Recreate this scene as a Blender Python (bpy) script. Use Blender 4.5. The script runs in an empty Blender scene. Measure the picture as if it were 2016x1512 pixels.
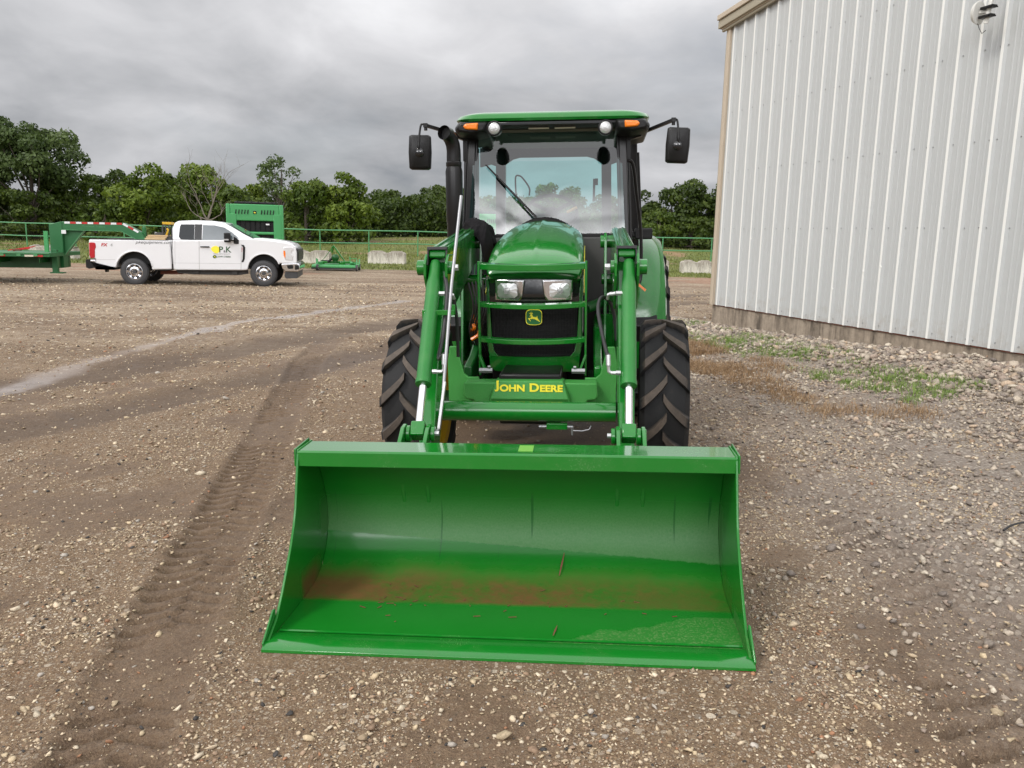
import bpy, bmesh, math, random
import numpy as np
from mathutils import Vector, Matrix

# ------------------------------------------------------------------ camera
FPX = 1620.0; PITCH = math.atan(290/1620.0); ROLL = 0.023; CAMH = 1.56
cF = np.array([0, math.cos(PITCH), -math.sin(PITCH)])
cU = np.array([0, math.sin(PITCH), math.cos(PITCH)])
cX = np.array([1.0, 0, 0])
right = cX*math.cos(ROLL) + cU*math.sin(ROLL)
up = -cX*math.sin(ROLL) + cU*math.cos(ROLL)
scene = bpy.context.scene
cam = bpy.data.cameras.new("camera")
camo = bpy.data.objects.new("camera", cam)
scene.collection.objects.link(camo)
cam.sensor_width = 36.0
cam.lens = FPX/2016*36
cam.clip_start = 0.05; cam.clip_end = 3000
M = Matrix.Identity(4)
for i in range(3):
    M[i][0] = right[i]; M[i][1] = up[i]; M[i][2] = -cF[i]
M[0][3] = 0; M[1][3] = 0; M[2][3] = CAMH
camo.matrix_world = M
scene.camera = camo

# ------------------------------------------------------------------ sky
SUN_EL = math.radians(50); SUN_AZ = math.radians(238)     # azimuth from +Y, clockwise: high, behind the camera to the left
world = bpy.data.worlds.new("World"); scene.world = world; world.use_nodes = True
wn = world.node_tree; wn.nodes.clear()
def N(tree, typ, **kw):
    n = tree.nodes.new(typ)
    for k, v in kw.items():
        if k == 'inp':
            for a, b in v.items(): n.inputs[a].default_value = b
        else: setattr(n, k, v)
    return n
def L(tree, a, b): tree.links.new(a, b)
out = N(wn, 'ShaderNodeOutputWorld')
sky = N(wn, 'ShaderNodeTexSky', sky_type='NISHITA'); sky.sun_disc = False
sky.sun_elevation = SUN_EL; sky.sun_rotation = SUN_AZ
bg1 = N(wn, 'ShaderNodeBackground', inp={'Strength': 0.06}); L(wn, sky.outputs[0], bg1.inputs[0])
tc = N(wn, 'ShaderNodeTexCoord'); sep = N(wn, 'ShaderNodeSeparateXYZ'); L(wn, tc.outputs['Generated'], sep.inputs[0])
def wm(op, a, b=None, c=None):
    n = N(wn, 'ShaderNodeMath', operation=op)
    for i, v in enumerate((a, b, c)):
        if v is None: continue
        if isinstance(v, (int, float)): n.inputs[i].default_value = v
        else: L(wn, v, n.inputs[i])
    return n.outputs[0]
zc = wm('MAXIMUM', sep.outputs[2], 0.0)
den = wm('ADD', zc, 0.30)
cx_ = wm('DIVIDE', sep.outputs[0], den); cy_ = wm('DIVIDE', sep.outputs[1], den)
cmb = N(wn, 'ShaderNodeCombineXYZ'); L(wn, cx_, cmb.inputs[0]); L(wn, cy_, cmb.inputs[1])
n1 = N(wn, 'ShaderNodeTexNoise', inp={'Scale': 1.05, 'Detail': 7.0, 'Roughness': 0.5, 'Distortion': 0.35}); L(wn, cmb.outputs[0], n1.inputs['Vector'])
n2 = N(wn, 'ShaderNodeTexNoise', inp={'Scale': 3.4, 'Detail': 8.0, 'Roughness': 0.55, 'Distortion': 0.5}); L(wn, cmb.outputs[0], n2.inputs['Vector'])
el = wm('MULTIPLY', zc, 1.0)
# brightness driver: elevation + cloud relief + brighter break to the right
t = wm('ADD', wm('MULTIPLY', el, 1.85), wm('MULTIPLY', wm('SUBTRACT', n1.outputs[0], 0.5), 1.25))
t = wm('ADD', t, wm('MULTIPLY', wm('SUBTRACT', n2.outputs[0], 0.5), 0.34))
t = wm('ADD', t, wm('MULTIPLY', wm('MAXIMUM', wm('ADD', sep.outputs[0], -0.05), 0.0), 0.55))
# bright sky patch added behind the camera, unseen, for windshield reflection and front light
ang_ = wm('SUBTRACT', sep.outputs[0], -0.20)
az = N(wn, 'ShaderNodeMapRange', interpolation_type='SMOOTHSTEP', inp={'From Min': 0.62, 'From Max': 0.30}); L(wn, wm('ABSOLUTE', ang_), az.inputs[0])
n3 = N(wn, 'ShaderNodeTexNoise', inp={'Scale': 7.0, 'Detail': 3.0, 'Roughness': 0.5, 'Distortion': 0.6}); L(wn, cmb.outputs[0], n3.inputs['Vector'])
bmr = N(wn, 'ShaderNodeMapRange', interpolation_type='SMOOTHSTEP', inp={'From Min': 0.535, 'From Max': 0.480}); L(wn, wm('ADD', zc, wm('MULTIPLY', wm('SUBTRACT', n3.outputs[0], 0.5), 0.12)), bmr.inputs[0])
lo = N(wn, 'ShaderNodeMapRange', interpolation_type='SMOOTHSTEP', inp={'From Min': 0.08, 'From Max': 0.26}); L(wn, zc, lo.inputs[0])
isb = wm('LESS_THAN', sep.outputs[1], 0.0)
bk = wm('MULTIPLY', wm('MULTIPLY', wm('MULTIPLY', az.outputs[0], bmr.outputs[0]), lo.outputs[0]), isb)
t = wm('ADD', t, 0.165)
ramp = N(wn, 'ShaderNodeValToRGB'); L(wn, t, ramp.inputs[0])
cr = ramp.color_ramp
cr.elements[0].position = 0.0; cr.elements[0].color = (0.15, 0.168, 0.195, 1)
cr.elements[1].position = 1.0; cr.elements[1].color = (1.25, 1.25, 1.28, 1)
for p, c in ((0.14, (0.225, 0.245, 0.272)), (0.28, (0.36, 0.37, 0.39)), (0.44, (0.50, 0.505, 0.525)), (0.62, (0.66, 0.66, 0.68)), (0.82, (0.88, 0.88, 0.90))):
    e = cr.elements.new(p); e.color = (*c, 1)
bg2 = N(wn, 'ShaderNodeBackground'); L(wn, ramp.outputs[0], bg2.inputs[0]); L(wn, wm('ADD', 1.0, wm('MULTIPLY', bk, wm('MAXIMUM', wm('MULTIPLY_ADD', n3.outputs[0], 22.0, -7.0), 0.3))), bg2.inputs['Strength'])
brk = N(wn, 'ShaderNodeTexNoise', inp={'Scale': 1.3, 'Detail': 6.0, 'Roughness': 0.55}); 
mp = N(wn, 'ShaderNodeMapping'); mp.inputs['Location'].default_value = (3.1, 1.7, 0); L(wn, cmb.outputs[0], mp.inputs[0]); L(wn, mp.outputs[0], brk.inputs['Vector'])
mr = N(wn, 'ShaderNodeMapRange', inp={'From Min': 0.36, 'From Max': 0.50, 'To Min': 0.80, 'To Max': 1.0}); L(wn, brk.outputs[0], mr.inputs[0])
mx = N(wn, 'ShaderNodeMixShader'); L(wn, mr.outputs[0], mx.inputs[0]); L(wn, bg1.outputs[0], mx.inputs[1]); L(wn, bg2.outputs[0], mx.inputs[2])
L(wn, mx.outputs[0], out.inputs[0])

sun = bpy.data.lights.new("sun", 'SUN'); sun.energy = 1.35; sun.angle = math.radians(12); sun.color = (1.0, 0.96, 0.90)
suno = bpy.data.objects.new("sun", sun); scene.collection.objects.link(suno)
sd = Vector((math.sin(SUN_AZ)*math.cos(SUN_EL), math.cos(SUN_AZ)*math.cos(SUN_EL), math.sin(SUN_EL)))
suno.rotation_euler = (-sd).to_track_quat('-Z', 'Y').to_euler()
scene.view_settings.view_transform = 'Standard'; scene.view_settings.look = 'None'
scene.view_settings.exposure = 0.15; scene.view_settings.gamma = 1.0
scene.render.engine = 'CYCLES'
scene.cycles.max_bounces = 8; scene.cycles.transparent_max_bounces = 16

# ------------------------------------------------------------------ measured rays (used only to size real things at their real distance)
def ray(px, py):
    a = px-1008; b = py-756
    x = a*math.cos(ROLL)+b*math.sin(ROLL); y = -a*math.sin(ROLL)+b*math.cos(ROLL)
    return cF + cX*x/FPX - cU*y/FPX
EYE = np.array([0, 0, CAMH])
def on_y(px, py, Y): r = ray(px, py); return EYE + r*Y/r[1]
def on_z(px, py, Z=0.0): r = ray(px, py); return EYE + r*(Z-CAMH)/r[2]
class Frame:
    """a thing's own axes: x along, y away, z up"""
    def __init__(s, origin, yaw, roll=0.0):
        s.o = np.array(origin, float); s.yaw = yaw; s.roll = roll
        s.m = Matrix.Rotation(yaw, 4, 'Z') @ Matrix.Rotation(roll, 4, 'Y')
        s.R = np.array(s.m.to_3x3())
        s.e = s.R.T@(EYE-s.o)
    def _r(s, px, py): return s.R.T@ray(px, py)
    def y(s, px, py, ly): r = s._r(px, py); return s.e + r*(ly-s.e[1])/r[1]
    def x(s, px, py, lx): r = s._r(px, py); return s.e + r*(lx-s.e[0])/r[0]
    def z(s, px, py, lz): r = s._r(px, py); return s.e + r*(lz-s.e[2])/r[2]
    def w(s, p): return s.o + s.R@np.array(p, float)

# ------------------------------------------------------------------ numpy noise and terrain
def _hash(ix, iy, seed):
    h = (ix.astype(np.int64)*374761393 + iy.astype(np.int64)*668265263 + seed*1442695041) & 0xFFFFFFFF
    h = ((h ^ (h >> 13))*1274126177) & 0xFFFFFFFF
    return ((h ^ (h >> 16)) & 0xFFFF)/65535.0
def vnoise(x, y, seed=0):
    x = np.asarray(x, float); y = np.asarray(y, float)
    ix = np.floor(x); iy = np.floor(y); fx = x-ix; fy = y-iy
    fx = fx*fx*(3-2*fx); fy = fy*fy*(3-2*fy)
    a = _hash(ix, iy, seed); b = _hash(ix+1, iy, seed); c = _hash(ix, iy+1, seed); d = _hash(ix+1, iy+1, seed)
    return (a*(1-fx)+b*fx)*(1-fy)+(c*(1-fx)+d*fx)*fy
def fbm(x, y, seed=0, oct=4, rough=0.5):
    s = 0; a = 1; t = 0
    for i in range(oct):
        s = s+a*vnoise(x*2**i+17.3*i, y*2**i-9.1*i, seed+i); t += a; a *= rough
    return s/t
def sstep(a, b, x):
    t = np.clip((np.asarray(x, float)-a)/(b-a), 0, 1); return t*t*(3-2*t)
# barn wall line: far corner and unit direction running towards the camera
WC = np.array([3.604, 15.0]); WD = np.array([0.3037, -0.9528]); WN = np.array([-0.9528, -0.3037])   # WN points out of the wall, to the yard
def wall_sd(x, y):
    dx = x-WC[0]; dy = y-WC[1]
    return dx*WD[0]+dy*WD[1], dx*WN[0]+dy*WN[1]      # s along, d out from wall
def track_d(x, y, pts):
    """distance to a polyline and arc length along it"""
    best = np.full(np.shape(x), 1e9); arc = np.zeros(np.shape(x)); side = np.zeros(np.shape(x)); acc = 0
    for (ax, ay), (bx, by) in zip(pts[:-1], pts[1:]):
        L_ = math.hypot(bx-ax, by-ay); ux, uy = (bx-ax)/L_, (by-ay)/L_
        t = np.clip((x-ax)*ux+(y-ay)*uy, 0, L_)
        qx = x-ax-ux*t; qy = y-ay-uy*t; d = np.hypot(qx, qy)
        m = d < best
        best = np.where(m, d, best); arc = np.where(m, acc+t, arc); side = np.where(m, qx*uy-qy*ux, side); acc += L_
    return best, arc, side
TR_A = [(-1.00, 0.9), (-1.20, 2.2), (-1.42, 3.4), (-1.62, 4.6), (-1.85, 6.0), (-2.2, 8.0), (-2.55, 10.0), (-2.7, 12.0)]
TR_B = [(1.45, 1.0), (1.62, 2.0), (1.85, 3.0), (2.05, 4.0), (1.9, 5.0)]
TR_C = [(-9.0, 4.2), (-6.5, 6.4), (-4.9, 8.6), (-3.5, 11.5), (-1.8, 15.2), (0.6, 19.5), (5.0, 24.0), (12, 28)]
TR_D = [(-8.0, 2.2), (-5.2, 4.6), (-3.9, 6.6), (-2.6, 9.2), (-1.2, 12.5), (0.8, 16.2), (4.0, 20.5), (12, 25.5)]
TR_P = [(-8.5, 5.0), (-5.2, 7.9), (-5.05, 10.4), (-4.72, 14.1), (-2.6, 19.5)]
def terrain(x, y, fine=False):
    x = np.asarray(x, float); y = np.asarray(y, float)
    z = 0.09*np.tanh(x/3.0)*(1-sstep(7, 14, y))*sstep(-8, 0, y)
    s, d = wall_sd(x, y)
    bank = sstep(2.6, 0.0, d)*sstep(-3.0, 1.0, s)*(0.10+0.16*sstep(0, 7, s))
    z = z+bank*np.where(d > -2, 1, 1)
    base = np.where(x < 0, 0.75, 0.75)
    rise = 0.25*sstep(40, 51, y)+(0.45+0.75*np.exp(-((x+3)/16.0)**2))*sstep(53, 74, y)
    z = z+rise
    z = z+0.05*(fbm(x*0.15, y*0.15, 5, 3)-0.5)*sstep(8, 16, y)
    if fine:
        near = 1-sstep(14, 22, y)
        z = z+near*(0.050*(fbm(x*0.9, y*0.9, 11, 3)-0.5)+0.030*(fbm(x*5, y*5, 21, 4, .6)-0.5)+0.016*(fbm(x*19, y*19, 31, 3, .65)-0.5))
        for pts, w, dep, cle in ((TR_A, 0.17, 0.018, 0.034), (TR_B, 0.30, 0.016, 0.046)):
            q, arc, side = track_d(x, y, pts)
            m = sstep(w*1.25, w*0.85, q)
            # chevron cleat prints
            ph = arc/(0.105 if w < .2 else .15)+np.abs(side)*4.0+0.5*(side > 0)+.5*(fbm(x*3, y*3, 45, 2)-.5)
            pr = sstep(0.55, 0.8, np.abs(((ph % 1.0)-0.5)*2))
            br = sstep(0.36, 0.55, fbm(x*1.7, y*1.7, 41, 3))
            z = z-m*dep*0.8-m*pr*cle*br+0.012*np.exp(-((q-w*1.25)/0.05)**2)
        for pts, w in ((TR_C, 0.55), (TR_D, 0.45)):
            q, arc, side = track_d(x, y, pts)
            z = z-0.030*sstep(w, w*0.3, q)+0.015*np.exp(-((q-w*1.15)/0.15)**2)
        z = z+bank*0.4*(fbm(x*3, y*3, 61, 3)-0.5)
        # keep it clear of the bucket floor and tyres
        flat = sstep(1.35, 1.0, np.abs(x-0.05-0.085*(y-2.85)))*sstep(2.62, 2.8, y)*sstep(8.4, 7.4, y)
        zb = 0.03*(x-0.0)
        z = z*(1-flat)+np.minimum(z, zb-0.006)*flat
    return z
def gz(x, y): return float(terrain(np.array([x]), np.array([y]))[0])

# ------------------------------------------------------------------ materials
MATS = {}
def pmat(name, col, rough=0.5, metal=0.0, coat=0.0, var=0.08, scale=6.0, bump=0.0, bscale=60.0, spec=0.5, dust=0.0, emis=None, trans=0.0, alpha=1.0):
    """a Principled paint / plastic / metal with slight procedural variation"""
    if name in MATS: return MATS[name]
    m = bpy.data.materials.new(name); m.use_nodes = True; t = m.node_tree; b = t.nodes['Principled BSDF']
    b.inputs['Roughness'].default_value = rough; b.inputs['Metallic'].default_value = metal
    b.inputs['Coat Weight'].default_value = coat; b.inputs['Coat Roughness'].default_value = 0.04
    b.inputs['Specular IOR Level'].default_value = spec
    b.inputs['Transmission Weight'].default_value = trans
    tcn = N(t, 'ShaderNodeTexCoord')
    nz = N(t, 'ShaderNodeTexNoise', inp={'Scale': scale, 'Detail': 6.0, 'Roughness': 0.6}); L(t, tcn.outputs['Object'], nz.inputs['Vector'])
    mixn = N(t, 'ShaderNodeMix', data_type='RGBA')
    mixn.inputs[6].default_value = (*[c*(1-var) for c in col], 1); mixn.inputs[7].default_value = (*[min(1, c*(1+var)) for c in col], 1)
    L(t, nz.outputs[0], mixn.inputs[0]); L(t, mixn.outputs[2], b.inputs['Base Color'])
    if dust:
        n_a = N(t, 'ShaderNodeTexNoise', inp={'Scale': 4.5, 'Detail': 10.0, 'Roughness': 0.72}); L(t, tcn.outputs['Object'], n_a.inputs['Vector'])
        n_b = N(t, 'ShaderNodeTexNoise', inp={'Scale': 170.0, 'Detail': 2.0}); L(t, tcn.outputs['Object'], n_b.inputs['Vector'])
        ra = N(t, 'ShaderNodeMapRange', inp={'From Min': 0.50, 'From Max': 0.72}); L(t, n_a.outputs[0], ra.inputs[0]); rb = N(t, 'ShaderNodeMapRange', inp={'From Min': 0.56, 'From Max': 0.66}); L(t, n_b.outputs[0], rb.inputs[0])
        sm = N(t, 'ShaderNodeMath', operation='MULTIPLY_ADD', inp={2: 0.0}); L(t, ra.outputs[0], sm.inputs[0]); L(t, rb.outputs[0], sm.inputs[1])
        s2 = N(t, 'ShaderNodeMath', operation='MULTIPLY_ADD', inp={1: .35}); L(t, ra.outputs[0], s2.inputs[0]); L(t, sm.outputs[0], s2.inputs[2]); s3 = N(t, 'ShaderNodeMath', operation='MULTIPLY', inp={1: dust}); s3.use_clamp = True; L(t, s2.outputs[0], s3.inputs[0])
        md = N(t, 'ShaderNodeMix', data_type='RGBA'); md.inputs[7].default_value = (.23, .21, .14, 1); L(t, s3.outputs[0], md.inputs[0]); L(t, mixn.outputs[2], md.inputs[6]); L(t, md.outputs[2], b.inputs['Base Color'])
        rr_ = N(t, 'ShaderNodeMath', operation='MULTIPLY_ADD', inp={1: 1.2, 2: rough}); L(t, s3.outputs[0], rr_.inputs[0]); L(t, rr_.outputs[0], b.inputs['Roughness'])
    if bump:
        nb = N(t, 'ShaderNodeTexNoise', inp={'Scale': bscale, 'Detail': 4.0}); L(t, tcn.outputs['Object'], nb.inputs['Vector'])
        bp = N(t, 'ShaderNodeBump', inp={'Strength': bump, 'Distance': 0.01}); L(t, nb.outputs[0], bp.inputs['Height']); L(t, bp.outputs[0], b.inputs['Normal'])
    if emis: b.inputs['Emission Color'].default_value = (*emis, 1); b.inputs['Emission Strength'].default_value = 1
    MATS[name] = m; return m
def M_(n): return MATS[n]
pmat('green_paint', (0.006, 0.168, 0.015), 0.16, dust=.22, coat=0.6, var=0.10, scale=3)
pmat('green_cast', (0.010, 0.170, 0.020), 0.42, dust=.2, coat=0.1, var=0.12, scale=9, bump=0.15, bscale=90)
pmat('green_textured', (0.040, 0.255, 0.040), 0.5, dust=.15, var=0.06, bump=0.25, bscale=220)
pmat('green_dark', (0.003, 0.075, 0.009), 0.4, var=0.15)
pmat('yellow_paint', (0.55, 0.33, 0.01), 0.45, var=0.15)
pmat('decal_yellow', (0.93, 0.82, 0.05), 0.4, var=0.03)
pmat('emblem_green', (0.01, 0.13, 0.03), 0.35)
pmat('black_plastic', (0.009, 0.0085, 0.0085), 0.40, spec=.32, var=0.2, bump=0.1, bscale=300)
pmat('black_gloss', (0.008, 0.008, 0.008), 0.15, coat=0.5)
pmat('black_paint', (0.010, 0.009, 0.009), 0.30, spec=.35, coat=0.0, var=0.2)
pmat('black_matte', (0.006, 0.006, 0.006), 0.85)
pmat('cloth', (0.008, 0.007, 0.008), 0.9, bump=0.4, bscale=150, spec=0.2)
pmat('hose_rubber', (0.028, 0.027, 0.028), 0.5, var=0.1)
pmat('chrome', (0.80, 0.80, 0.82), 0.12, metal=1.0, var=0.02)
pmat('chrome_rod', (0.90, 0.90, 0.92), 0.10, metal=1.0, var=0.02)
pmat('zinc', (0.36, 0.36, 0.37), 0.42, metal=0.7, var=0.15, scale=30)
pmat('zinc_bright', (0.60, 0.60, 0.60), 0.3, metal=0.7, var=0.05)
pmat('orange_lens', (0.95, 0.22, 0.01), 0.18, coat=0.6, var=0.15, scale=40)
pmat('lamp_reflector', (0.90, 0.90, 0.91), 0.30, metal=0.9, var=0.12, scale=40)
pmat('lamp_lens', (0.50, 0.50, 0.49), 0.12, metal=.5, coat=.8, var=0.05, scale=80, bump=.4, bscale=120)
pmat('lamp_bulb', (0.75, 0.73, 0.70), 0.2)
pmat('red_lens', (0.45, 0.012, 0.02), 0.2, coat=0.6)
pmat('white_paint', (0.78, 0.78, 0.79), 0.25, dust=.12, coat=0.5, var=0.02)
pmat('white_plastic', (0.70, 0.69, 0.64), 0.45, var=0.03)
pmat('decal_lime', (0.16, 0.42, 0.06), 0.35, var=.3, scale=60)
pmat('decal_white', (0.75, 0.75, 0.75), 0.4, var=0.03)
pmat('decal_red', (0.50, 0.02, 0.02), 0.4, var=0.05)
pmat('decal_cream', (0.72, 0.66, 0.52), 0.4, var=0.05)
pmat('grey_silver', (0.42, 0.42, 0.41), 0.35, metal=0.3, var=0.1)
pmat('cab_liner', (0.055, 0.055, 0.052), 0.8, var=0.1)
pmat('headliner', (0.17, 0.165, 0.135), 0.8, var=0.05)
pmat('dark_glass', (0.012, 0.015, 0.018), 0.06, coat=0.3, var=0.1)
pmat('mid_glass', (0.10, 0.12, 0.13), 0.06, coat=0.3, var=0.3, scale=3)
pmat('tan_trim', (0.50, 0.42, 0.32), 0.45, var=0.04)
pmat('tan_trim_dark', (0.36, 0.32, 0.235), 0.45, var=0.05)
pmat('pipe_green', (0.075, 0.26, 0.105), 0.45, var=0.12)
pmat('baler_green', (0.055, 0.30, 0.095), 0.4, var=0.06)
pmat('trailer_green', (0.02, 0.135, 0.04), 0.4, var=0.10)
pmat('wood_plank', (0.50, 0.36, 0.20), 0.7, var=0.15, scale=12)
pmat('rust', (0.16, 0.05, 0.03), 0.8, var=0.3)
pmat('dark_steel', (0.05, 0.05, 0.05), 0.55, var=0.3)
pmat('grey_rubber', (0.045, 0.045, 0.047), 0.6, var=0.1)
def glass_mat(name, tint, refl, rough=0.0):
    m = bpy.data.materials.new(name); m.use_nodes = True; t = m.node_tree; t.nodes.clear()
    o = N(t, 'ShaderNodeOutputMaterial'); tr = N(t, 'ShaderNodeBsdfTransparent'); tr.inputs[0].default_value = (*tint, 1)
    gl = N(t, 'ShaderNodeBsdfGlossy', inp={'Roughness': rough}); gl.inputs[0].default_value = (1, 1, 1, 1)
    fr = N(t, 'ShaderNodeFresnel', inp={'IOR': 1.5})
    a = N(t, 'ShaderNodeMath', operation='MULTIPLY_ADD', inp={1: 1.8, 2: refl}); a.use_clamp = True; L(t, fr.outputs[0], a.inputs[0])
    mx = N(t, 'ShaderNodeMixShader'); L(t, a.outputs[0], mx.inputs[0]); L(t, tr.outputs[0], mx.inputs[1]); L(t, gl.outputs[0], mx.inputs[2]); L(t, mx.outputs[0], o.inputs[0])
    MATS[name] = m; return m
glass_mat('windshield_glass', (0.50, 0.80, 0.79), 0.03)
glass_mat('side_glass', (0.62, 0.80, 0.77), 0.2)
glass_mat('rear_glass', (0.82, 0.98, 0.97), 0.0)
def tyre_mat():
    m = bpy.data.materials.new('tyre_rubber'); m.use_nodes = True; t = m.node_tree; b = t.nodes['Principled BSDF']
    b.inputs['Roughness'].default_value = 0.75
    tcn = N(t, 'ShaderNodeTexCoord'); at = N(t, 'ShaderNodeAttribute', attribute_name='dirt')
    nz = N(t, 'ShaderNodeTexNoise', inp={'Scale': 9.0, 'Detail': 8.0, 'Roughness': 0.7}); L(t, tcn.outputs['Object'], nz.inputs['Vector'])
    ad = N(t, 'ShaderNodeMath', operation='MULTIPLY_ADD', inp={1: 1.5, 2: -0.55}); L(t, nz.outputs[0], ad.inputs[0])
    s = N(t, 'ShaderNodeMath', operation='ADD'); s.use_clamp = True; L(t, at.outputs['Fac'], s.inputs[0]); L(t, ad.outputs[0], s.inputs[1])
    mxn = N(t, 'ShaderNodeMix', data_type='RGBA'); mxn.inputs[6].default_value = (0.010, 0.010, 0.0105, 1); mxn.inputs[7].default_value = (0.150, 0.115, 0.088, 1)
    L(t, s.outputs[0], mxn.inputs[0]); L(t, mxn.outputs[2], b.inputs['Base Color'])
    bp = N(t, 'ShaderNodeBump', inp={'Strength': 0.3, 'Distance': 0.01}); L(t, nz.outputs[0], bp.inputs['Height']); L(t, bp.outputs[0], b.inputs['Normal'])
    MATS['tyre'] = m
tyre_mat()

# ------------------------------------------------------------------ mesh helpers
COL = scene.collection
SPLIT = {'scratch', 'latch_pin', 'bumper_ear', 'dent', 'boom_rib', 'bed_rail_cap', 'screw', 'visor_trim', 'reflector_strip', 'bolt', 'clevis_plate', 'bracket_plate', 'mast_plate', 'knee_plate', 'wiring', 'hydraulic_line', 'hose_clamp', 'hand_rail', 'side_member', 'rear_post', 'cab_pillar', 'outrigger', 'bumper_recess', 'landing_leg', 'frame_rail', 'cab_step', 'rub_rail', 'hose', 'hose_fitting', 'stake'}
STUFFP = {'screws', 'straw_litter'}
LAST = []
def split_loose(o):
    """touching or overlapping islands stay together; pieces that stand apart become objects of their own"""
    me = o.data; bm = bmesh.new(); bm.from_mesh(me); bm.verts.ensure_lookup_table(); seen = {}; isl = []
    for v in bm.verts:
        if v.index in seen: continue
        k = len(isl); st = [v]; seen[v.index] = k; g = []
        while st:
            a = st.pop(); g.append(a.index)
            for e in a.link_edges:
                w = e.other_vert(a)
                if w.index not in seen: seen[w.index] = k; st.append(w)
        isl.append(g)
    co = [v.co.copy() for v in bm.verts]; bm.free()
    bb = [[min(co[i][a] for i in g)-.001 for a in range(3)]+[max(co[i][a] for i in g)+.001 for a in range(3)] for g in isl]
    par = list(range(len(isl)))
    def fd(x):
        while par[x] != x: x = par[x]
        return x
    for i in range(len(isl)):
        for j in range(i):
            if all(bb[i][a] <= bb[j][a+3] and bb[j][a] <= bb[i][a+3] for a in range(3)): par[fd(i)] = fd(j)
    roots = sorted(set(fd(i) for i in range(len(isl))))
    if len(roots) < 2 or len(roots) > 60: return
    src = me.copy()
    for n_, r in enumerate(roots):
        keep = set(v for i in range(len(isl)) if fd(i) == r for v in isl[i])
        m2 = src.copy(); bm = bmesh.new(); bm.from_mesh(m2); bm.verts.ensure_lookup_table()
        bmesh.ops.delete(bm, geom=[v for v in bm.verts if v.index not in keep], context='VERTS'); bm.to_mesh(m2); bm.free()
        if n_ == 0: o.data = m2
        else:
            c = bpy.data.objects.new(o.name.split('.')[0], m2); COL.objects.link(c); c.parent = o.parent; LAST.append(c)
class MB:
    def __init__(s): s.v = []; s.f = []; s.m = []
    def add(s, vs, fs, m=0):
        b = len(s.v); s.v += [tuple(map(float, p)) for p in vs]; s.f += [tuple(b+i for i in f) for f in fs]; s.m += [m]*len(fs); return s
    def box(s, c, d, rot=None, m=0):
        hx, hy, hz = d[0]/2, d[1]/2, d[2]/2
        vs = [Vector((x, y, z)) for x in (-hx, hx) for y in (-hy, hy) for z in (-hz, hz)]
        if rot is not None:
            R = rot if isinstance(rot, Matrix) else Matrix.Rotation(rot[1], 3, rot[0])
            vs = [R@v for v in vs]
        vs = [v+Vector(c) for v in vs]
        return s.add(vs, [(0, 1, 3, 2), (4, 6, 7, 5), (0, 4, 5, 1), (2, 3, 7, 6), (0, 2, 6, 4), (1, 5, 7, 3)], m)
    def bar(s, p0, p1, w, h, upv=(0, 0, 1), m=0):
        p0 = Vector(p0); p1 = Vector(p1); d = (p1-p0); L_ = d.length; d.normalize(); u = Vector(upv); x = d.cross(u)
        if x.length < 1e-4: x = d.cross(Vector((0, 1, 0)))
        x.normalize(); u = x.cross(d).normalized()
        R = Matrix((x, d, u)).transposed()
        return s.box((p0+p1)/2, (w, L_, h), R, m)
    def cyl(s, p0, p1, r0, r1=None, n=18, m=0, cap=True):
        if r1 is None: r1 = r0
        return s.tube([p0, p1], [r0, r1], n, m, cap)
    def tube(s, pts, r, n=12, m=0, cap=True):
        pts = [Vector(p) for p in pts]; k = len(pts)
        rs = r if isinstance(r, (list, tuple)) else [r]*k
        t0 = (pts[1]-pts[0]).normalized(); ref = Vector((0, 0, 1)) if abs(t0.z) < .9 else Vector((1, 0, 0))
        nrm = t0.cross(ref).normalized(); vs = []; prev = t0
        for i, p in enumerate(pts):
            if i == 0: t = t0
            elif i == k-1: t = (pts[i]-pts[i-1]).normalized()
            else:
                t = (pts[i+1]-pts[i]).normalized()+(pts[i]-pts[i-1]).normalized()
                t = t.normalized() if t.length > 1e-6 else prev
            nrm = (nrm-t*nrm.dot(t)).normalized(); b = t.cross(nrm); prev = t
            for j in range(n):
                a = 2*math.pi*j/n; vs.append(p+(nrm*math.cos(a)+b*math.sin(a))*rs[i])
        fs = [(i*n+j, i*n+(j+1) % n, (i+1)*n+(j+1) % n, (i+1)*n+j) for i in range(k-1) for j in range(n)]
        if cap: fs += [tuple(range(n))[::-1], tuple((k-1)*n+j for j in range(n))]
        return s.add(vs, fs, m)
    def prism(s, pts, axis, a, b, m=0):
        def mk(p, t):
            if axis == 'x': return (t, p[0], p[1])
            if axis == 'y': return (p[0], t, p[1])
            return (p[0], p[1], t)
        n = len(pts); vs = [mk(p, a) for p in pts]+[mk(p, b) for p in pts]
        fs = [tuple(range(n))[::-1], tuple(range(n, 2*n))]+[(i, (i+1) % n, n+(i+1) % n, n+i) for i in range(n)]
        return s.add(vs, fs, m)
    def sheet(s, prof, th, axis, a, b, m=0):
        """open 2-D profile given thickness th (outwards), extruded a..b"""
        P = [Vector((p[0], p[1])) for p in prof]; o = []
        for i, p in enumerate(P):
            d = (P[min(i+1, len(P)-1)]-P[max(i-1, 0)]).normalized(); o.append(p+Vector((d.y, -d.x))*th)
        return s.prism([tuple(p) for p in P]+[tuple(p) for p in o[::-1]], axis, a, b, m)
    def loft(s, rings, m=0, cap=True):
        n = len(rings[0]); vs = [p for r in rings for p in r]
        fs = [(i*n+j, i*n+(j+1) % n, (i+1)*n+(j+1) % n, (i+1)*n+j) for i in range(len(rings)-1) for j in range(n)]
        if cap: fs += [tuple(range(n))[::-1], tuple((len(rings)-1)*n+j for j in range(n))]
        return s.add(vs, fs, m)
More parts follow.
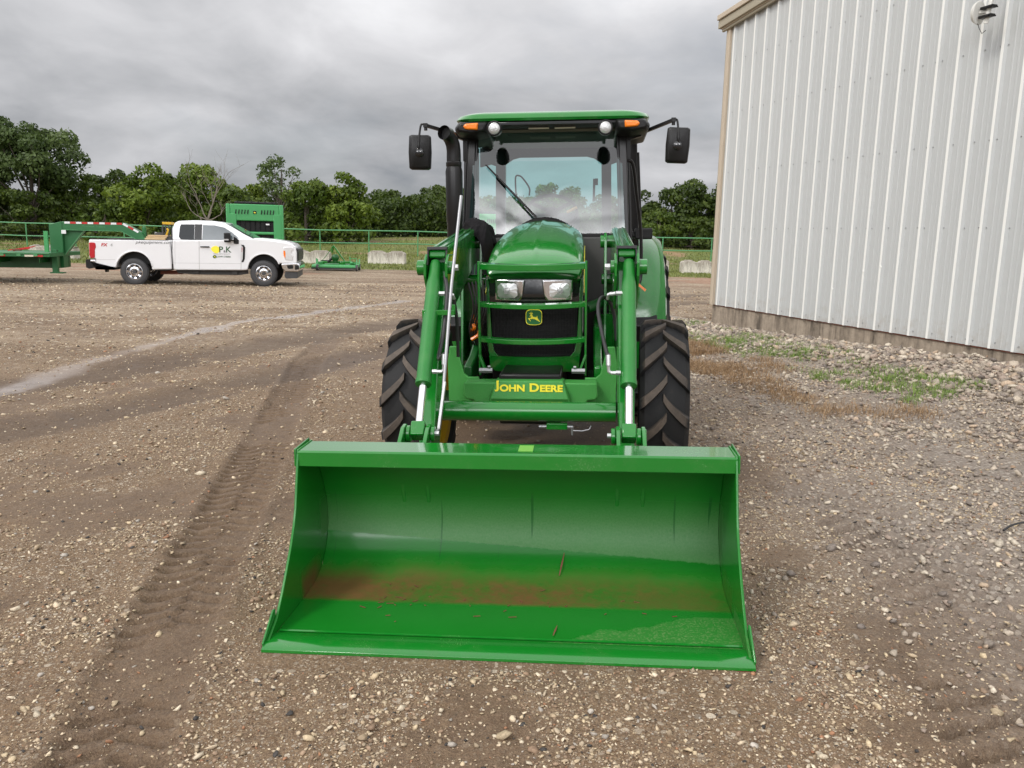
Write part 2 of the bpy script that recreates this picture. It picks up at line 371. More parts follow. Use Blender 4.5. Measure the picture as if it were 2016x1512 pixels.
    def lathe(s, prof, o, d=(1, 0, 0), n=32, m=0, cap=True):
        """prof: (radius, distance along d)"""
        d = Vector(d).normalized(); ref = Vector((0, 0, 1)) if abs(d.z) < .9 else Vector((0, 1, 0))
        x = d.cross(ref).normalized(); y = d.cross(x); o = Vector(o)
        rings = [[o+d*h+(x*math.cos(2*math.pi*j/n)+y*math.sin(2*math.pi*j/n))*max(r, 1e-4) for j in range(n)] for r, h in prof]
        return s.loft(rings, m, cap)
    def sphere(s, c, r, m=0, n=12, sc=(1, 1, 1)):
        rings = []
        for i in range(1, n//2+1):
            a = math.pi*i/(n//2+1)
            rings.append([(c[0]+sc[0]*r*math.sin(a)*math.cos(2*math.pi*j/n), c[1]+sc[1]*r*math.sin(a)*math.sin(2*math.pi*j/n), c[2]+sc[2]*r*math.cos(a)) for j in range(n)])
        return s.loft(rings, m)
    def build(s, name, mats, parent=None, bevel=0.0, seg=2, ang=32, smooth=True):
        if not isinstance(mats, (list, tuple)): mats = [mats]
        me = bpy.data.meshes.new(name); me.from_pydata(s.v, [], s.f)
        for mt in mats: me.materials.append(M_(mt) if isinstance(mt, str) else mt)
        if len(mats) > 1: me.polygons.foreach_set('material_index', s.m)
        bm = bmesh.new(); bm.from_mesh(me); bmesh.ops.remove_doubles(bm, verts=bm.verts, dist=1e-6)
        bmesh.ops.recalc_face_normals(bm, faces=bm.faces); bm.to_mesh(me); bm.free()
        if smooth:
            me.shade_smooth(); me.set_sharp_from_angle(angle=math.radians(ang))
        o = bpy.data.objects.new(name, me); COL.objects.link(o)
        if parent: o.parent = parent
        if name in STUFFP: o['kind'] = 'stuff'
        if name in SPLIT: split_loose(o)
        for o_ in ([o]+LAST):
          if bevel:
            b = o_.modifiers.new('bevel', 'BEVEL'); b.width = bevel; b.segments = seg; b.limit_method = 'ANGLE'; b.angle_limit = math.radians(40); b.harden_normals = False
        LAST.clear()
        return o
def thing(name, label, cat, loc=(0, 0, 0), rotm=None, group=None):
    o = bpy.data.objects.new(name, None); COL.objects.link(o); o.empty_display_size = 0.2
    o.matrix_world = Matrix.Translation(Vector([float(c) for c in loc])) @ (rotm if rotm is not None else Matrix.Identity(4))
    return tag(o, label, cat, group)
def tag(o, label, cat, group=None):
    o['label'] = label; o['category'] = cat
    if group: o['group'] = group
    return o
def np_mesh(name, V, F, mats, parent=None, attrs=None, smooth=False, midx=None):
    V = np.asarray(V, np.float32); F = np.asarray(F, np.int32); k = F.shape[1]
    me = bpy.data.meshes.new(name); me.vertices.add(len(V)); me.vertices.foreach_set('co', V.ravel())
    me.loops.add(F.size); me.loops.foreach_set('vertex_index', F.ravel())
    me.polygons.add(len(F)); me.polygons.foreach_set('loop_start', np.arange(0, F.size, k, dtype=np.int32))
    if smooth: me.polygons.foreach_set('use_smooth', np.ones(len(F), bool))
    if not isinstance(mats, (list, tuple)): mats = [mats]
    for mt in mats: me.materials.append(M_(mt) if isinstance(mt, str) else mt)
    if midx is not None: me.polygons.foreach_set('material_index', np.asarray(midx, np.int32))
    for an, av in (attrs or {}).items():
        av = np.asarray(av, np.float32)
        if av.ndim == 1: a = me.attributes.new(an, 'FLOAT', 'POINT'); a.data.foreach_set('value', av)
        else: a = me.attributes.new(an, 'FLOAT_COLOR', 'POINT'); a.data.foreach_set('color', np.c_[av, np.ones(len(av))].astype(np.float32).ravel())
    me.update(calc_edges=True); me.validate()
    o = bpy.data.objects.new(name, me); COL.objects.link(o)
    if parent: o.parent = parent
    return o
_txt = {}
def text(name, s, size, mat, parent, loc, rotm=None, extr=0.0015, bold=0.0, shear=0.0, align='CENTER', sx=1.0, small=False):
    cu = bpy.data.curves.new('lettering', 'FONT'); cu.body = s; cu.size = size; cu.extrude = extr; cu.offset = bold; cu.shear = shear
    cu.align_x = align; cu.align_y = 'CENTER'
    if small:
        cu.small_caps_scale = 0.78
        for i, ch in enumerate(s):
            cu.body_format[i].use_small_caps = True
    tmp = bpy.data.objects.new('lettering_source', cu); COL.objects.link(tmp)
    dg = bpy.context.evaluated_depsgraph_get(); dg.update()
    me = bpy.data.meshes.new_from_object(tmp.evaluated_get(dg)); bpy.data.objects.remove(tmp); bpy.data.curves.remove(cu)
    me.name = name
    R = Matrix(((sx, 0, 0, 0), (0, 0, -1, 0), (0, 1, 0, 0), (0, 0, 0, 1)))    # face -y
    me.transform((rotm if rotm is not None else Matrix.Identity(4)) @ R)
    me.transform(Matrix.Translation(Vector([float(c) for c in loc])))
    me.materials.clear(); me.materials.append(M_(mat))
    o = bpy.data.objects.new(name, me); COL.objects.link(o); o.parent = parent
    return o
# ================================================================== GROUND
rng = np.random.default_rng(7)
def axis(spans):
    a = []
    for lo, hi, n in spans: a += list(np.linspace(lo, hi, n, endpoint=False))
    return np.array(a+[spans[-1][1]])
gx = axis([(-900, -60, 14), (-60, -14, 46), (-14, -5, 120), (-5, 5.6, 480), (5.6, 14, 60), (14, 60, 46), (60, 900, 14)])
gy = axis([(-60, -4, 20), (-4, 1.3, 50), (1.3, 7, 330), (7, 14, 200), (14, 26, 120), (26, 80, 140), (80, 160, 30), (160, 1500, 14)])
GX, GY = np.meshgrid(gx, gy)
GZ = terrain(GX, GY, fine=True)
def masks(x, y):
    s, d = wall_sd(x, y)
    n1_ = fbm(x*0.35, y*0.35, 71, 4); n2_ = fbm(x*1.3, y*1.3, 81, 4); n3_ = fbm(x*4, y*4, 91, 3)
    # crushed pale rock bank along the barn and spilling towards the camera on the right
    gravel = sstep(4.9, 2.2, d+2.0*(n1_-0.5)+1.8*(n2_-.5)-.22*np.clip(s-3, 0, 7)-.9*sstep(-1, -5, s))*sstep(-6, -1, s)
    gravel = np.maximum(gravel*np.where(d > -0.4, 1, 0), 0.0)
    tA = track_d(x, y, TR_A); tB = track_d(x, y, TR_B)
    mud = np.maximum(sstep(0.30, 0.12, tA[0]), sstep(0.45, 0.2, tB[0])*0.8)
    mud = np.maximum(mud, sstep(0.60, 0.75, n2_+0.1*n3_)*0.9*(1-sstep(9, 16, y)))
    under = sstep(1.1, .8, np.abs(x-0.05-0.085*(y-2.85)))*sstep(3.6, 4.0, y)*sstep(8.5, 8, y)
    mud = np.maximum(mud, under)
    rut = np.maximum(sstep(0.75, 0.2, track_d(x, y, TR_C)[0]), sstep(0.60, 0.15, track_d(x, y, TR_D)[0]))*sstep(.28, .5, n2_+.1)
    wet = sstep(0.24, 0.05, track_d(x, y, TR_P)[0]+0.5*(n2_-.5))*sstep(3, 7, y)*sstep(.25, .5, n1_+.12)
    grass = sstep(35.6, 36.9, y+1.6*(n1_-0.5)+0.8*(n2_-.5)+0.06*(x+8)*0)
    grass = np.maximum(grass, sstep(37.5, 39.0, y+1.0*(n1_-.5)))
    clay = sstep(0.45, 0.62, n1_+0.25*sstep(3.5, 0.0, np.abs(y-33.2))-0.1)*sstep(27, 31, y)*(1-sstep(36.5, 38, y))*0.45*sstep(.5, .62, n1_)
    clay = np.maximum(clay, sstep(0.56, .66, n1_)*sstep(42, 50, y)*(1-sstep(66, 72, y))*0.75)
    weed = np.exp(-((d-2.1-0.22*(s-2))/0.75)**2)*sstep(-1.0, 0.2, s)*(1-sstep(6.4, 7.8, s))*sstep(.38, .55, n2_)
    return dict(gravel=gravel, mud=mud, rut=rut, wet=wet, grass=grass, clay=clay, weed=weed)
mk = masks(GX, GY)
def ground_mat():
    m = bpy.data.materials.new('yard_ground'); m.use_nodes = True; t = m.node_tree; b = t.nodes['Principled BSDF']
    geo = N(t, 'ShaderNodeNewGeometry'); P = geo.outputs['Position']
    def at(n): return N(t, 'ShaderNodeAttribute', attribute_name=n).outputs['Fac']
    def noise(sc, det=6, rough=.6, vec=P): n = N(t, 'ShaderNodeTexNoise', inp={'Scale': sc, 'Detail': det, 'Roughness': rough}); L(t, vec, n.inputs['Vector']); return n
    def vor(sc, feat='F1'): n = N(t, 'ShaderNodeTexVoronoi', feature=feat, inp={'Scale': sc}); L(t, P, n.inputs['Vector']); return n
    def mix(f, a, c, mode='MIX'):
        n = N(t, 'ShaderNodeMix', data_type='RGBA', blend_type=mode)
        for i, v in ((0, f), (6, a), (7, c)):
            if isinstance(v, (int, float)): n.inputs[i].default_value = v
            elif isinstance(v, tuple): n.inputs[i].default_value = (*v, 1)
            else: L(t, v, n.inputs[i])
        return n.outputs[2]
    def mth(op, a, c=None, d=None, cl=False):
        n = N(t, 'ShaderNodeMath', operation=op); n.use_clamp = cl
        for i, v in enumerate((a, c, d)):
            if v is None: continue
            if isinstance(v, (int, float)): n.inputs[i].default_value = v
            else: L(t, v, n.inputs[i])
        return n.outputs[0]
    def rng_(x, a, c): n = N(t, 'ShaderNodeMapRange', inp={'From Min': a, 'From Max': c}); L(t, x, n.inputs[0]); return n.outputs[0]
    nA = noise(0.55, 7, .6); nB = noise(6, 8, .65); nC = noise(38, 6, .7); nD = noise(160, 3, .6)
    dirt = mix(rng_(nB.outputs[0], .3, .7), (0.098, 0.051, 0.023), (0.188, 0.111, 0.053))
    dirt = mix(rng_(nA.outputs[0], .35, .65), dirt, mix(.35, dirt, (0.22, 0.155, 0.10)))
    dirt = mix(mth('MULTIPLY', rng_(nC.outputs[0], .42, .7), .55), dirt, (0.26, 0.20, 0.15))
    # grit: every few millimetres another grain tone
    for sc_, am in ((70, .55), (150, .75), (290, .6)):
        vq = vor(sc_); sq_ = N(t, 'ShaderNodeSeparateColor'); L(t, vq.outputs['Color'], sq_.inputs[0])
        dirt = mix(mth('MULTIPLY', mth('GREATER_THAN', sq_.outputs[0], .55), am*.8), dirt, mix(sq_.outputs[1], (0.050, 0.030, 0.019), (0.36, 0.255, 0.155)))
    # grains: fine and medium pale stones embedded in the dirt
    def stones(sc, keep, lo, hi, seedcol):
        v = vor(sc); wn_ = N(t, 'ShaderNodeSeparateColor'); L(t, v.outputs['Color'], wn_.inputs[0])
        on = mth('LESS_THAN', wn_.outputs[0], keep)
        shape = mth('LESS_THAN', v.outputs['Distance'], mth('MULTIPLY_ADD', wn_.outputs[1], hi-lo, lo))
        col = mix(wn_.outputs[2], (0.21, 0.165, 0.12), (0.62, 0.53, 0.41))
        return mth('MULTIPLY', on, shape), col
    mud = at('mud'); grv = at('gravel'); rut = at('rut'); wet = at('wet')
    dens = mth('SUBTRACT', 1.0, mth('MULTIPLY', mth('MAXIMUM', mud, mth('MULTIPLY', rut, .6)), 0.85), cl=True)
    nM = noise(1.7, 5, .6); clump = rng_(nM.outputs[0], .36, .58)
    c0 = dirt
    k = None
    for sc, keep, lo, hi in ((24, .20, .18, .42), (55, .30, .2, .45), (120, .36, .25, .5)):
        mm, cc = stones(sc, keep, lo, hi, 0)
        mm = mth('MULTIPLY', mth('MULTIPLY', mm, dens), mth('MULTIPLY_ADD', clump, .75, .25))
        c0 = mix(mm, c0, cc); k = mm if k is None else mth('MAXIMUM', k, mm)
    # broad drifts of pale gravel, drawn out along the tracks
    mpn = N(t, 'ShaderNodeMapping'); mpn.inputs['Scale'].default_value = (.22, .75, 1); mpn.inputs['Rotation'].default_value = (0, 0, -.35); L(t, P, mpn.inputs[0])
    nG = noise(1.0, 8, .68, mpn.outputs[0]); nH = noise(9, 5, .75); nI = noise(3.1, 6, .7)
    spx = N(t, 'ShaderNodeSeparateXYZ'); L(t, P, spx.inputs[0]); far = N(t, 'ShaderNodeMapRange', inp={'From Min': 7.0, 'From Max': 14.0}); L(t, spx.outputs[1], far.inputs[0]); farf = far.outputs[0]
    drift = mth('MULTIPLY', mth('MULTIPLY', rng_(nG.outputs[0], .42, .60), farf), rng_(nH.outputs[0], .38, .62))
    c0 = mix(mth('MULTIPLY', drift, .75), c0, (0.50, 0.41, 0.30))
    dk = mth('MULTIPLY', mth('MULTIPLY', rng_(nG.outputs[0], .50, .34), rng_(nI.outputs[0], .40, .60)), farf)
    c0 = mix(mth('MULTIPLY', dk, .6), c0, (0.075, 0.052, 0.038))
    vf = vor(8); sf = N(t, 'ShaderNodeSeparateColor'); L(t, vf.outputs['Color'], sf.inputs[0])
    fs = mth('MULTIPLY', mth('MULTIPLY', mth('LESS_THAN', sf.outputs[0], .30), mth('LESS_THAN', vf.outputs['Distance'], .30)), mth('MULTIPLY', farf, mth('SUBTRACT', 1.0, rut)))
    c0 = mix(mth('MULTIPLY', fs, .65), c0, mix(sf.outputs[1], (0.42, 0.35, 0.27), (0.75, 0.68, 0.56)))
    mudc = mix(rng_(nB.outputs[0], .3, .7), (0.085, 0.051, 0.030), (0.148, 0.096, 0.059))
    c0 = mix(mth('MULTIPLY', mud, .5), c0, mudc)
    c0 = mix(mth('MULTIPLY', rut, .62), c0, mix(nC.outputs[0], (0.055, 0.038, 0.029), (0.125, 0.090, 0.066)))
    # grey rock fines under the bank
    gf = mix(nC.outputs[0], (0.20, 0.17, 0.145), (0.40, 0.36, 0.32))
    vg = vor(34); sg = N(t, 'ShaderNodeSeparateColor'); L(t, vg.outputs['Color'], sg.inputs[0])
    gf = mix(mth('LESS_THAN', vg.outputs['Distance'], .42), gf, mix(sg.outputs[0], (0.27, 0.235, 0.205), (0.64, 0.585, 0.51)))
    c0 = mix(mth('MULTIPLY', grv, .62), c0, gf)
    c0 = mix(mth('MULTIPLY', wet, .45), c0, (0.32, 0.275, 0.25))
    c0 = mix(at('clay'), c0, mix(nC.outputs[0], (0.27, 0.115, 0.065), (0.40, 0.21, 0.13)))
    gr = mix(rng_(nB.outputs[0], .3, .7), (0.095, 0.130, 0.022), (0.19, 0.22, 0.045))
    gr = mix(mth('MULTIPLY', rng_(noise(.25, 5).outputs[0], .42, .62), .6), gr, (0.20, 0.155, 0.065))
    gr = mix(mth('MULTIPLY', nC.outputs[0], .6), gr, (0.055, 0.075, 0.016))
    gm = mth('MULTIPLY', at('grass'), mth('SUBTRACT', 1.0, mth('MULTIPLY', at('clay'), .8)))
    c0 = mix(gm, c0, gr)
    c0 = mix(mth('MULTIPLY', at('weed'), .5), c0, (0.19, 0.12, 0.06))
    L(t, c0, b.inputs['Base Color'])
    ro = mth('SUBTRACT', mth('SUBTRACT', 0.86, mth('MULTIPLY', wet, 0.62)), mth('MULTIPLY', mud, 0.22)); L(t, ro, b.inputs['Roughness'])
    b.inputs['Specular IOR Level'].default_value = 0.35
    hgt = mth('ADD', mth('MULTIPLY', nB.outputs[0], .5), mth('MULTIPLY', nC.outputs[0], .45)); hgt = mth('ADD', hgt, mth('MULTIPLY', nD.outputs[0], .25)); hgt = mth('ADD', hgt, mth('MULTIPLY', k, .28))
    hgt = mth('ADD', hgt, mth('MULTIPLY', mth('MULTIPLY', grv, vg.outputs['Distance']), -.5))
    bp = N(t, 'ShaderNodeBump', inp={'Distance': 0.034}); L(t, hgt, bp.inputs['Height'])
    L(t, mth('SUBTRACT', 0.85, mth('MULTIPLY', wet, .75)), bp.inputs['Strength']); L(t, bp.outputs[0], b.inputs['Normal'])
    MATS['ground'] = m
ground_mat()
ny_, nx_ = GX.shape
idx = np.arange(nx_*ny_).reshape(ny_, nx_)
GFc = np.stack([idx[:-1, :-1], idx[:-1, 1:], idx[1:, 1:], idx[1:, :-1]], -1).reshape(-1, 4)
go = np_mesh('ground', np.stack([GX, GY, GZ], -1).reshape(-1, 3), GFc, 'ground', attrs={k: v.ravel() for k, v in mk.items()}, smooth=True)
go['kind'] = 'structure'

# ---- loose stones (nobody could count them)
def rock_mat():
    m = bpy.data.materials.new('loose_stone'); m.use_nodes = True; t = m.node_tree; b = t.nodes['Principled BSDF']
    a = N(t, 'ShaderNodeAttribute', attribute_name='col'); geo = N(t, 'ShaderNodeNewGeometry')
    nz = N(t, 'ShaderNodeTexNoise', inp={'Scale': 90.0, 'Detail': 5.0}); L(t, geo.outputs['Position'], nz.inputs['Vector'])
    mx_ = N(t, 'ShaderNodeMix', data_type='RGBA', blend_type='MULTIPLY', inp={0: 0.55}); L(t, a.outputs['Color'], mx_.inputs[6])
    r = N(t, 'ShaderNodeValToRGB'); r.color_ramp.elements[0].color = (.45, .42, .40, 1); r.color_ramp.elements[0].position = .3; r.color_ramp.elements[1].color = (1.2, 1.2, 1.2, 1); r.color_ramp.elements[1].position = .65
    L(t, nz.outputs[0], r.inputs[0]); L(t, r.outputs[0], mx_.inputs[7]); L(t, mx_.outputs[2], b.inputs['Base Color']); b.inputs['Roughness'].default_value = 0.72
    MATS['stone'] = m
rock_mat()
phi = (1+5**.5)/2
IV = np.array([(-1, phi, 0), (1, phi, 0), (-1, -phi, 0), (1, -phi, 0), (0, -1, phi), (0, 1, phi), (0, -1, -phi), (0, 1, -phi), (phi, 0, -1), (phi, 0, 1), (-phi, 0, -1), (-phi, 0, 1)])/math.hypot(1, phi)
IF = np.array([(0, 11, 5), (0, 5, 1), (0, 1, 7), (0, 7, 10), (0, 10, 11), (1, 5, 9), (5, 11, 4), (11, 10, 2), (10, 7, 6), (7, 1, 8), (3, 9, 4), (3, 4, 2), (3, 2, 6), (3, 6, 8), (3, 8, 9), (4, 9, 5), (2, 4, 11), (6, 2, 10), (8, 6, 7), (9, 8, 1)])
PALE = np.array([(.50, .42, .30), (.58, .50, .39), (.42, .35, .26), (.62, .56, .46), (.35, .28, .20), (.30, .22, .16), (.24, .17, .12), (.045, .042, .042), (.32, .17, .10), (.40, .38, .36)])
PALE_P = np.array([.18, .15, .14, .08, .13, .11, .09, .05, .03, .04])
GREY = np.array([(.35, .31, .275), (.45, .405, .355), (.26, .23, .21), (.56, .52, .46), (.32, .265, .235), (.21, .185, .175), (.48, .39, .31)])
GREY_P = np.array([.2, .2, .15, .12, .15, .1, .08])
def stones(name, x, y, r, pal, pp, label, flat=0.6, sink=0.25, seed=1):
    rg = np.random.default_rng(seed); n = len(x)
    V = IV[None]*(1+rg.uniform(-.45, .42, (n, 12, 1)))
    sc = np.stack([rg.uniform(.75, 1.35, n), rg.uniform(.65, 1.0, n), rg.uniform(.6, 1.0, n)*flat], -1)*r[:, None]
    V = V*sc[:, None]
    ti = rg.normal(0, .25, (n, 2)); V[..., 2] += V[..., 0]*ti[:, :1]+V[..., 1]*ti[:, 1:]
    a = rg.uniform(0, 2*np.pi, n); c, s = np.cos(a)[:, None], np.sin(a)[:, None]
    X = V[..., 0]*c-V[..., 1]*s; Y = V[..., 0]*s+V[..., 1]*c
    z = terrain(x, y, fine=True)
    W = np.stack([X+x[:, None], Y+y[:, None], V[..., 2]+(z+r*flat*(1-2*sink)*.8)[:, None]], -1)
    F = (IF[None]+(np.arange(n)*12)[:, None, None]).reshape(-1, 3)
    col = pal[rg.choice(len(pal), n, p=pp/pp.sum())]*rg.uniform(.75, 1.15, (n, 1))*np.array([1.02, .96, .86])
    o = np_mesh(name, W.reshape(-1, 3), F, 'stone', attrs={'col': np.repeat(col, 12, 0)})
    o['kind'] = 'stuff'; o['label'] = label; return o
def scatter(n, x0, x1, y0, y1, dens, seed, fan=True):
    rg = np.random.default_rng(seed)
    y = y0*(y1/y0)**rg.uniform(0, 1, n) if fan else rg.uniform(y0, y1, n)
    x = rg.uniform(x0, x1, n) if not fan else rg.uniform(-.78, .78, n)*y
    if fan: x = x+rg.normal(0, .3, n)
    k = rg.uniform(0, 1, n) < dens(x, y); x = x[k]; y = y[k]
    s, d = wall_sd(x, y); k = (d > 0.05) | (s < -.2)
    # none inside the bucket
    q = x-0.0-0.085*(y-2.85); k &= ~((np.abs(q) < .98) & (y > 2.78) & (y < 3.75))
    return x[k], y[k]
def dmain(x, y):
    m_ = masks(x, y); cl = sstep(.36, .60, fbm(x*1.6, y*1.6, 201, 3))
    return np.clip((0.30+.70*cl)*(1-.80*m_['mud'])*(1-.80*m_['rut'])*(1-m_['grass'])*(1-.7*m_['wet']), 0, 1)
x, y = scatter(190000, 0, 0, 1.5, 26, dmain, 3); r = np.random.default_rng(4).lognormal(-5.62, .50, len(x)); r = np.clip(r*(0.70+.13*y), .0020, .034)
stones('loose_pebbles', x, y, r, PALE, PALE_P, 'small pale and brown pebbles strewn over the muddy yard', seed=5)
def dbig(x, y): return np.clip((.12+.88*sstep(.5, .68, fbm(x*1.1, y*1.1, 301, 3)))*(1-.7*masks(x, y)['mud']), 0, 1)
x, y = scatter(3000, 0, 0, 1.5, 12, dbig, 13); r = np.random.default_rng(14).lognormal(-4.6, .33, len(x)).clip(.006, .024)
stones('larger_pebbles', x, y, r, PALE, PALE_P, 'larger cream and charcoal stones lying on the muddy yard', flat=.6, sink=.15, seed=15)
def dgrv(x, y):
    s, d = wall_sd(x, y); m_ = masks(x, y); return np.clip(m_['gravel']*(1-.25*m_['weed'])*(.25+.75*sstep(.35, .55, fbm(x*1.4, y*1.4, 401, 3)))+sstep(1.25, .6, d)*sstep(-1, 0, s), 0, 1)
rg = np.random.default_rng(21); s_ = rg.uniform(-3, 13.5, 75000); d_ = rg.uniform(0.03, 1, 75000)**1.1*6.2
x = WC[0]+WD[0]*s_+WN[0]*d_; y = WC[1]+WD[1]*s_+WN[1]*d_
k = (rg.uniform(0, 1, len(x)) < dgrv(x, y)) & (y > 1.4); x = x[k]; y = y[k]; dd = d_[k]
r = np.clip(rg.lognormal(-4.0, .42, len(x)), .008, .05)*np.where(dd < 1.5, 1.12, np.where(dd < 3.2, .66, .5))
stones('crushed_rock', x, y, r, GREY, GREY_P, 'grey and white crushed rock banked along the foot of the barn', flat=.72, sink=.1, seed=22)

# ---- grass tufts
def blade_mat(name, c1, c2):
    m = bpy.data.materials.new(name); m.use_nodes = True; t = m.node_tree; b = t.nodes['Principled BSDF']
    a = N(t, 'ShaderNodeAttribute', attribute_name='tone'); mx_ = N(t, 'ShaderNodeMix', data_type='RGBA'); mx_.inputs[6].default_value = (*c1, 1); mx_.inputs[7].default_value = (*c2, 1)
    L(t, a.outputs['Fac'], mx_.inputs[0]); L(t, mx_.outputs[2], b.inputs['Base Color']); b.inputs['Roughness'].default_value = .6
    MATS[name] = m
blade_mat('blade_green', (0.085, 0.150, 0.022), (0.21, 0.31, 0.05)); blade_mat('blade_dry', (0.20, 0.115, 0.05), (0.38, 0.25, 0.13)); blade_mat('blade_field', (0.085, 0.115, 0.018), (0.21, 0.23, 0.05))
def blades(name, x, y, h, w, mat, label, seed, spread=.5, nseg=2):
    rg = np.random.default_rng(seed); n = len(x); z = terrain(x, y, fine=False)+0.0
    zf = terrain(x, y, fine=True); z = zf-.004
    a = rg.uniform(0, 2*np.pi, n); le = rg.normal(0, spread, n)*h; dx = np.cos(a)*le; dy = np.sin(a)*le
    px_, py_ = -np.sin(a)*w, np.cos(a)*w
    P0 = np.stack([x-px_, y-py_, z], -1); P1 = np.stack([x+px_, y+py_, z], -1)
    P2 = np.stack([x+dx*.4+px_*.7, y+dy*.4+py_*.7, z+h*.62], -1); P3 = np.stack([x+dx*.4-px_*.7, y+dy*.4-py_*.7, z+h*.62], -1)
    P4 = np.stack([x+dx+px_*.1, y+dy+py_*.1, z+h], -1); P5 = np.stack([x+dx-px_*.1, y+dy-py_*.1, z+h], -1)
    V = np.stack([P0, P1, P2, P3, P4, P5], 1).reshape(-1, 3); b = (np.arange(n)*6)[:, None]
    F = np.concatenate([b+np.array([[0, 1, 2, 3]]), b+np.array([[3, 2, 4, 5]])])
    o = np_mesh(name, V, F, mat, attrs={'tone': np.repeat(rg.uniform(0, 1, n), 6)}); o['kind'] = 'stuff'; o['label'] = label; return o
def tufts(nc, per, region, seed, rad):
    rg = np.random.default_rng(seed); s_ = rg.uniform(region[0], region[1], nc); d_ = rg.uniform(region[2], region[3], nc)+0.13*(s_-2)
    cx = WC[0]+WD[0]*s_+WN[0]*d_; cy = WC[1]+WD[1]*s_+WN[1]*d_
    k = rg.uniform(0, 1, nc) < sstep(.38, .62, fbm(cx*1.2, cy*1.2, seed+9, 3)); cx = cx[k]; cy = cy[k]
    m = rg.integers(per//3, per, len(cx)); X = np.repeat(cx, m); Y = np.repeat(cy, m)
    q = rg.normal(0, rad, (2, len(X))); return X+q[0], Y+q[1]
x, y = tufts(560, 40, (-.3, 7.2, .5, 1.6), 31, .045)
blades('green_grass_tufts', x, y, np.random.default_rng(32).uniform(.02, .085, len(x)), .0026, 'blade_green', 'bright green grass tufts sprouting in the rock by the barn', 33, spread=.9)
x, y = tufts(900, 60, (-.2, 4.9, 1.5, 2.7), 41, .08)
blades('dry_grass', x, y, np.random.default_rng(42).uniform(.02, .085, len(x)), .0022, 'blade_dry', 'matted tan dead grass between the yard and the rock bank', 43, spread=1.3)
x2, y2 = tufts(420, 60, (3.4, 7.6, 1.5, 2.6), 46, .09)
blades('dry_grass', x2, y2, np.random.default_rng(47).uniform(.02, .07, len(x2)), .0022, 'blade_dry', 'thin tan dead grass among the rocks nearer the camera', 48, spread=1.3)
rg = np.random.default_rng(51); n = 60000
y = 35+rg.uniform(0, 1, n)**1.5*36; x = rg.uniform(-.72, .35, n)*y; m_ = masks(x, y); k = rg.uniform(0, 1, n) < m_['grass']*(1-m_['clay']); x = x[k]; y = y[k]
blades('field_grass', x, y, rg.uniform(.03, .13, len(x))*np.where(y < 44, .8, 1.3), .022, 'blade_field', 'rough green and tan grass beyond the gravel yard', 52)

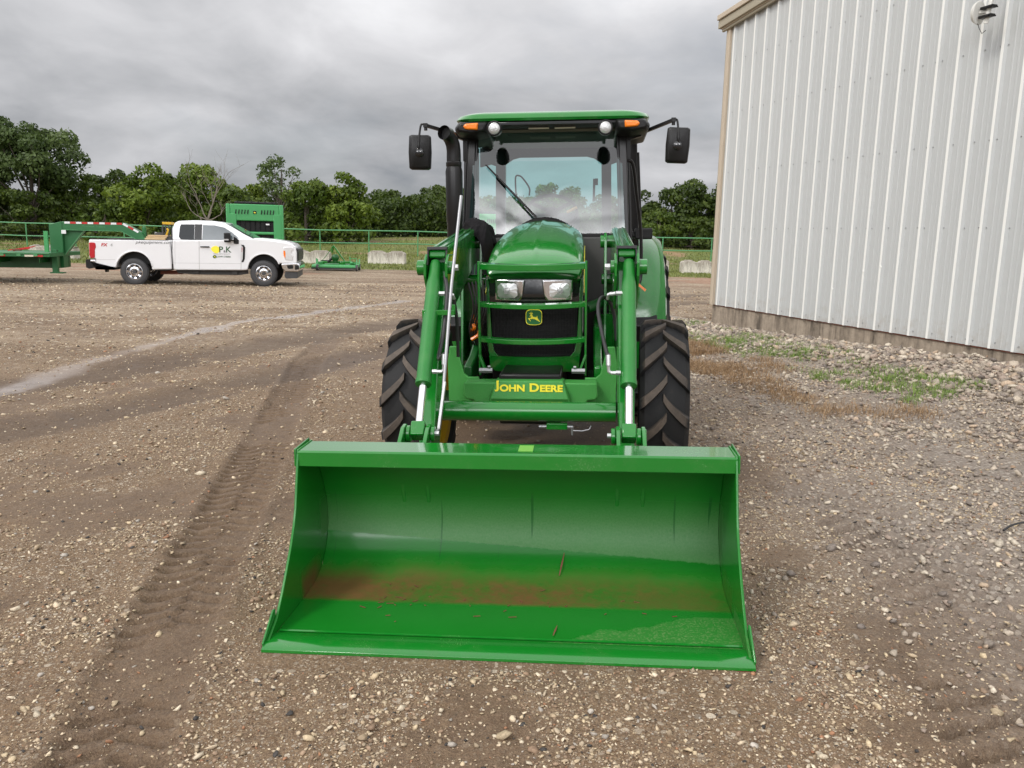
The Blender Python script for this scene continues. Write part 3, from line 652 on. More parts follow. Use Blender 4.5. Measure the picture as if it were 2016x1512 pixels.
# ================================================================== BARN
def barn():
    R = Matrix(((WD[0], -WN[0], 0, 0), (WD[1], -WN[1], 0, 0), (0, 0, 1, 0), (0, 0, 0, 1)))  # local x along wall to camera, y into the barn, z up
    b = thing('barn', 'white ribbed metal barn with tan corner trim on a concrete footing', 'barn', (WC[0], WC[1], 0), R)
    # concrete
    m = bpy.data.materials.new('footing_concrete'); m.use_nodes = True; t = m.node_tree; bs = t.nodes['Principled BSDF']; bs.inputs['Roughness'].default_value = .85
    tcn = N(t, 'ShaderNodeTexCoord'); mp_ = N(t, 'ShaderNodeMapping'); mp_.inputs['Scale'].default_value = (4.5, 1, .6); L(t, tcn.outputs['Object'], mp_.inputs[0])
    a = N(t, 'ShaderNodeTexNoise', inp={'Scale': 1.6, 'Detail': 8.0, 'Roughness': .65}); L(t, mp_.outputs[0], a.inputs['Vector'])
    c = N(t, 'ShaderNodeTexNoise', inp={'Scale': 14.0, 'Detail': 8.0, 'Roughness': .7}); L(t, tcn.outputs['Object'], c.inputs['Vector'])
    r = N(t, 'ShaderNodeValToRGB'); L(t, a.outputs[0], r.inputs[0]); r.color_ramp.elements[0].position = .33; r.color_ramp.elements[0].color = (.08, .064, .048, 1); r.color_ramp.elements[1].position = .60; r.color_ramp.elements[1].color = (.34, .28, .215, 1)
    e_ = r.color_ramp.elements.new(.45); e_.color = (.24, .195, .148, 1)
    mx_ = N(t, 'ShaderNodeMix', data_type='RGBA', blend_type='OVERLAY', inp={0: .5}); L(t, r.outputs[0], mx_.inputs[6]); L(t, c.outputs[0], mx_.inputs[7]); L(t, mx_.outputs[2], bs.inputs['Base Color'])
    bp = N(t, 'ShaderNodeBump', inp={'Strength': .5, 'Distance': .02}); L(t, c.outputs[0], bp.inputs['Height']); L(t, bp.outputs[0], bs.inputs['Normal'])
    MATS['footing'] = m
    # siding steel
    m = bpy.data.materials.new('siding_steel'); m.use_nodes = True; t = m.node_tree; bs = t.nodes['Principled BSDF']; bs.inputs['Roughness'].default_value = .45
    tcn = N(t, 'ShaderNodeTexCoord'); mp_ = N(t, 'ShaderNodeMapping'); mp_.inputs['Scale'].default_value = (1.2, 1, .35); L(t, tcn.outputs['Object'], mp_.inputs[0])
    a = N(t, 'ShaderNodeTexNoise', inp={'Scale': 2.0, 'Detail': 7.0, 'Roughness': .6}); L(t, mp_.outputs[0], a.inputs['Vector'])
    mx_ = N(t, 'ShaderNodeMix', data_type='RGBA'); mx_.inputs[6].default_value = (.46, .475, .47, 1); mx_.inputs[7].default_value = (.51, .52, .51, 1); L(t, a.outputs[0], mx_.inputs[0]); L(t, mx_.outputs[2], bs.inputs['Base Color'])
    spz = N(t, 'ShaderNodeSeparateXYZ'); L(t, tcn.outputs['Object'], spz.inputs[0]); nzs = N(t, 'ShaderNodeTexNoise', inp={'Scale': 6.0, 'Detail': 9.0, 'Roughness': .75}); L(t, tcn.outputs['Object'], nzs.inputs['Vector'])
    mz = N(t, 'ShaderNodeMapRange', inp={'From Min': .43, 'From Max': 1.3, 'To Min': .58, 'To Max': .22}); L(t, spz.outputs[2], mz.inputs[0]); lt = N(t, 'ShaderNodeMath', operation='SUBTRACT'); L(t, mz.outputs[0], lt.inputs[0]); L(t, nzs.outputs[0], lt.inputs[1])
    ml = N(t, 'ShaderNodeMath', operation='MULTIPLY', inp={1: 2.2}); ml.use_clamp = True; L(t, lt.outputs[0], ml.inputs[0]); mm_ = N(t, 'ShaderNodeMix', data_type='RGBA'); mm_.inputs[7].default_value = (.36, .31, .25, 1); L(t, ml.outputs[0], mm_.inputs[0]); L(t, mx_.outputs[2], mm_.inputs[6]); L(t, mm_.outputs[2], bs.inputs['Base Color'])
    MATS['siding'] = m
    m2 = pmat('rib_white', (.80, .80, .76), .5, var=.03)
    LEN = 16.5; Z0 = .435; EV = 5.17; SL = 0.098
    # profiled sheet: main ribs every 0.305 m, low stiffeners between
    prof = []; fl = []
    s0 = 0.10; nr = int((LEN-s0)/.305)
    prof.append((0.0, 0.0))
    for i in range(nr):
        c_ = s0+.10+i*.305
        for p, f in (((c_-.040, 0), 0), ((c_-.018, -.032), 0), ((c_+.018, -.032), 1), ((c_+.040, 0), 0), ((c_+.105, 0), 0), ((c_+.113, -.006), 0), ((c_+.127, -.006), 0), ((c_+.135, 0), 0), ((c_+.180, 0), 0), ((c_+.188, -.006), 0), ((c_+.202, -.006), 0), ((c_+.210, 0), 0)):
            prof.append(p); fl.append(f)
    prof.append((LEN, 0)); fl.append(0)
    def top(s): return EV+SL*s if s < 9 else EV+SL*(18-s)
    mb = MB(); n = len(prof)
    vs = [(p[0], p[1], Z0) for p in prof]+[(p[0], p[1], top(p[0])+.02) for p in prof]
    for i in range(n-1):
        mb.add([vs[i], vs[i+1], vs[n+i+1], vs[n+i]], [(0, 1, 2, 3)], fl[i])
    w = mb.build('wall_siding', ['siding', 'rib_white'], b, smooth=False)
    so = w.modifiers.new('solid', 'SOLIDIFY'); so.thickness = .002
    # other walls, roof
    DEP = 24
    mb = MB(); mb.box((.02, DEP/2+.05, (Z0+EV)/2), (.05, DEP-.12, EV-Z0)); mb.build('side_wall', 'siding', b)
    mb = MB(); mb.box((18-.02, DEP/2+.05, (Z0+EV)/2), (.05, DEP-.12, EV-Z0)); mb.box((17.2, .06, (Z0+EV)/2), (1.4, .05, EV-Z0)); mb.build('side_wall', 'siding', b)
    mb = MB(); mb.prism([(-.12, EV-.01), (9, EV+SL*9.0), (9, EV+SL*9+.05), (-.12, EV+.03)], 'y', -.10, DEP); mb.prism([(18.12, EV-.01), (9, EV+SL*9.0), (9, EV+SL*9+.05), (18.12, EV+.03)], 'y', -.10, DEP); mb.build('roof', 'tan_trim', b)
    # rake trim: sloping fascia with a lighter top lip
    mb = MB()
    k0, k1 = -.17, 9
    def rk(s, dz): return (s, EV+SL*s+dz)
    mb.prism([rk(k0, .02), rk(k1, .02), rk(k1, .15), rk(k0, .15)], 'y', -.135, -.04, 0)
    mb.prism([rk(k0, .155), rk(k1, .155), rk(k1, .24), rk(k0, .24)], 'y', -.165, -.02, 1)
    mb.prism([rk(k0+.05, -.04), rk(k1, -.04), rk(k1, .018), rk(k0+.05, .018)], 'y', -.085, -.04, 0)
    mb.build('rake_trim', ['tan_trim_dark', 'tan_trim'], b, bevel=.008)
    mb = MB(); mb.box((.035, -.012, (Z0+EV)/2), (.11, .055, EV-Z0), m=0); mb.box((-.035, .05, (Z0+EV)/2), (.03, .16, EV-Z0+.002), m=1); mb.box((.062, -.045, (Z0+EV)/2), (.05, .012, EV-Z0-.004), m=0)
    mb.build('corner_trim', ['tan_trim', 'tan_trim_dark'], b, bevel=.004)
    # footing
    mb = MB(); mb.box((LEN/2-.02, .12, -.05), (LEN, .20, .955)); mb.box((.085, DEP/2, -.06), (.20, DEP-.3, .95))
    mb.build('footing', 'footing', b, bevel=.01)
    mb = MB(); mb.box((LEN/2, .03, Z0-.006), (LEN-.1, .05, .018)); mb.build('base_flashing', 'rust', b)
    # screw rows
    mb = MB(); rr = random.Random(3)
    for zz in (.50, 1.78, 2.75, 3.75, 4.6):
        for i in range(nr):
            for dx in ((-.052, .052) if i % 3 == 0 else (.052,)):
                s_ = s0+.10+i*.305+dx
                if s_ < 8.6 and zz < top(s_)-.1: mb.cyl((s_, -.001, zz+rr.uniform(-.01, .01)), (s_, -.012, zz), .0065, n=6)
    mb.build('screws', 'zinc', b)
    # dents: creased rib ends
    mb = MB()
    for s_, zz, ln in ((1.117, 1.62, .10), (3.86, 1.20, .09), (4.17, 1.28, .07), (3.255, .93, .07)):
        mb.sphere((s_, -.030, zz), .022, n=8, sc=(1.0, .45, ln/.022*.35))
    mb.build('dent', 'rib_white', b)
    return b
barn()
def antenna():
    R = Matrix(((WD[0], -WN[0], 0, 0), (WD[1], -WN[1], 0, 0), (0, 0, 1, 0), (0, 0, 0, 1)))
    def onw(px, py, off=.25):
        rr = ray(px, py); n_ = np.array([WN[0], WN[1], 0]); c = np.array([WC[0], WC[1], 0])+n_*off
        p = EYE+rr*((c-EYE)@n_)/(rr@n_); q = p-np.array([WC[0], WC[1], 0]); return np.array([q[0]*WD[0]+q[1]*WD[1], -off, p[2]])
    b0 = onw(1941, 46); b1 = onw(1965, -60)
    t_ = thing('antenna', 'cream dish antenna on a white pipe bracket high on the barn wall', 'antenna', (0, 0, 0))
    base = np.array([WC[0], WC[1], 0]); t_.matrix_world = Matrix.Translation(Vector((WC[0], WC[1], 0)))@R
    d = (b1-b0)
    mb = MB(); mb.tube([b0, b0+d*.95, b0+d*1.1+np.array([0, .22, .03])], .024, 14); mb.box(tuple(b0+d*1.1+np.array([0, .24, .03])), (.1, .03, .16)); mb.build('mount_pipe', 'white_plastic', t_)
    for k_ in (.13, .30):
        c = b0+d*k_; mb = MB(); mb.box(tuple(c+np.array([0, -.012, 0])), (.16, .075, .028)); mb.cyl(tuple(c+np.array([.06, -.06, 0])), tuple(c+np.array([.06, .05, 0])), .008); mb.build('clamp', 'black_plastic', t_, bevel=.004)
    c = onw(1924, 26, .27); ax = Vector((-1, -.25, .05)).normalized()
    mb = MB(); mb.lathe([(.0, .045), (.06, .038), (.105, .015), (.125, -.02), (.118, -.026), (.0, -.03)], c, ax, 28); mb.build('dish', 'white_plastic', t_)
    mb = MB(); mb.cyl(c-np.array(ax)*.02, b0+d*.22, .018, .016, 12); mb.build('dish_arm', 'white_plastic', t_)
    mb = MB(); e = b0+np.array([.0, -.01, -.02]); mb.tube([c+np.array([.02, 0, -.11]), c+np.array([.05, 0, -.17]), e+np.array([-.03, 0, -.08]), e+np.array([.0, .02, -.05])], .004, 6); mb.build('cable', 'black_plastic', t_)
antenna()
# ================================================================== TRACTOR
TF = Frame((-0.014, 2.85, 0.0), -0.085, -0.030)
def bucket_mat():
    m = bpy.data.materials.new('bucket_paint'); m.use_nodes = True; t = m.node_tree; b = t.nodes['Principled BSDF']
    tcn = N(t, 'ShaderNodeTexCoord'); P = tcn.outputs['Object']; sp = N(t, 'ShaderNodeSeparateXYZ'); L(t, P, sp.inputs[0])
    def mth(op, a, c=None, d=None, cl=False):
        n = N(t, 'ShaderNodeMath', operation=op); n.use_clamp = cl
        for i, v in enumerate((a, c, d)):
            if v is None: continue
            if isinstance(v, (int, float)): n.inputs[i].default_value = v
            else: L(t, v, n.inputs[i])
        return n.outputs[0]
    def rng_(x, a, c, lo=0., hi=1.): n = N(t, 'ShaderNodeMapRange', interpolation_type='SMOOTHSTEP', inp={'From Min': a, 'From Max': c, 'To Min': lo, 'To Max': hi}); L(t, x, n.inputs[0]); return n.outputs[0]
    def noise(sc, det=6, rough=.6, st=None):
        v = P
        if st: mpn = N(t, 'ShaderNodeMapping'); mpn.inputs['Scale'].default_value = st; L(t, P, mpn.inputs[0]); v = mpn.outputs[0]
        n = N(t, 'ShaderNodeTexNoise', inp={'Scale': sc, 'Detail': det, 'Roughness': rough}); L(t, v, n.inputs['Vector']); return n.outputs[0]
    def mix(f, a, c):
        n = N(t, 'ShaderNodeMix', data_type='RGBA')
        for i, v in ((0, f), (6, a), (7, c)):
            if isinstance(v, (int, float)): n.inputs[i].default_value = v
            elif isinstance(v, tuple): n.inputs[i].default_value = (*v, 1)
            else: L(t, v, n.inputs[i])
        return n.outputs[2]
    X, Y, Z = sp.outputs
    nl = noise(3.0, 7, .6); ns = noise(28, 6, .7); nf = noise(120, 3, .6); nx = noise(2.2, 5, .6, (1, 1, 1))
    green = mix(nl, (0.005, 0.140, 0.010), (0.008, 0.180, 0.015))
    # dried clay film where water stood: back of the floor, from depth .42 to .72, edge wavers along x
    wob = mth('MULTIPLY_ADD', nx, .16, -.08)
    yy = mth('ADD', Y, wob)
    clay = mth('MULTIPLY', rng_(mth('ADD', Y, mth('MULTIPLY', wob, .25)), .415, .455), mth('SUBTRACT', 1.0, rng_(mth('ADD', yy, mth('MULTIPLY_ADD', ns, .10, -.05)), .58, .76)))
    xr = mth('SUBTRACT', 1.0, mth('MULTIPLY', rng_(X, .1, .85), .45))
    clay = mth('MULTIPLY', mth('MULTIPLY', clay, xr), rng_(mth('ADD', nl, mth('MULTIPLY', ns, .5)), .50, .90, .22, .90))
    low = mth('SUBTRACT', 1.0, rng_(Z, .05, .16)); clay = mth('MULTIPLY', clay, low)
    col = mix(clay, green, mix(ns, (0.085, 0.042, 0.014), (0.185, 0.075, 0.028)))
    # dull band painted pale as a highlight across the back, slanting down to the right
    line = mth('ADD', Z, mth('ADD', mth('MULTIPLY', X, .052), mth('MULTIPLY', ns, .02)))
    sheen = mth('MULTIPLY', rng_(line, .150, .158), mth('SUBTRACT', 1.0, rng_(Z, .22, .42)))
    sheen = mth('MULTIPLY', sheen, rng_(Y, .70, .74))
    col = mix(mth('MULTIPLY', sheen, mth('MULTIPLY_ADD', nf, .42, .06)), col, (0.22, 0.34, 0.18))
    # dry dusty patch on the front right of the floor
    e = mth('ADD', mth('MULTIPLY', X, 1.0), mth('MULTIPLY_ADD', Y, -2.35, mth('ADD', mth('MULTIPLY', nl, .55), mth('MULTIPLY', ns, .10))))
    dry = mth('MULTIPLY', mth('MULTIPLY', rng_(e, .17, .20), mth('SUBTRACT', 1.0, rng_(Y, .37, .385))), mth('SUBTRACT', 1.0, rng_(Z, .05, .08)))
    spk = rng_(nf, .48, .66)
    col = mix(mth('MULTIPLY', dry, mth('MULTIPLY_ADD', spk, .20, .04)), col, (0.36, 0.38, 0.20))
    # drip streaks down the back
    st = noise(1.0, 2, .5, (26, 0, 0.8)); drip = mth('MULTIPLY', mth('MULTIPLY', rng_(st, .69, .71), rng_(Y, .72, .76)), rng_(Z, .42, .36))
    col = mix(mth('MULTIPLY', drip, .8), col, (0.008, 0.10, 0.015))
    L(t, col, b.inputs['Base Color'])
    b.inputs['Specular IOR Level'].default_value = .35
    ro = mth('ADD', .24, mth('ADD', mth('MULTIPLY', clay, .42), mth('ADD', mth('MULTIPLY', sheen, .22), mth('MULTIPLY', dry, .28)))); L(t, ro, b.inputs['Roughness'])
    cw = mth('SUBTRACT', .30, mth('ADD', mth('MULTIPLY', clay, .35), mth('ADD', mth('MULTIPLY', sheen, .3), mth('MULTIPLY', dry, .3))), cl=True); L(t, cw, b.inputs['Coat Weight']); b.inputs['Coat Roughness'].default_value = .12
    bp = N(t, 'ShaderNodeBump', inp={'Strength': .12, 'Distance': .01}); L(t, mth('ADD', nl, mth('MULTIPLY', ns, .3)), bp.inputs['Height']); L(t, bp.outputs[0], b.inputs['Normal'])
    MATS['bucket_paint'] = m
bucket_mat()

def tyre(name, parent, c, R, w, lugs, lugh, rimr, rim_col='yellow_paint', side=1):
    """ag tyre, axis along x, centre c; returns tyre part with wheel rim as sub-part"""
    c = Vector(c)
    w2 = w/2; Rc = R-lugh
    prof = [(rimr, -w2*.62), (rimr+.015, -w2*.74), (rimr+(Rc-rimr)*.35, -w2*.98), (rimr+(Rc-rimr)*.65, -w2*1.0), (Rc-.035, -w2*.93), (Rc-.012, -w2*.80), (Rc, -w2*.4), (Rc+.004, 0), (Rc, w2*.4), (Rc-.012, w2*.80), (Rc-.035, w2*.93), (rimr+(Rc-rimr)*.65, w2*1.0), (rimr+(Rc-rimr)*.35, w2*.98), (rimr+.015, w2*.74), (rimr, w2*.62)]
    mb = MB(); mb.lathe(prof, c, (1, 0, 0), 72, cap=False)
    nb = len(mb.v)
    def P(u, a, r): return (c.x+u, c.y-math.cos(a)*r*1.0, c.z+math.sin(a)*r)     # a=0 front
    for s in (-1, 1):
        for i in range(lugs):
            a0 = 2*math.pi*(i+(0.5 if s > 0 else 0))/lugs
            K = 7; top = []; bot = []
            sw = .56 if w < .35 else .5      # angular sweep in metres along circumference
            for k in range(K):
                q = k/(K-1); u = s*(w2*(-.07+1.05*q))
                # lug leads at the centre and trails at the shoulder, curving
                aa = a0+(-(q**.80)*sw*w2/R*2.0)*1.0
                hw = (.0235+.006*q)*(1 if w < .35 else 1.35)/R
                rr_ = R-.006*q*q-(.030*max(0, q-.85)/.15)
                rb = Rc-.01-(.05*max(0, q-.8)/.2)
                top.append((P(u, aa-hw, rr_), P(u, aa+hw, rr_))); bot.append((P(u, aa-hw*1.45, rb), P(u, aa+hw*1.45, rb)))
            rings = [[bot[k][0], top[k][0], top[k][1], bot[k][1]] for k in range(K)]
            mb.loft(rings)
    o = mb.build(name, 'tyre', parent, ang=28)
    me = o.data; n = len(me.vertices); co = np.empty(n*3); me.vertices.foreach_get('co', co); co = co.reshape(-1, 3)
    rad = np.hypot(co[:, 1]-c.y, co[:, 2]-c.z); dirt = np.where(rad > R-.014, .34, -.38)
    a = me.attributes.new('dirt', 'FLOAT', 'POINT'); a.data.foreach_set('value', dirt.astype(np.float32))
    # rim
    mb = MB()
    mb.lathe([(rimr+.012, -w2*.66), (rimr-.01, -w2*.66), (rimr-.02, -w2*.5), (rimr-.05, -w2*.3), (rimr-.055, w2*.3), (rimr-.02, w2*.5), (rimr-.01, w2*.66), (rimr+.012, w2*.66)], c, (1, 0, 0), 48, cap=False)
    dq = side*w2*.15
    mb.lathe([(rimr-.055, dq), (rimr*.5, dq-side*.03), (.09, dq-side*.03), (.0, dq-side*.03)], c, (1, 0, 0), 48, cap=False)
    mb.lathe([(.09, dq-side*.10), (.085, dq+side*.06), (.0, dq+side*.07)], c, (1, 0, 0), 24)
    for k in range(8):
        a = k*math.pi/4; mb.cyl((c.x+dq-side*.03, c.y+math.cos(a)*.12, c.z+math.sin(a)*.12), (c.x+dq+side*.0, c.y+math.cos(a)*.12, c.z+math.sin(a)*.12), .013, n=6)
    mb.lathe([(rimr+.016, -side*w2*.86), (rimr-.02, -side*w2*.80), (rimr-.04, -side*w2*.55), (.16, -side*w2*.40), (.10, -side*w2*.40)], c, (1, 0, 0), 48, cap=False)
    mb.build('wheel_rim', rim_col, o, ang=30)
    return o

def tractor():
    T = thing('tractor', 'green cab tractor with a front loader, its wide green bucket flat on the muddy yard', 'tractor', TF.o, TF.m)
    # ---------------- bucket
    prof = [(.02, .012), (.45, .016), (.56, .020), (.64, .034), (.71, .065), (.765, .112), (.80, .165), (.825, .235), (.825, .30), (.81, .37), (.785, .43), (.755, .49), (.722, .545), (.685, .60), (.655, .66)]
    mb = MB(); mb.sheet(prof, .008, 'x', -.915, .915)
    bk = mb.build('bucket', 'bucket_paint', T, bevel=.002)
    mb = MB()
    mb.prism([(.650, .668), (.482, .668), (.476, .660), (.472, .600), (.482, .598), (.488, .655), (.650, .655)], 'x', -.925, .925)
    mb.build('top_rail', 'green_paint', bk, bevel=.003)
    side = [(.480, .672), (.462, .60), (.440, .52), (.415, .43), (.385, .365), (.34, .295), (.285, .225), (.215, .14), (.14, .065), (.07, .030), (.03, .010), (.60, .012), (.70, .055), (.765, .100), (.81, .16), (.838, .235), (.838, .30), (.82, .38), (.79, .45), (.735, .55), (.66, .672)]
    for s in (-1, 1):
        mb = MB(); mb.prism(side, 'x', s*.915, s*.926); mb.build('side_plate', 'bucket_paint', bk, bevel=.0025)
        mb = MB(); mb.prism([(.022, .001), (.014, .020), (.135, .104), (.155, .100), (.155, .001)], 'x', s*.9262, s*.9345); mb.build('side_cutter', 'green_paint', bk, bevel=.003)
        # small chamfer plate on the top corners
        mb = MB(); mb.prism([(.468, .60), (.474, .676), (.655, .682), (.655, .655), (.50, .655)], 'x', s*.9262, s*.934); mb.build('corner_gusset', 'green_paint', bk, bevel=.002)
    mb = MB(); mb.prism([(-.004, -.006), (-.002, .006), (.025, .0165), (.108, .0205), (.118, .0155), (.118, -.006)], 'x', -.930, .930); mb.build('cutting_edge', 'green_paint', bk, bevel=.0015)
    mb = MB(); mb.prism([(-.003, -.012), (.16, -.012), (.16, -.0065), (-.003, -.0065)], 'x', -.930, .930); mb.build('wear_edge', 'rust', bk)
    # step where the floor overlaps the edge, a scratch and rust marks
    mb = MB(); mb.prism([(.128, .0175), (.136, .0175), (.136, .0225), (.128, .0205)], 'x', -.905, .905); mb.build('weld_bead', 'green_paint', bk)
    mb = MB()
    for (a, b_, w_) in ((TF.z(1112, 1085, .10), TF.z(1100, 1150, .045), .008), (TF.z(1097, 1232, .0185), TF.z(1089, 1252, .0185), .007)):
        d = (b_-a); px_ = np.array([1, 0, 0])*w_/2
        if a[2] > .03: a[1] = .764-.0; a[2] = .125; b_[1] = .672; b_[2] = .052
        lift = np.array([0, -.002, .003])
        mb.add([a-px_*.3+lift, a+px_*.3+lift, (a+b_)/2+px_+lift, b_+px_*.5+lift, b_-px_*.5+lift, (a+b_)/2-px_+lift], [(0, 1, 2, 5), (5, 2, 3, 4)])
    mb.build('scratch', 'rust', bk)
    mb = MB(); rr = random.Random(5)
    for i in range(34):
        x = rr.gauss(-.50, .10) if i < 12 else (rr.gauss(-.15, .25) if i < 26 else rr.uniform(-.8, .8)) if i < 60 else rr.uniform(-.85, .85); y = rr.gauss(.43, .06) if i < 60 else rr.uniform(.15, .6)
        if abs(x) > .88 or y < .14 or y > .62: continue
        a = rr.uniform(0, 3.14); l_ = rr.uniform(.006, .035); z = .018+(.0 if y < .5 else (y-.5)*.12)
        mb.bar((x, y, z), (x+math.cos(a)*l_, y+math.sin(a)*l_*.5, z+.002), .003, .002)
    mb.build('straw_litter', 'rust', bk)
    # back brackets and decal on the rail
    mb = MB(); mb.box((0.053, .568, .6695), (.062, .10, .0015)); mb.build('decal', 'decal_lime', bk)
    for s in (-1, 1):
        mb = MB()
        for dx in (-.058, .058):
            mb.prism([(.70, .58), (.72, .63), (.82, .695), (.88, .70), (.93, .64), (1.0, .40), (1.0, .20), (.83, .16), (.83, .30), (.76, .50)], 'x', s*.49+(.02 if s > 0 else .008)+dx-.009, s*.49+(.02 if s > 0 else .008)+dx+.009)
        mb.box((s*.49+.02, .90, .30), (.10, .05, .25))
        mb.build('bracket_plate', 'green_paint', bk, bevel=.003)
    # ---------------- loader arms
    for s in (-1, 1):
        X = s*.49+(.02 if s > 0 else .008)
        mb = MB()
        # lower boom (box section) and knee plates
        low = [(.93, .22), (.98, .18), (1.05, .24), (1.42, .86), (1.74, 1.22), (1.82, 1.36), (1.70, 1.44), (1.58, 1.44), (1.48, 1.28), (1.22, .92), (.94, .32)]
        mb.prism(low, 'x', X-.038-s*.006, X+.038-s*.006)
        arm = mb.build('loader_arm', 'green_paint', T, bevel=.006)
        # upper boom: front mouth px at knee, rising to the rear pivot
        mb = MB()
        up_ = [(1.50, 1.46), (1.52, 1.505), (2.62, 1.615), (2.86, 1.60), (2.95, 1.50), (2.90, 1.40), (2.62, 1.38), (2.05, 1.24), (1.80, 1.18), (1.62, 1.25), (1.60, 1.42)]
        mb.prism(up_, 'x', X-.046, X+.046)
        mb.build('upper_boom', 'green_paint', arm, bevel=.009)
        mb = MB()
        for dx in (-.022, .022):
            mb.bar((X+dx, 1.56, 1.513), (X+dx, 2.60, 1.617), .014, .008)
        mb.build('boom_rib', 'green_paint', arm, bevel=.003)
        mb = MB()
        for x0_, x1_ in ((X-.053, X-.046), (X+.046, X+.053)): mb.prism([(1.480, 1.42), (1.508, 1.510), (1.53, 1.510), (1.50, 1.42)], 'x', x0_, x1_)
        mb.prism([(1.496, 1.500), (1.500, 1.513), (1.53, 1.514), (1.53, 1.502)], 'x', X-.053, X+.053)
        mb.build('boom_mouth', 'black_paint', arm)
        mb = MB()
        for dx in (-.057, .057):
            mb.prism([(1.44, 1.36), (1.44, 1.43), (1.50, 1.475), (1.70, 1.47), (1.75, 1.30), (1.58, 1.18)], 'x', X+dx-.007, X+dx+.007)
        mb.cyl((X+s*.062, 1.50, 1.405), (X+s*.105, 1.50, 1.405), .040, n=24); mb.cyl((X-s*.062, 1.50, 1.405), (X-s*.082, 1.50, 1.405), .034, n=24)
        mb.build('knee_plate', 'green_paint', arm, bevel=.003)
        mb = MB(); mb.cyl((X-s*.083, 1.50, 1.405), (X-s*.112, 1.50, 1.405), .019, n=6); mb.cyl((X-s*.053, 1.56, 1.33), (X-s*.066, 1.56, 1.33), .010, n=6); mb.build('bolt', 'zinc_bright', arm, bevel=.002)
        # mast
        mb = MB()
        for dx in (-.062, .062):
            mb.prism([(2.58, .72), (2.66, 1.30), (2.70, 1.54), (2.78, 1.588), (2.96, 1.57), (3.02, 1.40), (2.98, .72)], 'x', X-s*.02+dx-.009, X-s*.02+dx+.009)
        mb.box((X-s*.02, 2.92, 1.0), (.12, .03, .60))
        mb.cyl((X-s*.02-.095, 2.80, 1.53), (X-s*.02+.095, 2.80, 1.53), .042, n=24)
        mb.cyl((X-s*.02-.085, 2.80, 1.28), (X-s*.02+.085, 2.80, 1.28), .035, n=20)
        mb.build('mast', 'green_paint', T, bevel=.003)
        # cylinder along the front of the arm
        a = Vector((X+s*.012, 1.50, 1.405)); b_ = Vector((X-s*.008, .86, .665)); d = (b_-a).normalized(); n_ = d.cross(Vector((1, 0, 0)))
        mb = MB(); p = lambda q: a+(b_-a)*q
        mb.tube([p(-.035), p(.0), p(.075), p(.10), p(.13), p(.70), p(.712), p(.735), p(.737)], [.026, .031, .031, .034, .0365, .0365, .039, .039, .026], 28)
        cy = mb.build('lift_cylinder', 'green_cast', T, bevel=0)
        mb = MB(); mb.tube([p(.72), p(.98)], .0185, 24); mb.build('piston_rod', 'chrome_rod', cy)
        mb = MB(); mb.bar(p(.955), p(1.03), .066, .066, n_); mb.build('rod_eye', 'green_paint', cy, bevel=.006)
        mb = MB()
        for dx, r_ in ((-.046, .040), (.046, .040), (-.070, .038), (.070, .038)):
            mb.cyl((b_.x+dx-.010, b_.y+.005, b_.z-.01), (b_.x+dx+.010, b_.y+.005, b_.z-.01), r_, n=28)
        mb.build('clevis_plate', 'green_paint', cy, bevel=.004)
        mb = MB(); mb.cyl((b_.x-s*.08, b_.y, b_.z-.005), (b_.x-s*.098, b_.y, b_.z-.005), .012, n=6); mb.build('bolt', 'zinc_bright', cy)
        # lower fitting + hose
        f0 = p(.66)+Vector((-s*.039, 0, 0))
        mb = MB(); mb.cyl(f0, f0+Vector((-s*.022, 0, .001)), .012, n=6); mb.cyl(f0+Vector((-s*.02, 0, 0)), f0+Vector((-s*.045, 0, 0)), .009, n=10); mb.tube([f0+Vector((-s*.045, 0, 0)), f0+Vector((-s*.056, 0, .008)), f0+Vector((-s*.058, 0, .035))], .009, 10); mb.cyl(f0+Vector((-s*.058, 0, .035)), f0+Vector((-s*.060, .01, .085)), .012, n=12)
        f1 = p(.175)+Vector((-s*.035, 0, 0)); mb.cyl(f1, f1+Vector((-s*.03, 0, 0)), .013, n=6); mb.cyl(f1+Vector((-s*.03, 0, 0)), f1+Vector((-s*.055, .01, -.005)), .010, n=10); mb.tube([f1+Vector((-s*.05, .01, 0)), f1+Vector((-s*.068, .015, -.008)), f1+Vector((-s*.07, .04, -.03))], .009, 10)
        mb.build('hose_fitting', 'zinc_bright', cy)
        mb = MB(); q0 = f0+Vector((-s*.060, .01, .085))
        if s < 0: pts = [q0]+[TF.y(*k) for k in ((864, 705, 1.20), (872, 660, 1.27), (878, 610, 1.34), (880, 570, 1.40), (876, 545, 1.46))]
        else:
            pts = [TF.y(*k) for k in ((1203, 737, 1.13), (1196, 700, 1.25), (1185, 655, 1.45), (1178, 615, 1.62), (1180, 592, 1.72), (1189, 585, 1.8), (1202, 597, 1.85), (1210, 625, 1.88), (1214, 670, 1.9))]
            pts[0] = np.array(q0)
        # smooth
        def cr_(P_, k=6):
            P_ = [Vector(x) for x in P_]; P_ = [P_[0]*2-P_[1]]+P_+[P_[-1]*2-P_[-2]]; o_ = []
            for i in range(1, len(P_)-2):
                for j in range(k):
                    u = j/k; o_.append(.5*((2*P_[i])+(-P_[i-1]+P_[i+1])*u+(2*P_[i-1]-5*P_[i]+4*P_[i+1]-P_[i+2])*u*u+(-P_[i-1]+3*P_[i]-3*P_[i+1]+P_[i+2])*u**3))
            return o_+[P_[-2]]
        globals()['catmull'] = cr_
        mb.tube(cr_(pts), .0105, 12)
        if s < 0: mb.tube(cr_([f1+Vector((.07, .04, -.03)), f1+Vector((.075, .10, -.16)), f1+Vector((.07, .15, -.35))]), .0095, 10)
        mb.build('hose', 'hose_rubber', cy)
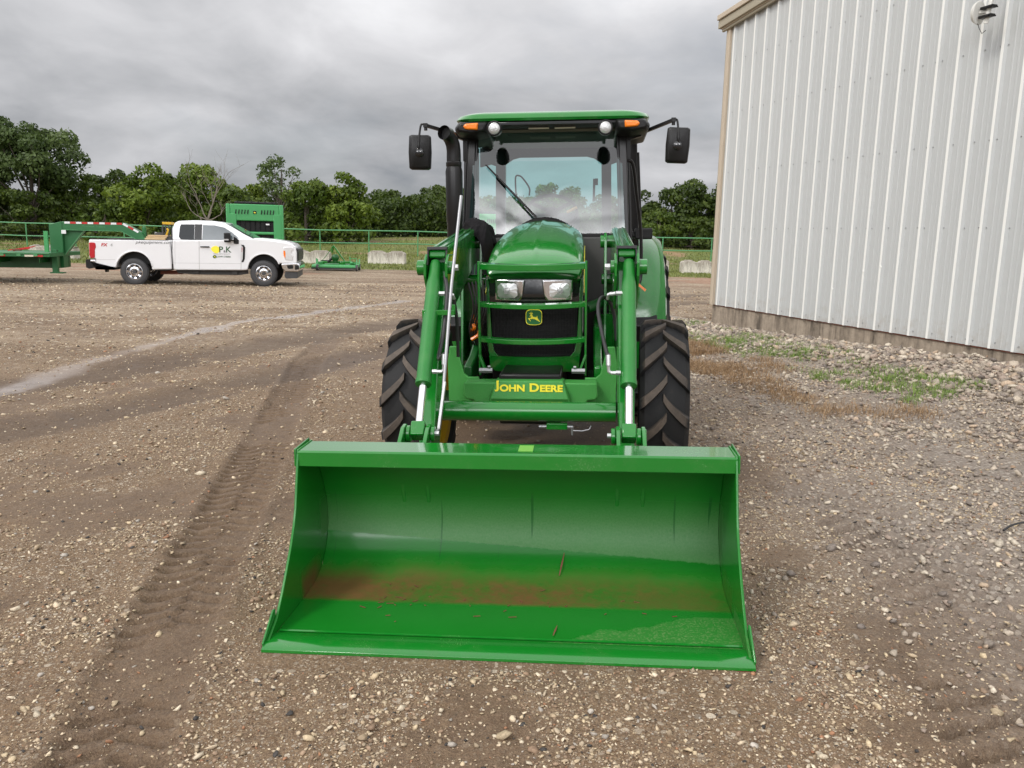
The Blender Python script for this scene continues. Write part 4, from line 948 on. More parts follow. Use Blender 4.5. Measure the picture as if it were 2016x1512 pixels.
    # cross tube
    mb = MB(); mb.cyl((-.46, 1.40, .655), (.46, 1.40, .655), .052, n=32)
    ct = mb.build('cross_tube', 'green_paint', T)
    mb = MB(); mb.bar((.10, 1.40, .578), (.21, 1.40, .578), .03, .034); ho = mb.build('pin_holder', 'green_paint', ct, bevel=.004)
    mb = MB(); mb.cyl((.06, 1.40, .575), (.10, 1.40, .575), .010); mb.cyl((.21, 1.40, .575), (.24, 1.40, .575), .010); mb.cyl((.235, 1.40, .572), (.235, 1.40, .530), .008, .005, 8); mb.tube([(.24, 1.39, .557), (.29, 1.39, .556), (.325, 1.39, .565), (.335, 1.39, .585)], .0035, 8); mb.build('latch_pin', 'zinc', ct)
    # level-indicator rod beside the left arm
    A = TF.y(908, 386, 1.50); B = TF.y(889, 560, 1.24); C_ = TF.y(873, 765, .99)
    mb = MB(); mb.tube([A, B, C_], .0085, 12)
    rod = mb.build('indicator_rod', 'zinc', T)
    D_ = TF.y(864, 845, .90); E_ = TF.y(845, 855, .87); F_ = TF.y(845, 868, .86)
    mb = MB(); mb.bar(TF.y(876, 752, 1.00), D_, .012, .016); mb.tube([D_, E_, F_], .0055, 8); mb.cyl(F_, (F_[0], F_[1]-.02, F_[2]), .012); mb.build('rod_guide', 'zinc', rod)
    mb = MB(); c = TF.y(862, 597, 1.28); mb.box((c[0]+.0, 1.30, 1.185), (.16, .010, .026)); mb.box((c[0]-.055, 1.29, 1.178), (.055, .018, .045)); mb.box((c[0]+.075, 1.31, 1.20), (.018, .012, .05)); mb.build('rod_bracket', 'green_paint', rod, bevel=.002)
    mb = MB(); mb.box((c[0]-.052, 1.277, 1.18), (.035, .006, .018)); mb.build('hose_clamp', 'zinc_bright', rod, bevel=.002)
    # ---------------- front bumper / bracket
    mb = MB()
    for s in (-1, 1):
        # ear plates
        mb.prism([(s*.30, .64), (s*.475, .64), (s*.478, .86), (s*.465, .955), (s*.425, .955), (s*.385, .80), (s*.36, .78), (s*.30, .78)], 'y', 1.735, 1.76)
    mb.build('bumper_ear', 'green_textured', T, bevel=.004)
    for s in (-1, 1):
        mb = MB(); mb.prism([(s*.18, .775), (s*.365, .772), (s*.372, .70), (s*.358, .680), (s*.318, .676), (s*.305, .66), (s*.298, .612), (s*.19, .602)], 'y', 1.60, 1.72)
        w_ = mb.build('bumper_wing', 'green_textured', T, bevel=.008, seg=3)
        mb = MB(); mb.prism([(s*.305, .673), (s*.355, .676), (s*.362, .648), (s*.305, .645)], 'y', 1.68, 1.72); mb.build('step_pad', 'green_textured', w_, bevel=.004)
    mb = MB()
    mb.add([(-.215, 1.545, .694), (.215, 1.545, .694), (.180, 1.56, .790), (-.180, 1.56, .790),
            (-.23, 1.60, .600), (.23, 1.60, .600), (-.235, 1.66, .600), (.235, 1.66, .600), (-.185, 1.66, .792), (.185, 1.66, .792), (-.18, 1.60, .794), (.18, 1.60, .794), (-.23, 1.62, .69), (.23, 1.62, .69)],
           [(0, 1, 2, 3), (4, 5, 1, 0), (3, 2, 11, 10), (10, 11, 9, 8), (6, 7, 5, 4), (8, 9, 7, 6), (0, 3, 12), (3, 10, 12), (10, 8, 12), (8, 6, 12), (6, 4, 12), (4, 0, 12), (2, 1, 13), (11, 2, 13), (9, 11, 13), (7, 9, 13), (5, 7, 13), (1, 5, 13)])
    wt = mb.build('weight_bracket', 'green_textured', T, bevel=.006, seg=3, ang=20)
    tl = math.atan2(.015, .128)
    # large initials, small capitals for the rest
    def seg_(st, size, x0, zoff):
        o = text('lettering', st, size, 'decal_yellow', wt, (0, 0, 0), None, .0010, .0020, align='LEFT', sx=1.19)
        xs = [v.co.x for v in o.data.vertices]; zs = [v.co.z for v in o.data.vertices]
        o.data.transform(Matrix.Translation((x0-min(xs), 1.549, zoff-min(zs))))
        return x0+max(xs)-min(xs)
    xx = -.190; parts = []
    for st, size in (('J', .062), ('OHN', .050), (' ', 0), ('D', .062), ('EERE', .050)):
        if st == ' ': xx += .022; continue
        xx = seg_(st, size, xx, .733)+.005
        parts.append(xx)
    # ---------------- grille guard
    mb = MB()
    for s in (-1, 1):
        mb = MB(); mb.prism([(1.79, 1.43), (1.83, 1.43), (1.83, 1.00), (1.84, .90), (1.84, .78), (1.80, .78), (1.80, .90), (1.79, 1.00)], 'x', s*.302-.006, s*.302+.006)
        if s < 0: gd = mb.build('grille_guard', 'green_paint', T, bevel=.003)
        else: mb.build('guard_post', 'green_paint', gd, bevel=.003)
    def arcbar(z, th, dep, ybow=.05, name='guard_bar', w=.30):
        mb = MB(); K = 12; rings = []
        for i in range(K+1):
            u = -1+2*i/K; x = u*w; y = 1.80-ybow*(1-u*u)
            zz = z-.010*(1-u*u)
            rings.append([(x, y, zz-th/2), (x, y, zz+th/2), (x, y+dep, zz+th/2+.006), (x, y+dep, zz-th/2+.006)])
        mb.loft(rings); return mb.build(name, 'green_paint', gd, bevel=.003)
    arcbar(1.400, .034, .07, .03); arcbar(1.185, .026, .045); arcbar(.985, .026, .045)
    for s in (-1, 1):
        mb = MB(); mb.bar((s*.302, 1.80, .90), (s*.265, 1.79, .80), .012, .05, (0, 1, 0)); mb.build('guard_foot', 'green_paint', gd, bevel=.002)
        mb = MB(); mb.cyl((s*.225, 1.76, .815), (s*.30, 1.76, .815), .016, n=6); mb.cyl((s*.235, 1.75, .838), (s*.25, 1.75, .838), .008, n=6); mb.build('bolt', 'zinc', gd)
    # ---------------- hood
    def ring(y, w, zt, zb, drop, k=2.6, n=30):
        r_ = [(-w*.93, y, zb)]
        for i in range(n+1):
            u = -1+2*i/n; x = math.copysign(abs(math.sin(u*math.pi/2)), u)*w
            q = abs(x)/w; z = zt-drop*(1-(1-min(1, q)**k)**(1/k)) if q < 1 else zt-drop
            r_.append((x, y, z))
        r_.append((w*.93, y, zb)); return r_
    def hring(y, w, zt, zb, drop, k, crease=.009):
        r_ = ring(y, w, zt, zb, drop, k, 64)
        return [(x, yy, z+crease*math.exp(-(x/.014)**2)) for x, yy, z in r_]
    mb = MB()
    H = [hring(1.955, .235, 1.330, 1.325, .004, 2.2, 0), hring(1.925, .258, 1.362, 1.325, .018, 2.4, 0), hring(1.935, .270, 1.392, 1.325, .035, 2.4, .0), hring(1.985, .277, 1.432, 1.29, .055, 2.5, .003), hring(2.10, .283, 1.482, 1.24, .075, 2.5, .005), hring(2.30, .287, 1.540, 1.20, .09, 2.5), hring(2.55, .289, 1.592, 1.18, .105, 2.4), hring(2.80, .289, 1.635, 1.17, .125, 2.3), hring(3.02, .285, 1.668, 1.16, .145, 2.2), hring(3.14, .275, 1.678, 1.16, .155, 2.2), hring(3.17, .25, 1.655, 1.16, .150, 2.2, 0)]
    mb.loft(H); hood = mb.build('hood', 'green_paint', T, ang=50)
    mb = MB(); mb.add([(-.004, 2.47, 1.592), (.004, 2.47, 1.592), (.002, 2.62, 1.617), (-.002, 2.62, 1.617)], [(0, 1, 2, 3)]); 
    # yellow side stripe, right and left
    for s in (-1, 1):
        mb = MB(); P_ = [(2.02, 1.30), (2.35, 1.50), (2.75, 1.545), (3.12, 1.56), (3.12, 1.50), (2.75, 1.47), (2.35, 1.40), (2.06, 1.28)]
        mb.prism([(y, z-.06) for y, z in P_], 'x', s*.2885, s*.2925); mb.build('side_stripe', 'decal_yellow', hood)
        mb = MB(); mb.prism([(2.0, .92), (1.98, 1.32), (3.16, 1.32), (3.16, 1.0), (2.6, .92)], 'x', s*.268, s*.282); mb.build('side_panel', 'green_dark', hood, bevel=.004)
        mb = MB(); mb.box((s*.2845, 2.10, 1.29), (.004, .10, .085)); mb.box((s*.2845, 2.10, 1.08), (.004, .10, .16)); mb.build('reflector_strip', 'grey_silver', hood)
        mb = MB(); mb.box((s*.2845, 2.55, 1.10), (.004, .60, .22)); mb.build('side_mesh', 'black_matte', hood)
    # nose: black panel, headlights, grille
    mb = MB(); K = 14; rings = []
    def nosey(x): return 1.915+.9*x*x
    for z, wz, dy in ((.775, .235, .03), (.80, .262, .010), (.86, .268, .004), (.87, .268, .0)):
        rings.append([(x*wz, nosey(x*wz)+dy, z) for x in np.linspace(-1, 1, K+1)]+[(wz, 2.6, z), (-wz, 2.6, z)])
    mb.loft(rings); chin = mb.build('chin_panel', 'green_paint', T, ang=40)
    mb = MB(); rings = []
    for z, wz, dy in ((.868, .225, .025), (.90, .245, .022), (1.0, .250, .022), (1.10, .252, .022), (1.17, .253, .022)):
        rings.append([(x*wz, nosey(x*wz)+dy, z) for x in np.linspace(-1, 1, K+1)]+[(wz, 2.2, z), (-wz, 2.2, z)])
    mb.loft(rings); gr = mb.build('grille', 'black_matte', T, ang=40)
    mb = MB()
    for i in range(55):
        x = -.235+i*.47/54; mb.box((x, nosey(x)+.018, 1.02), (.0028, .006, .29))
    for i in range(13):
        z = .88+i*.024; mb.prism([(x, nosey(x)+.014) for x in np.linspace(-.23, .23, 9)]+[(x, nosey(x)+.018) for x in np.linspace(.23, -.23, 9)], 'z', z, z+.002)
    mb.build('grille_slats', 'black_plastic', gr, smooth=False)
    for s in (-1, 1):
        mb = MB(); rings = []
        for z, xo, xi in ((.862, .268, .205), (.90, .275, .238), (.98, .279, .252), (1.10, .282, .258), (1.19, .284, .262), (1.32, .283, .268)):
            rings.append([(s*xi, nosey(xi)+.000, z), (s*xo, nosey(xo)+.015, z), (s*xo, 2.05, z), (s*xi, 2.05, z)])
        mb.loft(rings); mb.build('grille_side_trim', 'green_paint', gr, bevel=.005)
    # black headlight panel
    mb = MB(); rings = []
    for z, wz, dy in ((1.165, .250, .006), (1.185, .262, -.004), (1.25, .266, -.004), (1.325, .262, .008)):
        rings.append([(x*wz, nosey(x*wz)+dy, z) for x in np.linspace(-1, 1, K+1)]+[(wz, 2.1, z), (-wz, 2.1, z)])
    mb.loft(rings); hp = mb.build('headlight_panel', 'black_gloss', T, bevel=.006, ang=40)
    for s in (-1, 1):
        hx = s*.142
        ang = math.atan(1.8*hx)*.9
        R = Matrix.Rotation(ang, 4, 'Z')
        def hl(p): v = R@Vector((p[0], p[1], p[2])); return (v.x+hx, v.y+nosey(hx)-.012, v.z+1.257)
        o2 = [(-s*.094, .060), (s*.084, .063), (s*.082, -.055), (-s*.062, -.060), (-s*.080, -.035)]
        def q(pts, y): return [hl((p[0], y, p[1])) for p in pts]
        mb = MB(); mb.loft([q(o2, .012), q(o2, -.004), q([(a*.95, b_*.95) for a, b_ in o2], -.008)]); h = mb.build('headlight', 'chrome', T, bevel=.003)
        i2 = [(-s*.060, .044), (s*.072, .047), (s*.072, -.044), (-s*.055, -.046)]
        mb = MB()
        # faceted reflector bowl
        rngs = []
        nn = 20
        def sq(f, y):
            o_ = []
            for j in range(nn):
                a = 2*math.pi*j/nn; cx_, cz_ = math.cos(a), math.sin(a); m_ = 1/max(abs(cx_), abs(cz_))**f
                o_.append(hl((s*.007+cx_*.065*m_*(1 if f else .0), y, cz_*.044*m_)))
            return o_
        for sc_, y, f in ((1.0, -.0075, 1), (.80, -.009, .6), (.42, -.0115, .2), (.28, -.0125, 0)):
            ring_ = []
            for j in range(nn):
                a = 2*math.pi*j/nn; cx_, cz_ = math.cos(a), math.sin(a); m_ = 1/max(abs(cx_), abs(cz_))**f; w_ = (1+.05*((j % 2)*2-1)*(sc_ < .9 and sc_ > .3))
                ring_.append(hl((s*.007+cx_*.064*m_*sc_*w_, y, cz_*.045*m_*sc_*w_)))
            rngs.append(ring_)
        mb.loft(rngs); mb.build('reflector', 'lamp_reflector', h, smooth=False)
        mb = MB(); mb.lathe([(.021, -.002), (.021, .003), (.017, .004), (.017, .001)], hl((s*.007, -.0125, 0)), Vector((0, -1, 0)), 24); mb.lathe([(.012, 0), (.012, .007), (.007, .009), (0, .009)], hl((s*.007, -.0135, 0)), Vector((0, -1, 0)), 20); mb.build('bulb', 'grey_silver', h)
    # emblem
    mb = MB(); by = nosey(0)-.002; bz = 1.105
    def rr_shape(w_, h_, r_=.35, n=8):
        pts = []
        for k in range(4*n):
            a = 2*math.pi*k/(4*n); c_, s_ = math.cos(a), math.sin(a); e_ = .45
            pts.append((math.copysign(abs(c_)**e_, c_)*w_, math.copysign(abs(s_)**e_, s_)*h_*(1+.06*(1-abs(c_)))))
        return pts
    ex = .003
    mb.prism([(ex+a, bz+b_) for a, b_ in rr_shape(.0475, .043)], 'y', by, by-.010); em = mb.build('badge', 'decal_yellow', T)
    mb = MB(); mb.prism([(ex+a, bz+b_) for a, b_ in rr_shape(.0440, .0395)], 'y', by-.009, by-.0115); mb.build('badge_field', 'emblem_green', em)
    deer = [(-.62, .18), (-.48, .26), (-.44, .40), (-.66, .52), (-.68, .60), (-.62, .56), (-.46, .50), (-.50, .70), (-.45, .72), (-.40, .52), (-.32, .58), (-.30, .74), (-.25, .72), (-.25, .55), (-.12, .52), (-.11, .47), (-.34, .42), (-.22, .30), (-.12, .04), (.30, .02), (.42, .12), (.44, .22), (.50, .10), (.50, -.06), (.66, -.38), (.86, -.58), (.84, -.66), (.60, -.50), (.34, -.36), (.05, -.24), (-.20, -.20), (-.36, -.24), (-.62, -.22), (-.42, -.50), (-.46, -.56), (-.78, -.22), (-.76, -.12), (-.50, -.10), (-.40, -.04), (-.38, .14), (-.60, .12)]
    mb = MB(); mb.prism([(ex+a*.042, bz+b_*.042) for a, b_ in deer], 'y', by-.0110, by-.0125); mb.build('badge_animal', 'decal_yellow', em, smooth=False)
    # ---------------- chassis under the hood
    mb = MB(); mb.box((0, 2.8, .68), (.34, 2.4, .28)); mb.box((0, 2.55, 1.0), (.40, 1.0, .42)); mb.cyl((0, 2.30, .52), (0, 2.62, .52), .12, .10, 20); mb.sphere((.02, 2.42, .52), .15, n=16); mb.box((0, 3.0, .80), (.92, .25, .62)); mb.build('chassis', 'black_paint', T, bevel=.01)
    mb = MB()
    mb.tube([(-.62, 2.45, .50), (-.30, 2.45, .52), (-.12, 2.45, .52), (.12, 2.45, .52), (.30, 2.45, .52), (.62, 2.45, .50)], [.07, .07, .13, .13, .07, .07], 20); mb.sphere((.02, 2.34, .50), .125, n=18)
    mb.build('axle', 'green_dark', T)
    # side frames from the mast forward to the bumper
    for s in (-1, 1):
        mb = MB(); mb.prism([(2.95, 1.02), (2.95, .70), (2.3, .72), (1.95, .74), (1.82, .74), (1.82, .83), (2.05, .86), (2.45, .98)], 'x', s*.35, s*.40)
        mb.bar((s*.375, 2.72, .90), (s*.47, 2.80, .90), .06, .30, (0, 0, 1)); mb.box((s*.43, 2.85, .86), (.14, .12, .24)); mb.build('side_frame', 'green_dark' if s < 0 else 'green_paint', T, bevel=.01)
        mb = MB(); mb.box((s*.335, 2.2, .62), (.03, .8, .14)); mb.cyl((s*.30, 2.55, 1.10), (s*.44, 2.75, 1.14), .035, n=14); mb.build('cross_support', 'green_dark', T, bevel=.005)
    # engine bits seen left of the grille
    mb = MB(); mb.box((-.33, 2.5, 1.10), (.10, .35, .30)); mb.cyl((-.36, 2.2, .98), (-.36, 2.5, .98), .06, n=16); mb.build('engine_block', 'black_paint', T, bevel=.01)
    mb = MB()
    for i, (a, b_) in enumerate((((-.38, 2.1, 1.10), (-.36, 2.2, .96)), ((-.37, 2.05, 1.05), (-.40, 2.15, 1.0)), ((-.345, 2.1, 1.01), (-.39, 2.1, .95)))): mb.tube(catmull([a, ((a[0]+b_[0])/2+.02, a[1], (a[2]+b_[2])/2), b_]), .011, 8)
    mb.build('wiring', 'orange_lens', T)
    mb = MB()
    for k in range(6):
        x0 = -.39+.015*k; mb.tube(catmull([(x0, 2.0+.05*k, 1.30), (x0+.03, 2.0, 1.15), (x0-.01, 2.1, 1.0), (x0+.02, 2.3, .82)]), .006, 8)
    mb.build('hydraulic_line', 'hose_rubber', T)
    # right side: firewall and parts behind hose
    mb = MB(); mb.box((.0, 3.22, 1.20), (.98, .04, .72)); mb.build('firewall', 'cab_liner', T, bevel=.01)
    # ---------------- wheels
    for s in (-1, 1):
        c = (.795 if s > 0 else -.785, 2.45, .515)
        f = tyre('tyre', T, (c[0]+(.012 if s < 0 else 0), c[1], c[2]), .525, .295, 14, .036, .345, side=s); Rs = Matrix.Translation(Vector(c)) @ Matrix.Rotation(math.radians(-3.0), 4, 'Z') @ Matrix.Translation(-Vector(c)); f.matrix_basis = Rs
        tyre('tyre', T, (s*.775, 4.50, .71), .725, .42, 17, .042, .40, side=s)
    mb = MB(); mb.cyl((-.7, 4.50, .71), (.7, 4.50, .71), .11); mb.box((0, 4.3, .75), (.5, 1.2, .45)); mb.build('axle', 'green_dark', T, bevel=.02)
    # ---------------- fenders
    for s in (-1, 1):
        mb = MB(); cy_, cz_ = 4.52, .74
        prof_in = []
        K = 22; R0 = .86
        rings = []
        for i in range(K+1):
            a = math.radians(-14+i*(170/K)); yy = cy_-math.cos(a)*R0*1.0; zz = cz_+math.sin(a)*R0*.98
            oy = -math.cos(a); oz = math.sin(a)
            wi, wo = .60, .925
            def pt(x, r_): return (s*x, yy+oy*r_, zz+oz*r_)
            rings.append([pt(wi, -.02), pt(wi, .0), pt(.70, .012), (s*.80, yy+oy*.010, zz+oz*.010), pt(.885, -.015), pt(.93, -.05), pt(.945, -.11), pt(.935, -.112), pt(.915, -.06), pt(.88, -.035), pt(.70, -.01)])
        mb.loft(rings); fe = mb.build('fender', 'green_paint', T, ang=25)
        mb = MB(); mb.prism([(3.60, .88), (3.66, .72), (3.9, .70), (3.95, .90), (3.75, 1.0)], 'x', s*.56, s*.86); mb.build('fender_step', 'black_plastic', fe, bevel=.01)
        mb = MB(); mb.prism([(3.15, .55), (3.15, .95), (3.7, 1.0), (3.75, .55)], 'x', s*.52, s*.60); mb.box((s*.60, 3.35, .42), (.25, .35, .03)); mb.build('cab_step', 'black_plastic', fe, bevel=.01)
    mb = MB(); mb.box((.755, 3.93, 1.585), (.14, .08, .088)); mb.bar((.66, 3.93, 1.58), (.70, 3.93, 1.58), .03, .05); mb.build('marker_lamp', 'black_plastic', T, bevel=.012)
    a = TF.y(1252, 556, 3.55); b_ = TF.y(1271, 572, 3.55)
    mb = MB(); mb.bar(a, b_, .018, .004, (0, -1, .2)); mb.build('warning_tag', 'orange_lens', T)
    # ---------------- cab
    cab = None
    mb = MB()
    A_t = {}; 
    for s in (-1, 1):
        at_ = Vector((s*.545, 3.47, 2.34)); ab = Vector((s*.585, 3.27, 1.10))
        if s > 0: at_ = Vector((.555, 3.47, 2.34)); ab = Vector((.60, 3.27, 1.10))
        mb.bar(at_, ab, .060, .075, (0, 1, 0)); mb.bar(at_+Vector((-s*.035, -.02, 0)), ab+Vector((-s*.037, -.02, 0)), .022, .03, (0, 1, 0)); mb.bar(at_+Vector((s*.042, .01, 0)), ab+Vector((s*.042, .01, 0)), .018, .04, (0, 1, 0))
        mb.bar((s*.675, 4.10, 2.34), (s*.72, 4.15, 1.15), .05, .07, (0, 1, 0))
    mb.bar((-.6, 3.25, 1.565), (.6, 3.25, 1.565), .04, .045)
    mb.bar((-.60, 3.26, 1.12), (.62, 3.26, 1.12), .05, .06)
    cab = mb.build('cab_frame', 'black_paint', T, bevel=.008)
    mb = MB()
    for s in (-1, 1): mb.bar((s*.47, 4.78, 2.34), (s*.49, 4.85, 1.30), .085, .10, (0, 1, 0))
    # header with rounded corners
    mb.prism([(-.66, 2.36), (.66, 2.36), (.66, 2.19), (.56, 2.215), (.47, 2.18), (.40, 2.23), (.36, 2.255), (.30, 2.27), (-.30, 2.27), (-.36, 2.255), (-.40, 2.23), (-.47, 2.18), (-.56, 2.215), (-.66, 2.19)], 'y', 4.76, 4.80)
    for s in (-1, 1): mb.bar((s*.68, 4.6, 2.34), (s*.70, 4.65, 1.3), .06, .08, (0, 1, 0))
    mb.build('window_frame', 'black_plastic', cab, bevel=.006)
    # glass
    mb = MB(); mb.add([(-.53, 3.452, 2.33), (-.40, 3.457, 2.346), (.41, 3.457, 2.346), (.545, 3.452, 2.33), (.58, 3.265, 1.585), (-.565, 3.265, 1.585)], [(0, 1, 2, 3, 4, 5)])
    g = mb.build('windshield', 'windshield_glass', T)
    mb = MB(); mb.add([(-.56, 3.262, 1.54), (.58, 3.262, 1.54), (.60, 3.255, 1.14), (-.58, 3.255, 1.14)], [(0, 1, 2, 3)]); mb.build('window', 'windshield_glass', T)
    for s in (-1, 1):
        x0 = .585 if s > 0 else .575
        mb = MB(); mb.add([(s*x0, 3.50, 2.32), (s*.672, 4.08, 2.32), (s*.715, 4.13, 1.22), (s*(x0+.04), 3.32, 1.22)], [(0, 1, 2, 3)]); mb.build('side_window', 'side_glass', T)
        mb = MB(); mb.add([(s*.678, 4.14, 2.32), (s*.69, 4.58, 2.32), (s*.715, 4.62, 1.30), (s*.722, 4.18, 1.30)], [(0, 1, 2, 3)]); mb.build('quarter_window', 'rear_glass', T)
    mb = MB(); mb.add([(-.66, 4.785, 2.24), (.66, 4.785, 2.24), (.68, 4.85, 1.40), (-.68, 4.85, 1.40)], [(0, 1, 2, 3)]); rg_ = mb.build('window', 'rear_glass', T)
    # roof
    mb = MB(); rings = []
    def rrect(wx, y0, y1, z, r_=.16, n=7):
        o_ = []
        for (cx_, cy2, a0) in ((wx-r_, y1-r_, 0), (-wx+r_, y1-r_, 90), (-wx+r_, y0+r_, 180), (wx-r_, y0+r_, 270)):
            for k in range(n+1):
                a = math.radians(a0+90*k/n); o_.append((.045+cx_+math.cos(a)*r_, cy2+math.sin(a)*r_, z))
        return o_
    for wx, y0, y1, z, r_ in ((.60, 3.40, 4.95, 2.385, .12), (.690, 3.28, 5.02, 2.388, .14), (.702, 3.27, 5.03, 2.405, .14), (.690, 3.28, 5.02, 2.430, .15), (.650, 3.34, 4.98, 2.455, .18), (.56, 3.45, 4.9, 2.472, .2), (.40, 3.6, 4.75, 2.483, .2)):
        rings.append(rrect(wx, y0, y1, z, r_))
    mb.loft(rings); rf = mb.build('roof', 'green_paint', T, ang=50)
    mb = MB(); rings = []
    for wx, y0, y1, z, r_ in ((.60, 3.46, 4.9, 2.344, .10), (.66, 3.34, 4.98, 2.350, .13), (.69, 3.295, 5.0, 2.364, .14), (.685, 3.30, 5.0, 2.385, .14)):
        rings.append(rrect(wx, y0, y1, z, r_))
    mb.loft(rings); ru = mb.build('roof_underside', 'black_plastic', rf, ang=50)
    # opening behind the glass header: pale visor strips
    mb = MB(); mb.box((.04, 3.50, 2.325), (.66, .02, .03)); mb.build('sun_visor', 'headliner', rf, bevel=.004)
    mb = MB()
    for s in (-1, 1): mb.bar((.045+s*.02, 3.36, 2.341), (.045+s*.17, 3.36, 2.342), .018, .010)
    mb.build('visor_trim', 'decal_cream', rf, bevel=.003)
    mb = MB(); mb.box((.04, 3.285, 2.366), (.78, .02, .022)); mb.build('brow', 'black_gloss', rf, bevel=.004)
    for s in (-1, 1):
        # side pods carrying the turn signals
        mb = MB(); cx_ = .045+s*.575
        mb.loft([[(cx_+a, y, z) for a, z in sh] for y, sh in ((3.23, [(-.10, 2.365), (-.10, 2.315), (0, 2.300), (.09, 2.315), (.10, 2.34), (.075, 2.372)]), (3.28, [(-.12, 2.385), (-.12, 2.30), (0, 2.285), (.11, 2.30), (.125, 2.34), (.09, 2.385)]), (3.75, [(-.12, 2.385), (-.12, 2.28), (0, 2.25), (.11, 2.27), (.13, 2.34), (.09, 2.385)]))] if s > 0 else [[(cx_-a, y, z) for a, z in sh] for y, sh in ((3.23, [(-.10, 2.365), (-.10, 2.315), (0, 2.300), (.09, 2.315), (.10, 2.34), (.075, 2.372)]), (3.28, [(-.12, 2.385), (-.12, 2.30), (0, 2.285), (.11, 2.30), (.125, 2.34), (.09, 2.385)]), (3.75, [(-.12, 2.385), (-.12, 2.28), (0, 2.25), (.11, 2.27), (.13, 2.34), (.09, 2.385)]))])
        mb.build('light_pod', 'black_plastic', rf, bevel=.012, ang=40)
        c = TF.y(928 if s < 0 else 1243, 249 if s < 0 else 243, 3.22)
        mb = MB(); sh = [(-.050*s, .025), (.045*s, .020), (.062*s, .0), (.045*s, -.020), (-.045*s, -.026)]
        mb.loft([[(c[0]+a, 3.235, c[2]+b_) for a, b_ in sh], [(c[0]+a*.96, 3.215, c[2]+b_*.93) for a, b_ in sh], [(c[0]+a*.8, 3.207, c[2]+b_*.75) for a, b_ in sh]])
        mb.build('turn_signal', 'orange_lens', T, bevel=.006, seg=3)
        c = TF.y(973 if s < 0 else 1192, 253 if s < 0 else 251, 3.13)
        mb = MB(); mb.lathe([(.0, .11), (.035, .10), (.050, .05), (.052, -.010), (.047, -.016), (.043, -.010)], c, (-.03*s, 1, .0), 32); wl = mb.build('work_light', 'black_plastic', T)
        mb = MB(); mb.lathe([(.0435, -.008), (.036, -.014), (.018, -.018), (0, -.019)], c, (-.03*s, 1, 0), 16, cap=False); mb.build('lens', 'lamp_lens', wl)
        mb = MB(); mb.tube([(c[0], 3.28, c[2]+.03), (c[0], 3.33, c[2]+.06)], .012); mb.build('lamp_bracket', 'black_plastic', wl)
        # mirrors
        p0 = TF.y(900 if s < 0 else 1262, 265 if s < 0 else 262, 3.42); p1 = TF.y(838 if s < 0 else 1326, 247 if s < 0 else 236, 3.20)
        mx = TF.y(827 if s < 0 else 1334, 300 if s < 0 else 286, 3.20); tp_ = TF.y(828 if s < 0 else 1334, 247 if s < 0 else 238, 3.20)
        mb = MB(); mb.bar(p0, p1, .022, .022); mb.tube(catmull([p1, (p1+tp_)/2+np.array([0, 0, .008]), tp_+np.array([0, 0, -.006]), mx+np.array([0, -.045, .06]), mx+np.array([0, -.045, .0])]), .0075, 10); mb.box(tuple(p1), (.03, .035, .028)); mb.cyl(tuple(p1+np.array([0, 0, -.01])), tuple(p1+np.array([0, 0, -.035])), .012)
        mb.bar(p0, (s*.575, 3.45, p0[2]-.03), .04, .05); mb.box((s*.60+.0, 3.45, p0[2]-.11), (.035, .05, .16)); mb.box((s*.60-s*.03, 3.44, p0[2]-.16), (.03, .04, .10))
        arm = mb.build('mirror_arm', 'black_paint', T, bevel=.003)
        rotz = Matrix.Rotation(-.10*s, 4, 'Z') @ Matrix.Rotation(.06*s if s > 0 else .02, 4, 'Y')
        sc = 1.0
        o2 = [(-.078, .115), (-.060, .122), (.060, .122), (.078, .112), (.083, 0), (.078, -.112), (.06, -.122), (-.06, -.122), (-.078, -.112), (-.083, 0)]
        mb = MB(); mc = Vector(mx)
        def mr_(f, y): return [tuple(mc+rotz@Vector((a*f[0], y, b_*f[1]))) for a, b_ in o2]
        mb.loft([mr_((1, 1), .028), mr_((1.0, 1.0), .0), mr_((.94, .95), -.020), mr_((.72, .84), -.030)]); mi = mb.build('mirror', 'black_plastic', T, bevel=.006, ang=35)
        mb = MB(); mb.add(mr_((.93, .94), .0285), [tuple(range(10))]); mb.build('mirror_glass', 'chrome', mi)
        mb = MB(); cc = mc+rotz@Vector((0, -.034, -.005)); mb.lathe([(.032, .01), (.031, -.004), (.020, -.010), (0, -.010)], cc, (0, 1, 0), 24); mb.lathe([(.018, 0), (.018, -.02), (0, -.022)], cc, (0, 1, 0), 16); mb.build('mirror_joint', 'black_gloss', mi)
        mb = MB()
        for dx in (-.011, .011): mb.cyl(cc+Vector((dx, -.018, .006)), cc+Vector((dx, -.028, .006)), .004, n=8)
        mb.build('screw', 'zinc_bright', mi)
    # grab rail, hinges on the right
    P_ = [TF.y(*k) for k in ((1236, 316, 3.42), (1243, 318, 3.43), (1248, 335, 3.46), (1253, 380, 3.52), (1259, 430, 3.58), (1262, 470, 3.60), (1262, 540, 3.60), (1256, 560, 3.58), (1248, 568, 3.55))]
    mb = MB(); mb.tube(catmull(P_), .013, 12); mb.build('grab_rail', 'black_paint', T)
    P_ = [TF.y(*k) for k in ((1256, 300, 3.85), (1259, 380, 3.87), (1261, 450, 3.9))]
    mb = MB(); mb.tube(P_, .011, 8); mb.build('door_edge', 'black_paint', T)
    # wiper
    a = TF.y(957, 325, 3.36); b_ = TF.y(1056, 428, 3.22)
    mb = MB(); mb.tube([a, a+(b_-a)*.55+np.array([.0, -.012, .0]), b_], [.006, .008, .009], 8); mb.tube([a+(b_-a)*.02+np.array([0, .012, 0]), a+(b_-a)*.72+np.array([0, .012, 0])], .0055, 6); mb.build('wiper', 'black_plastic', T)
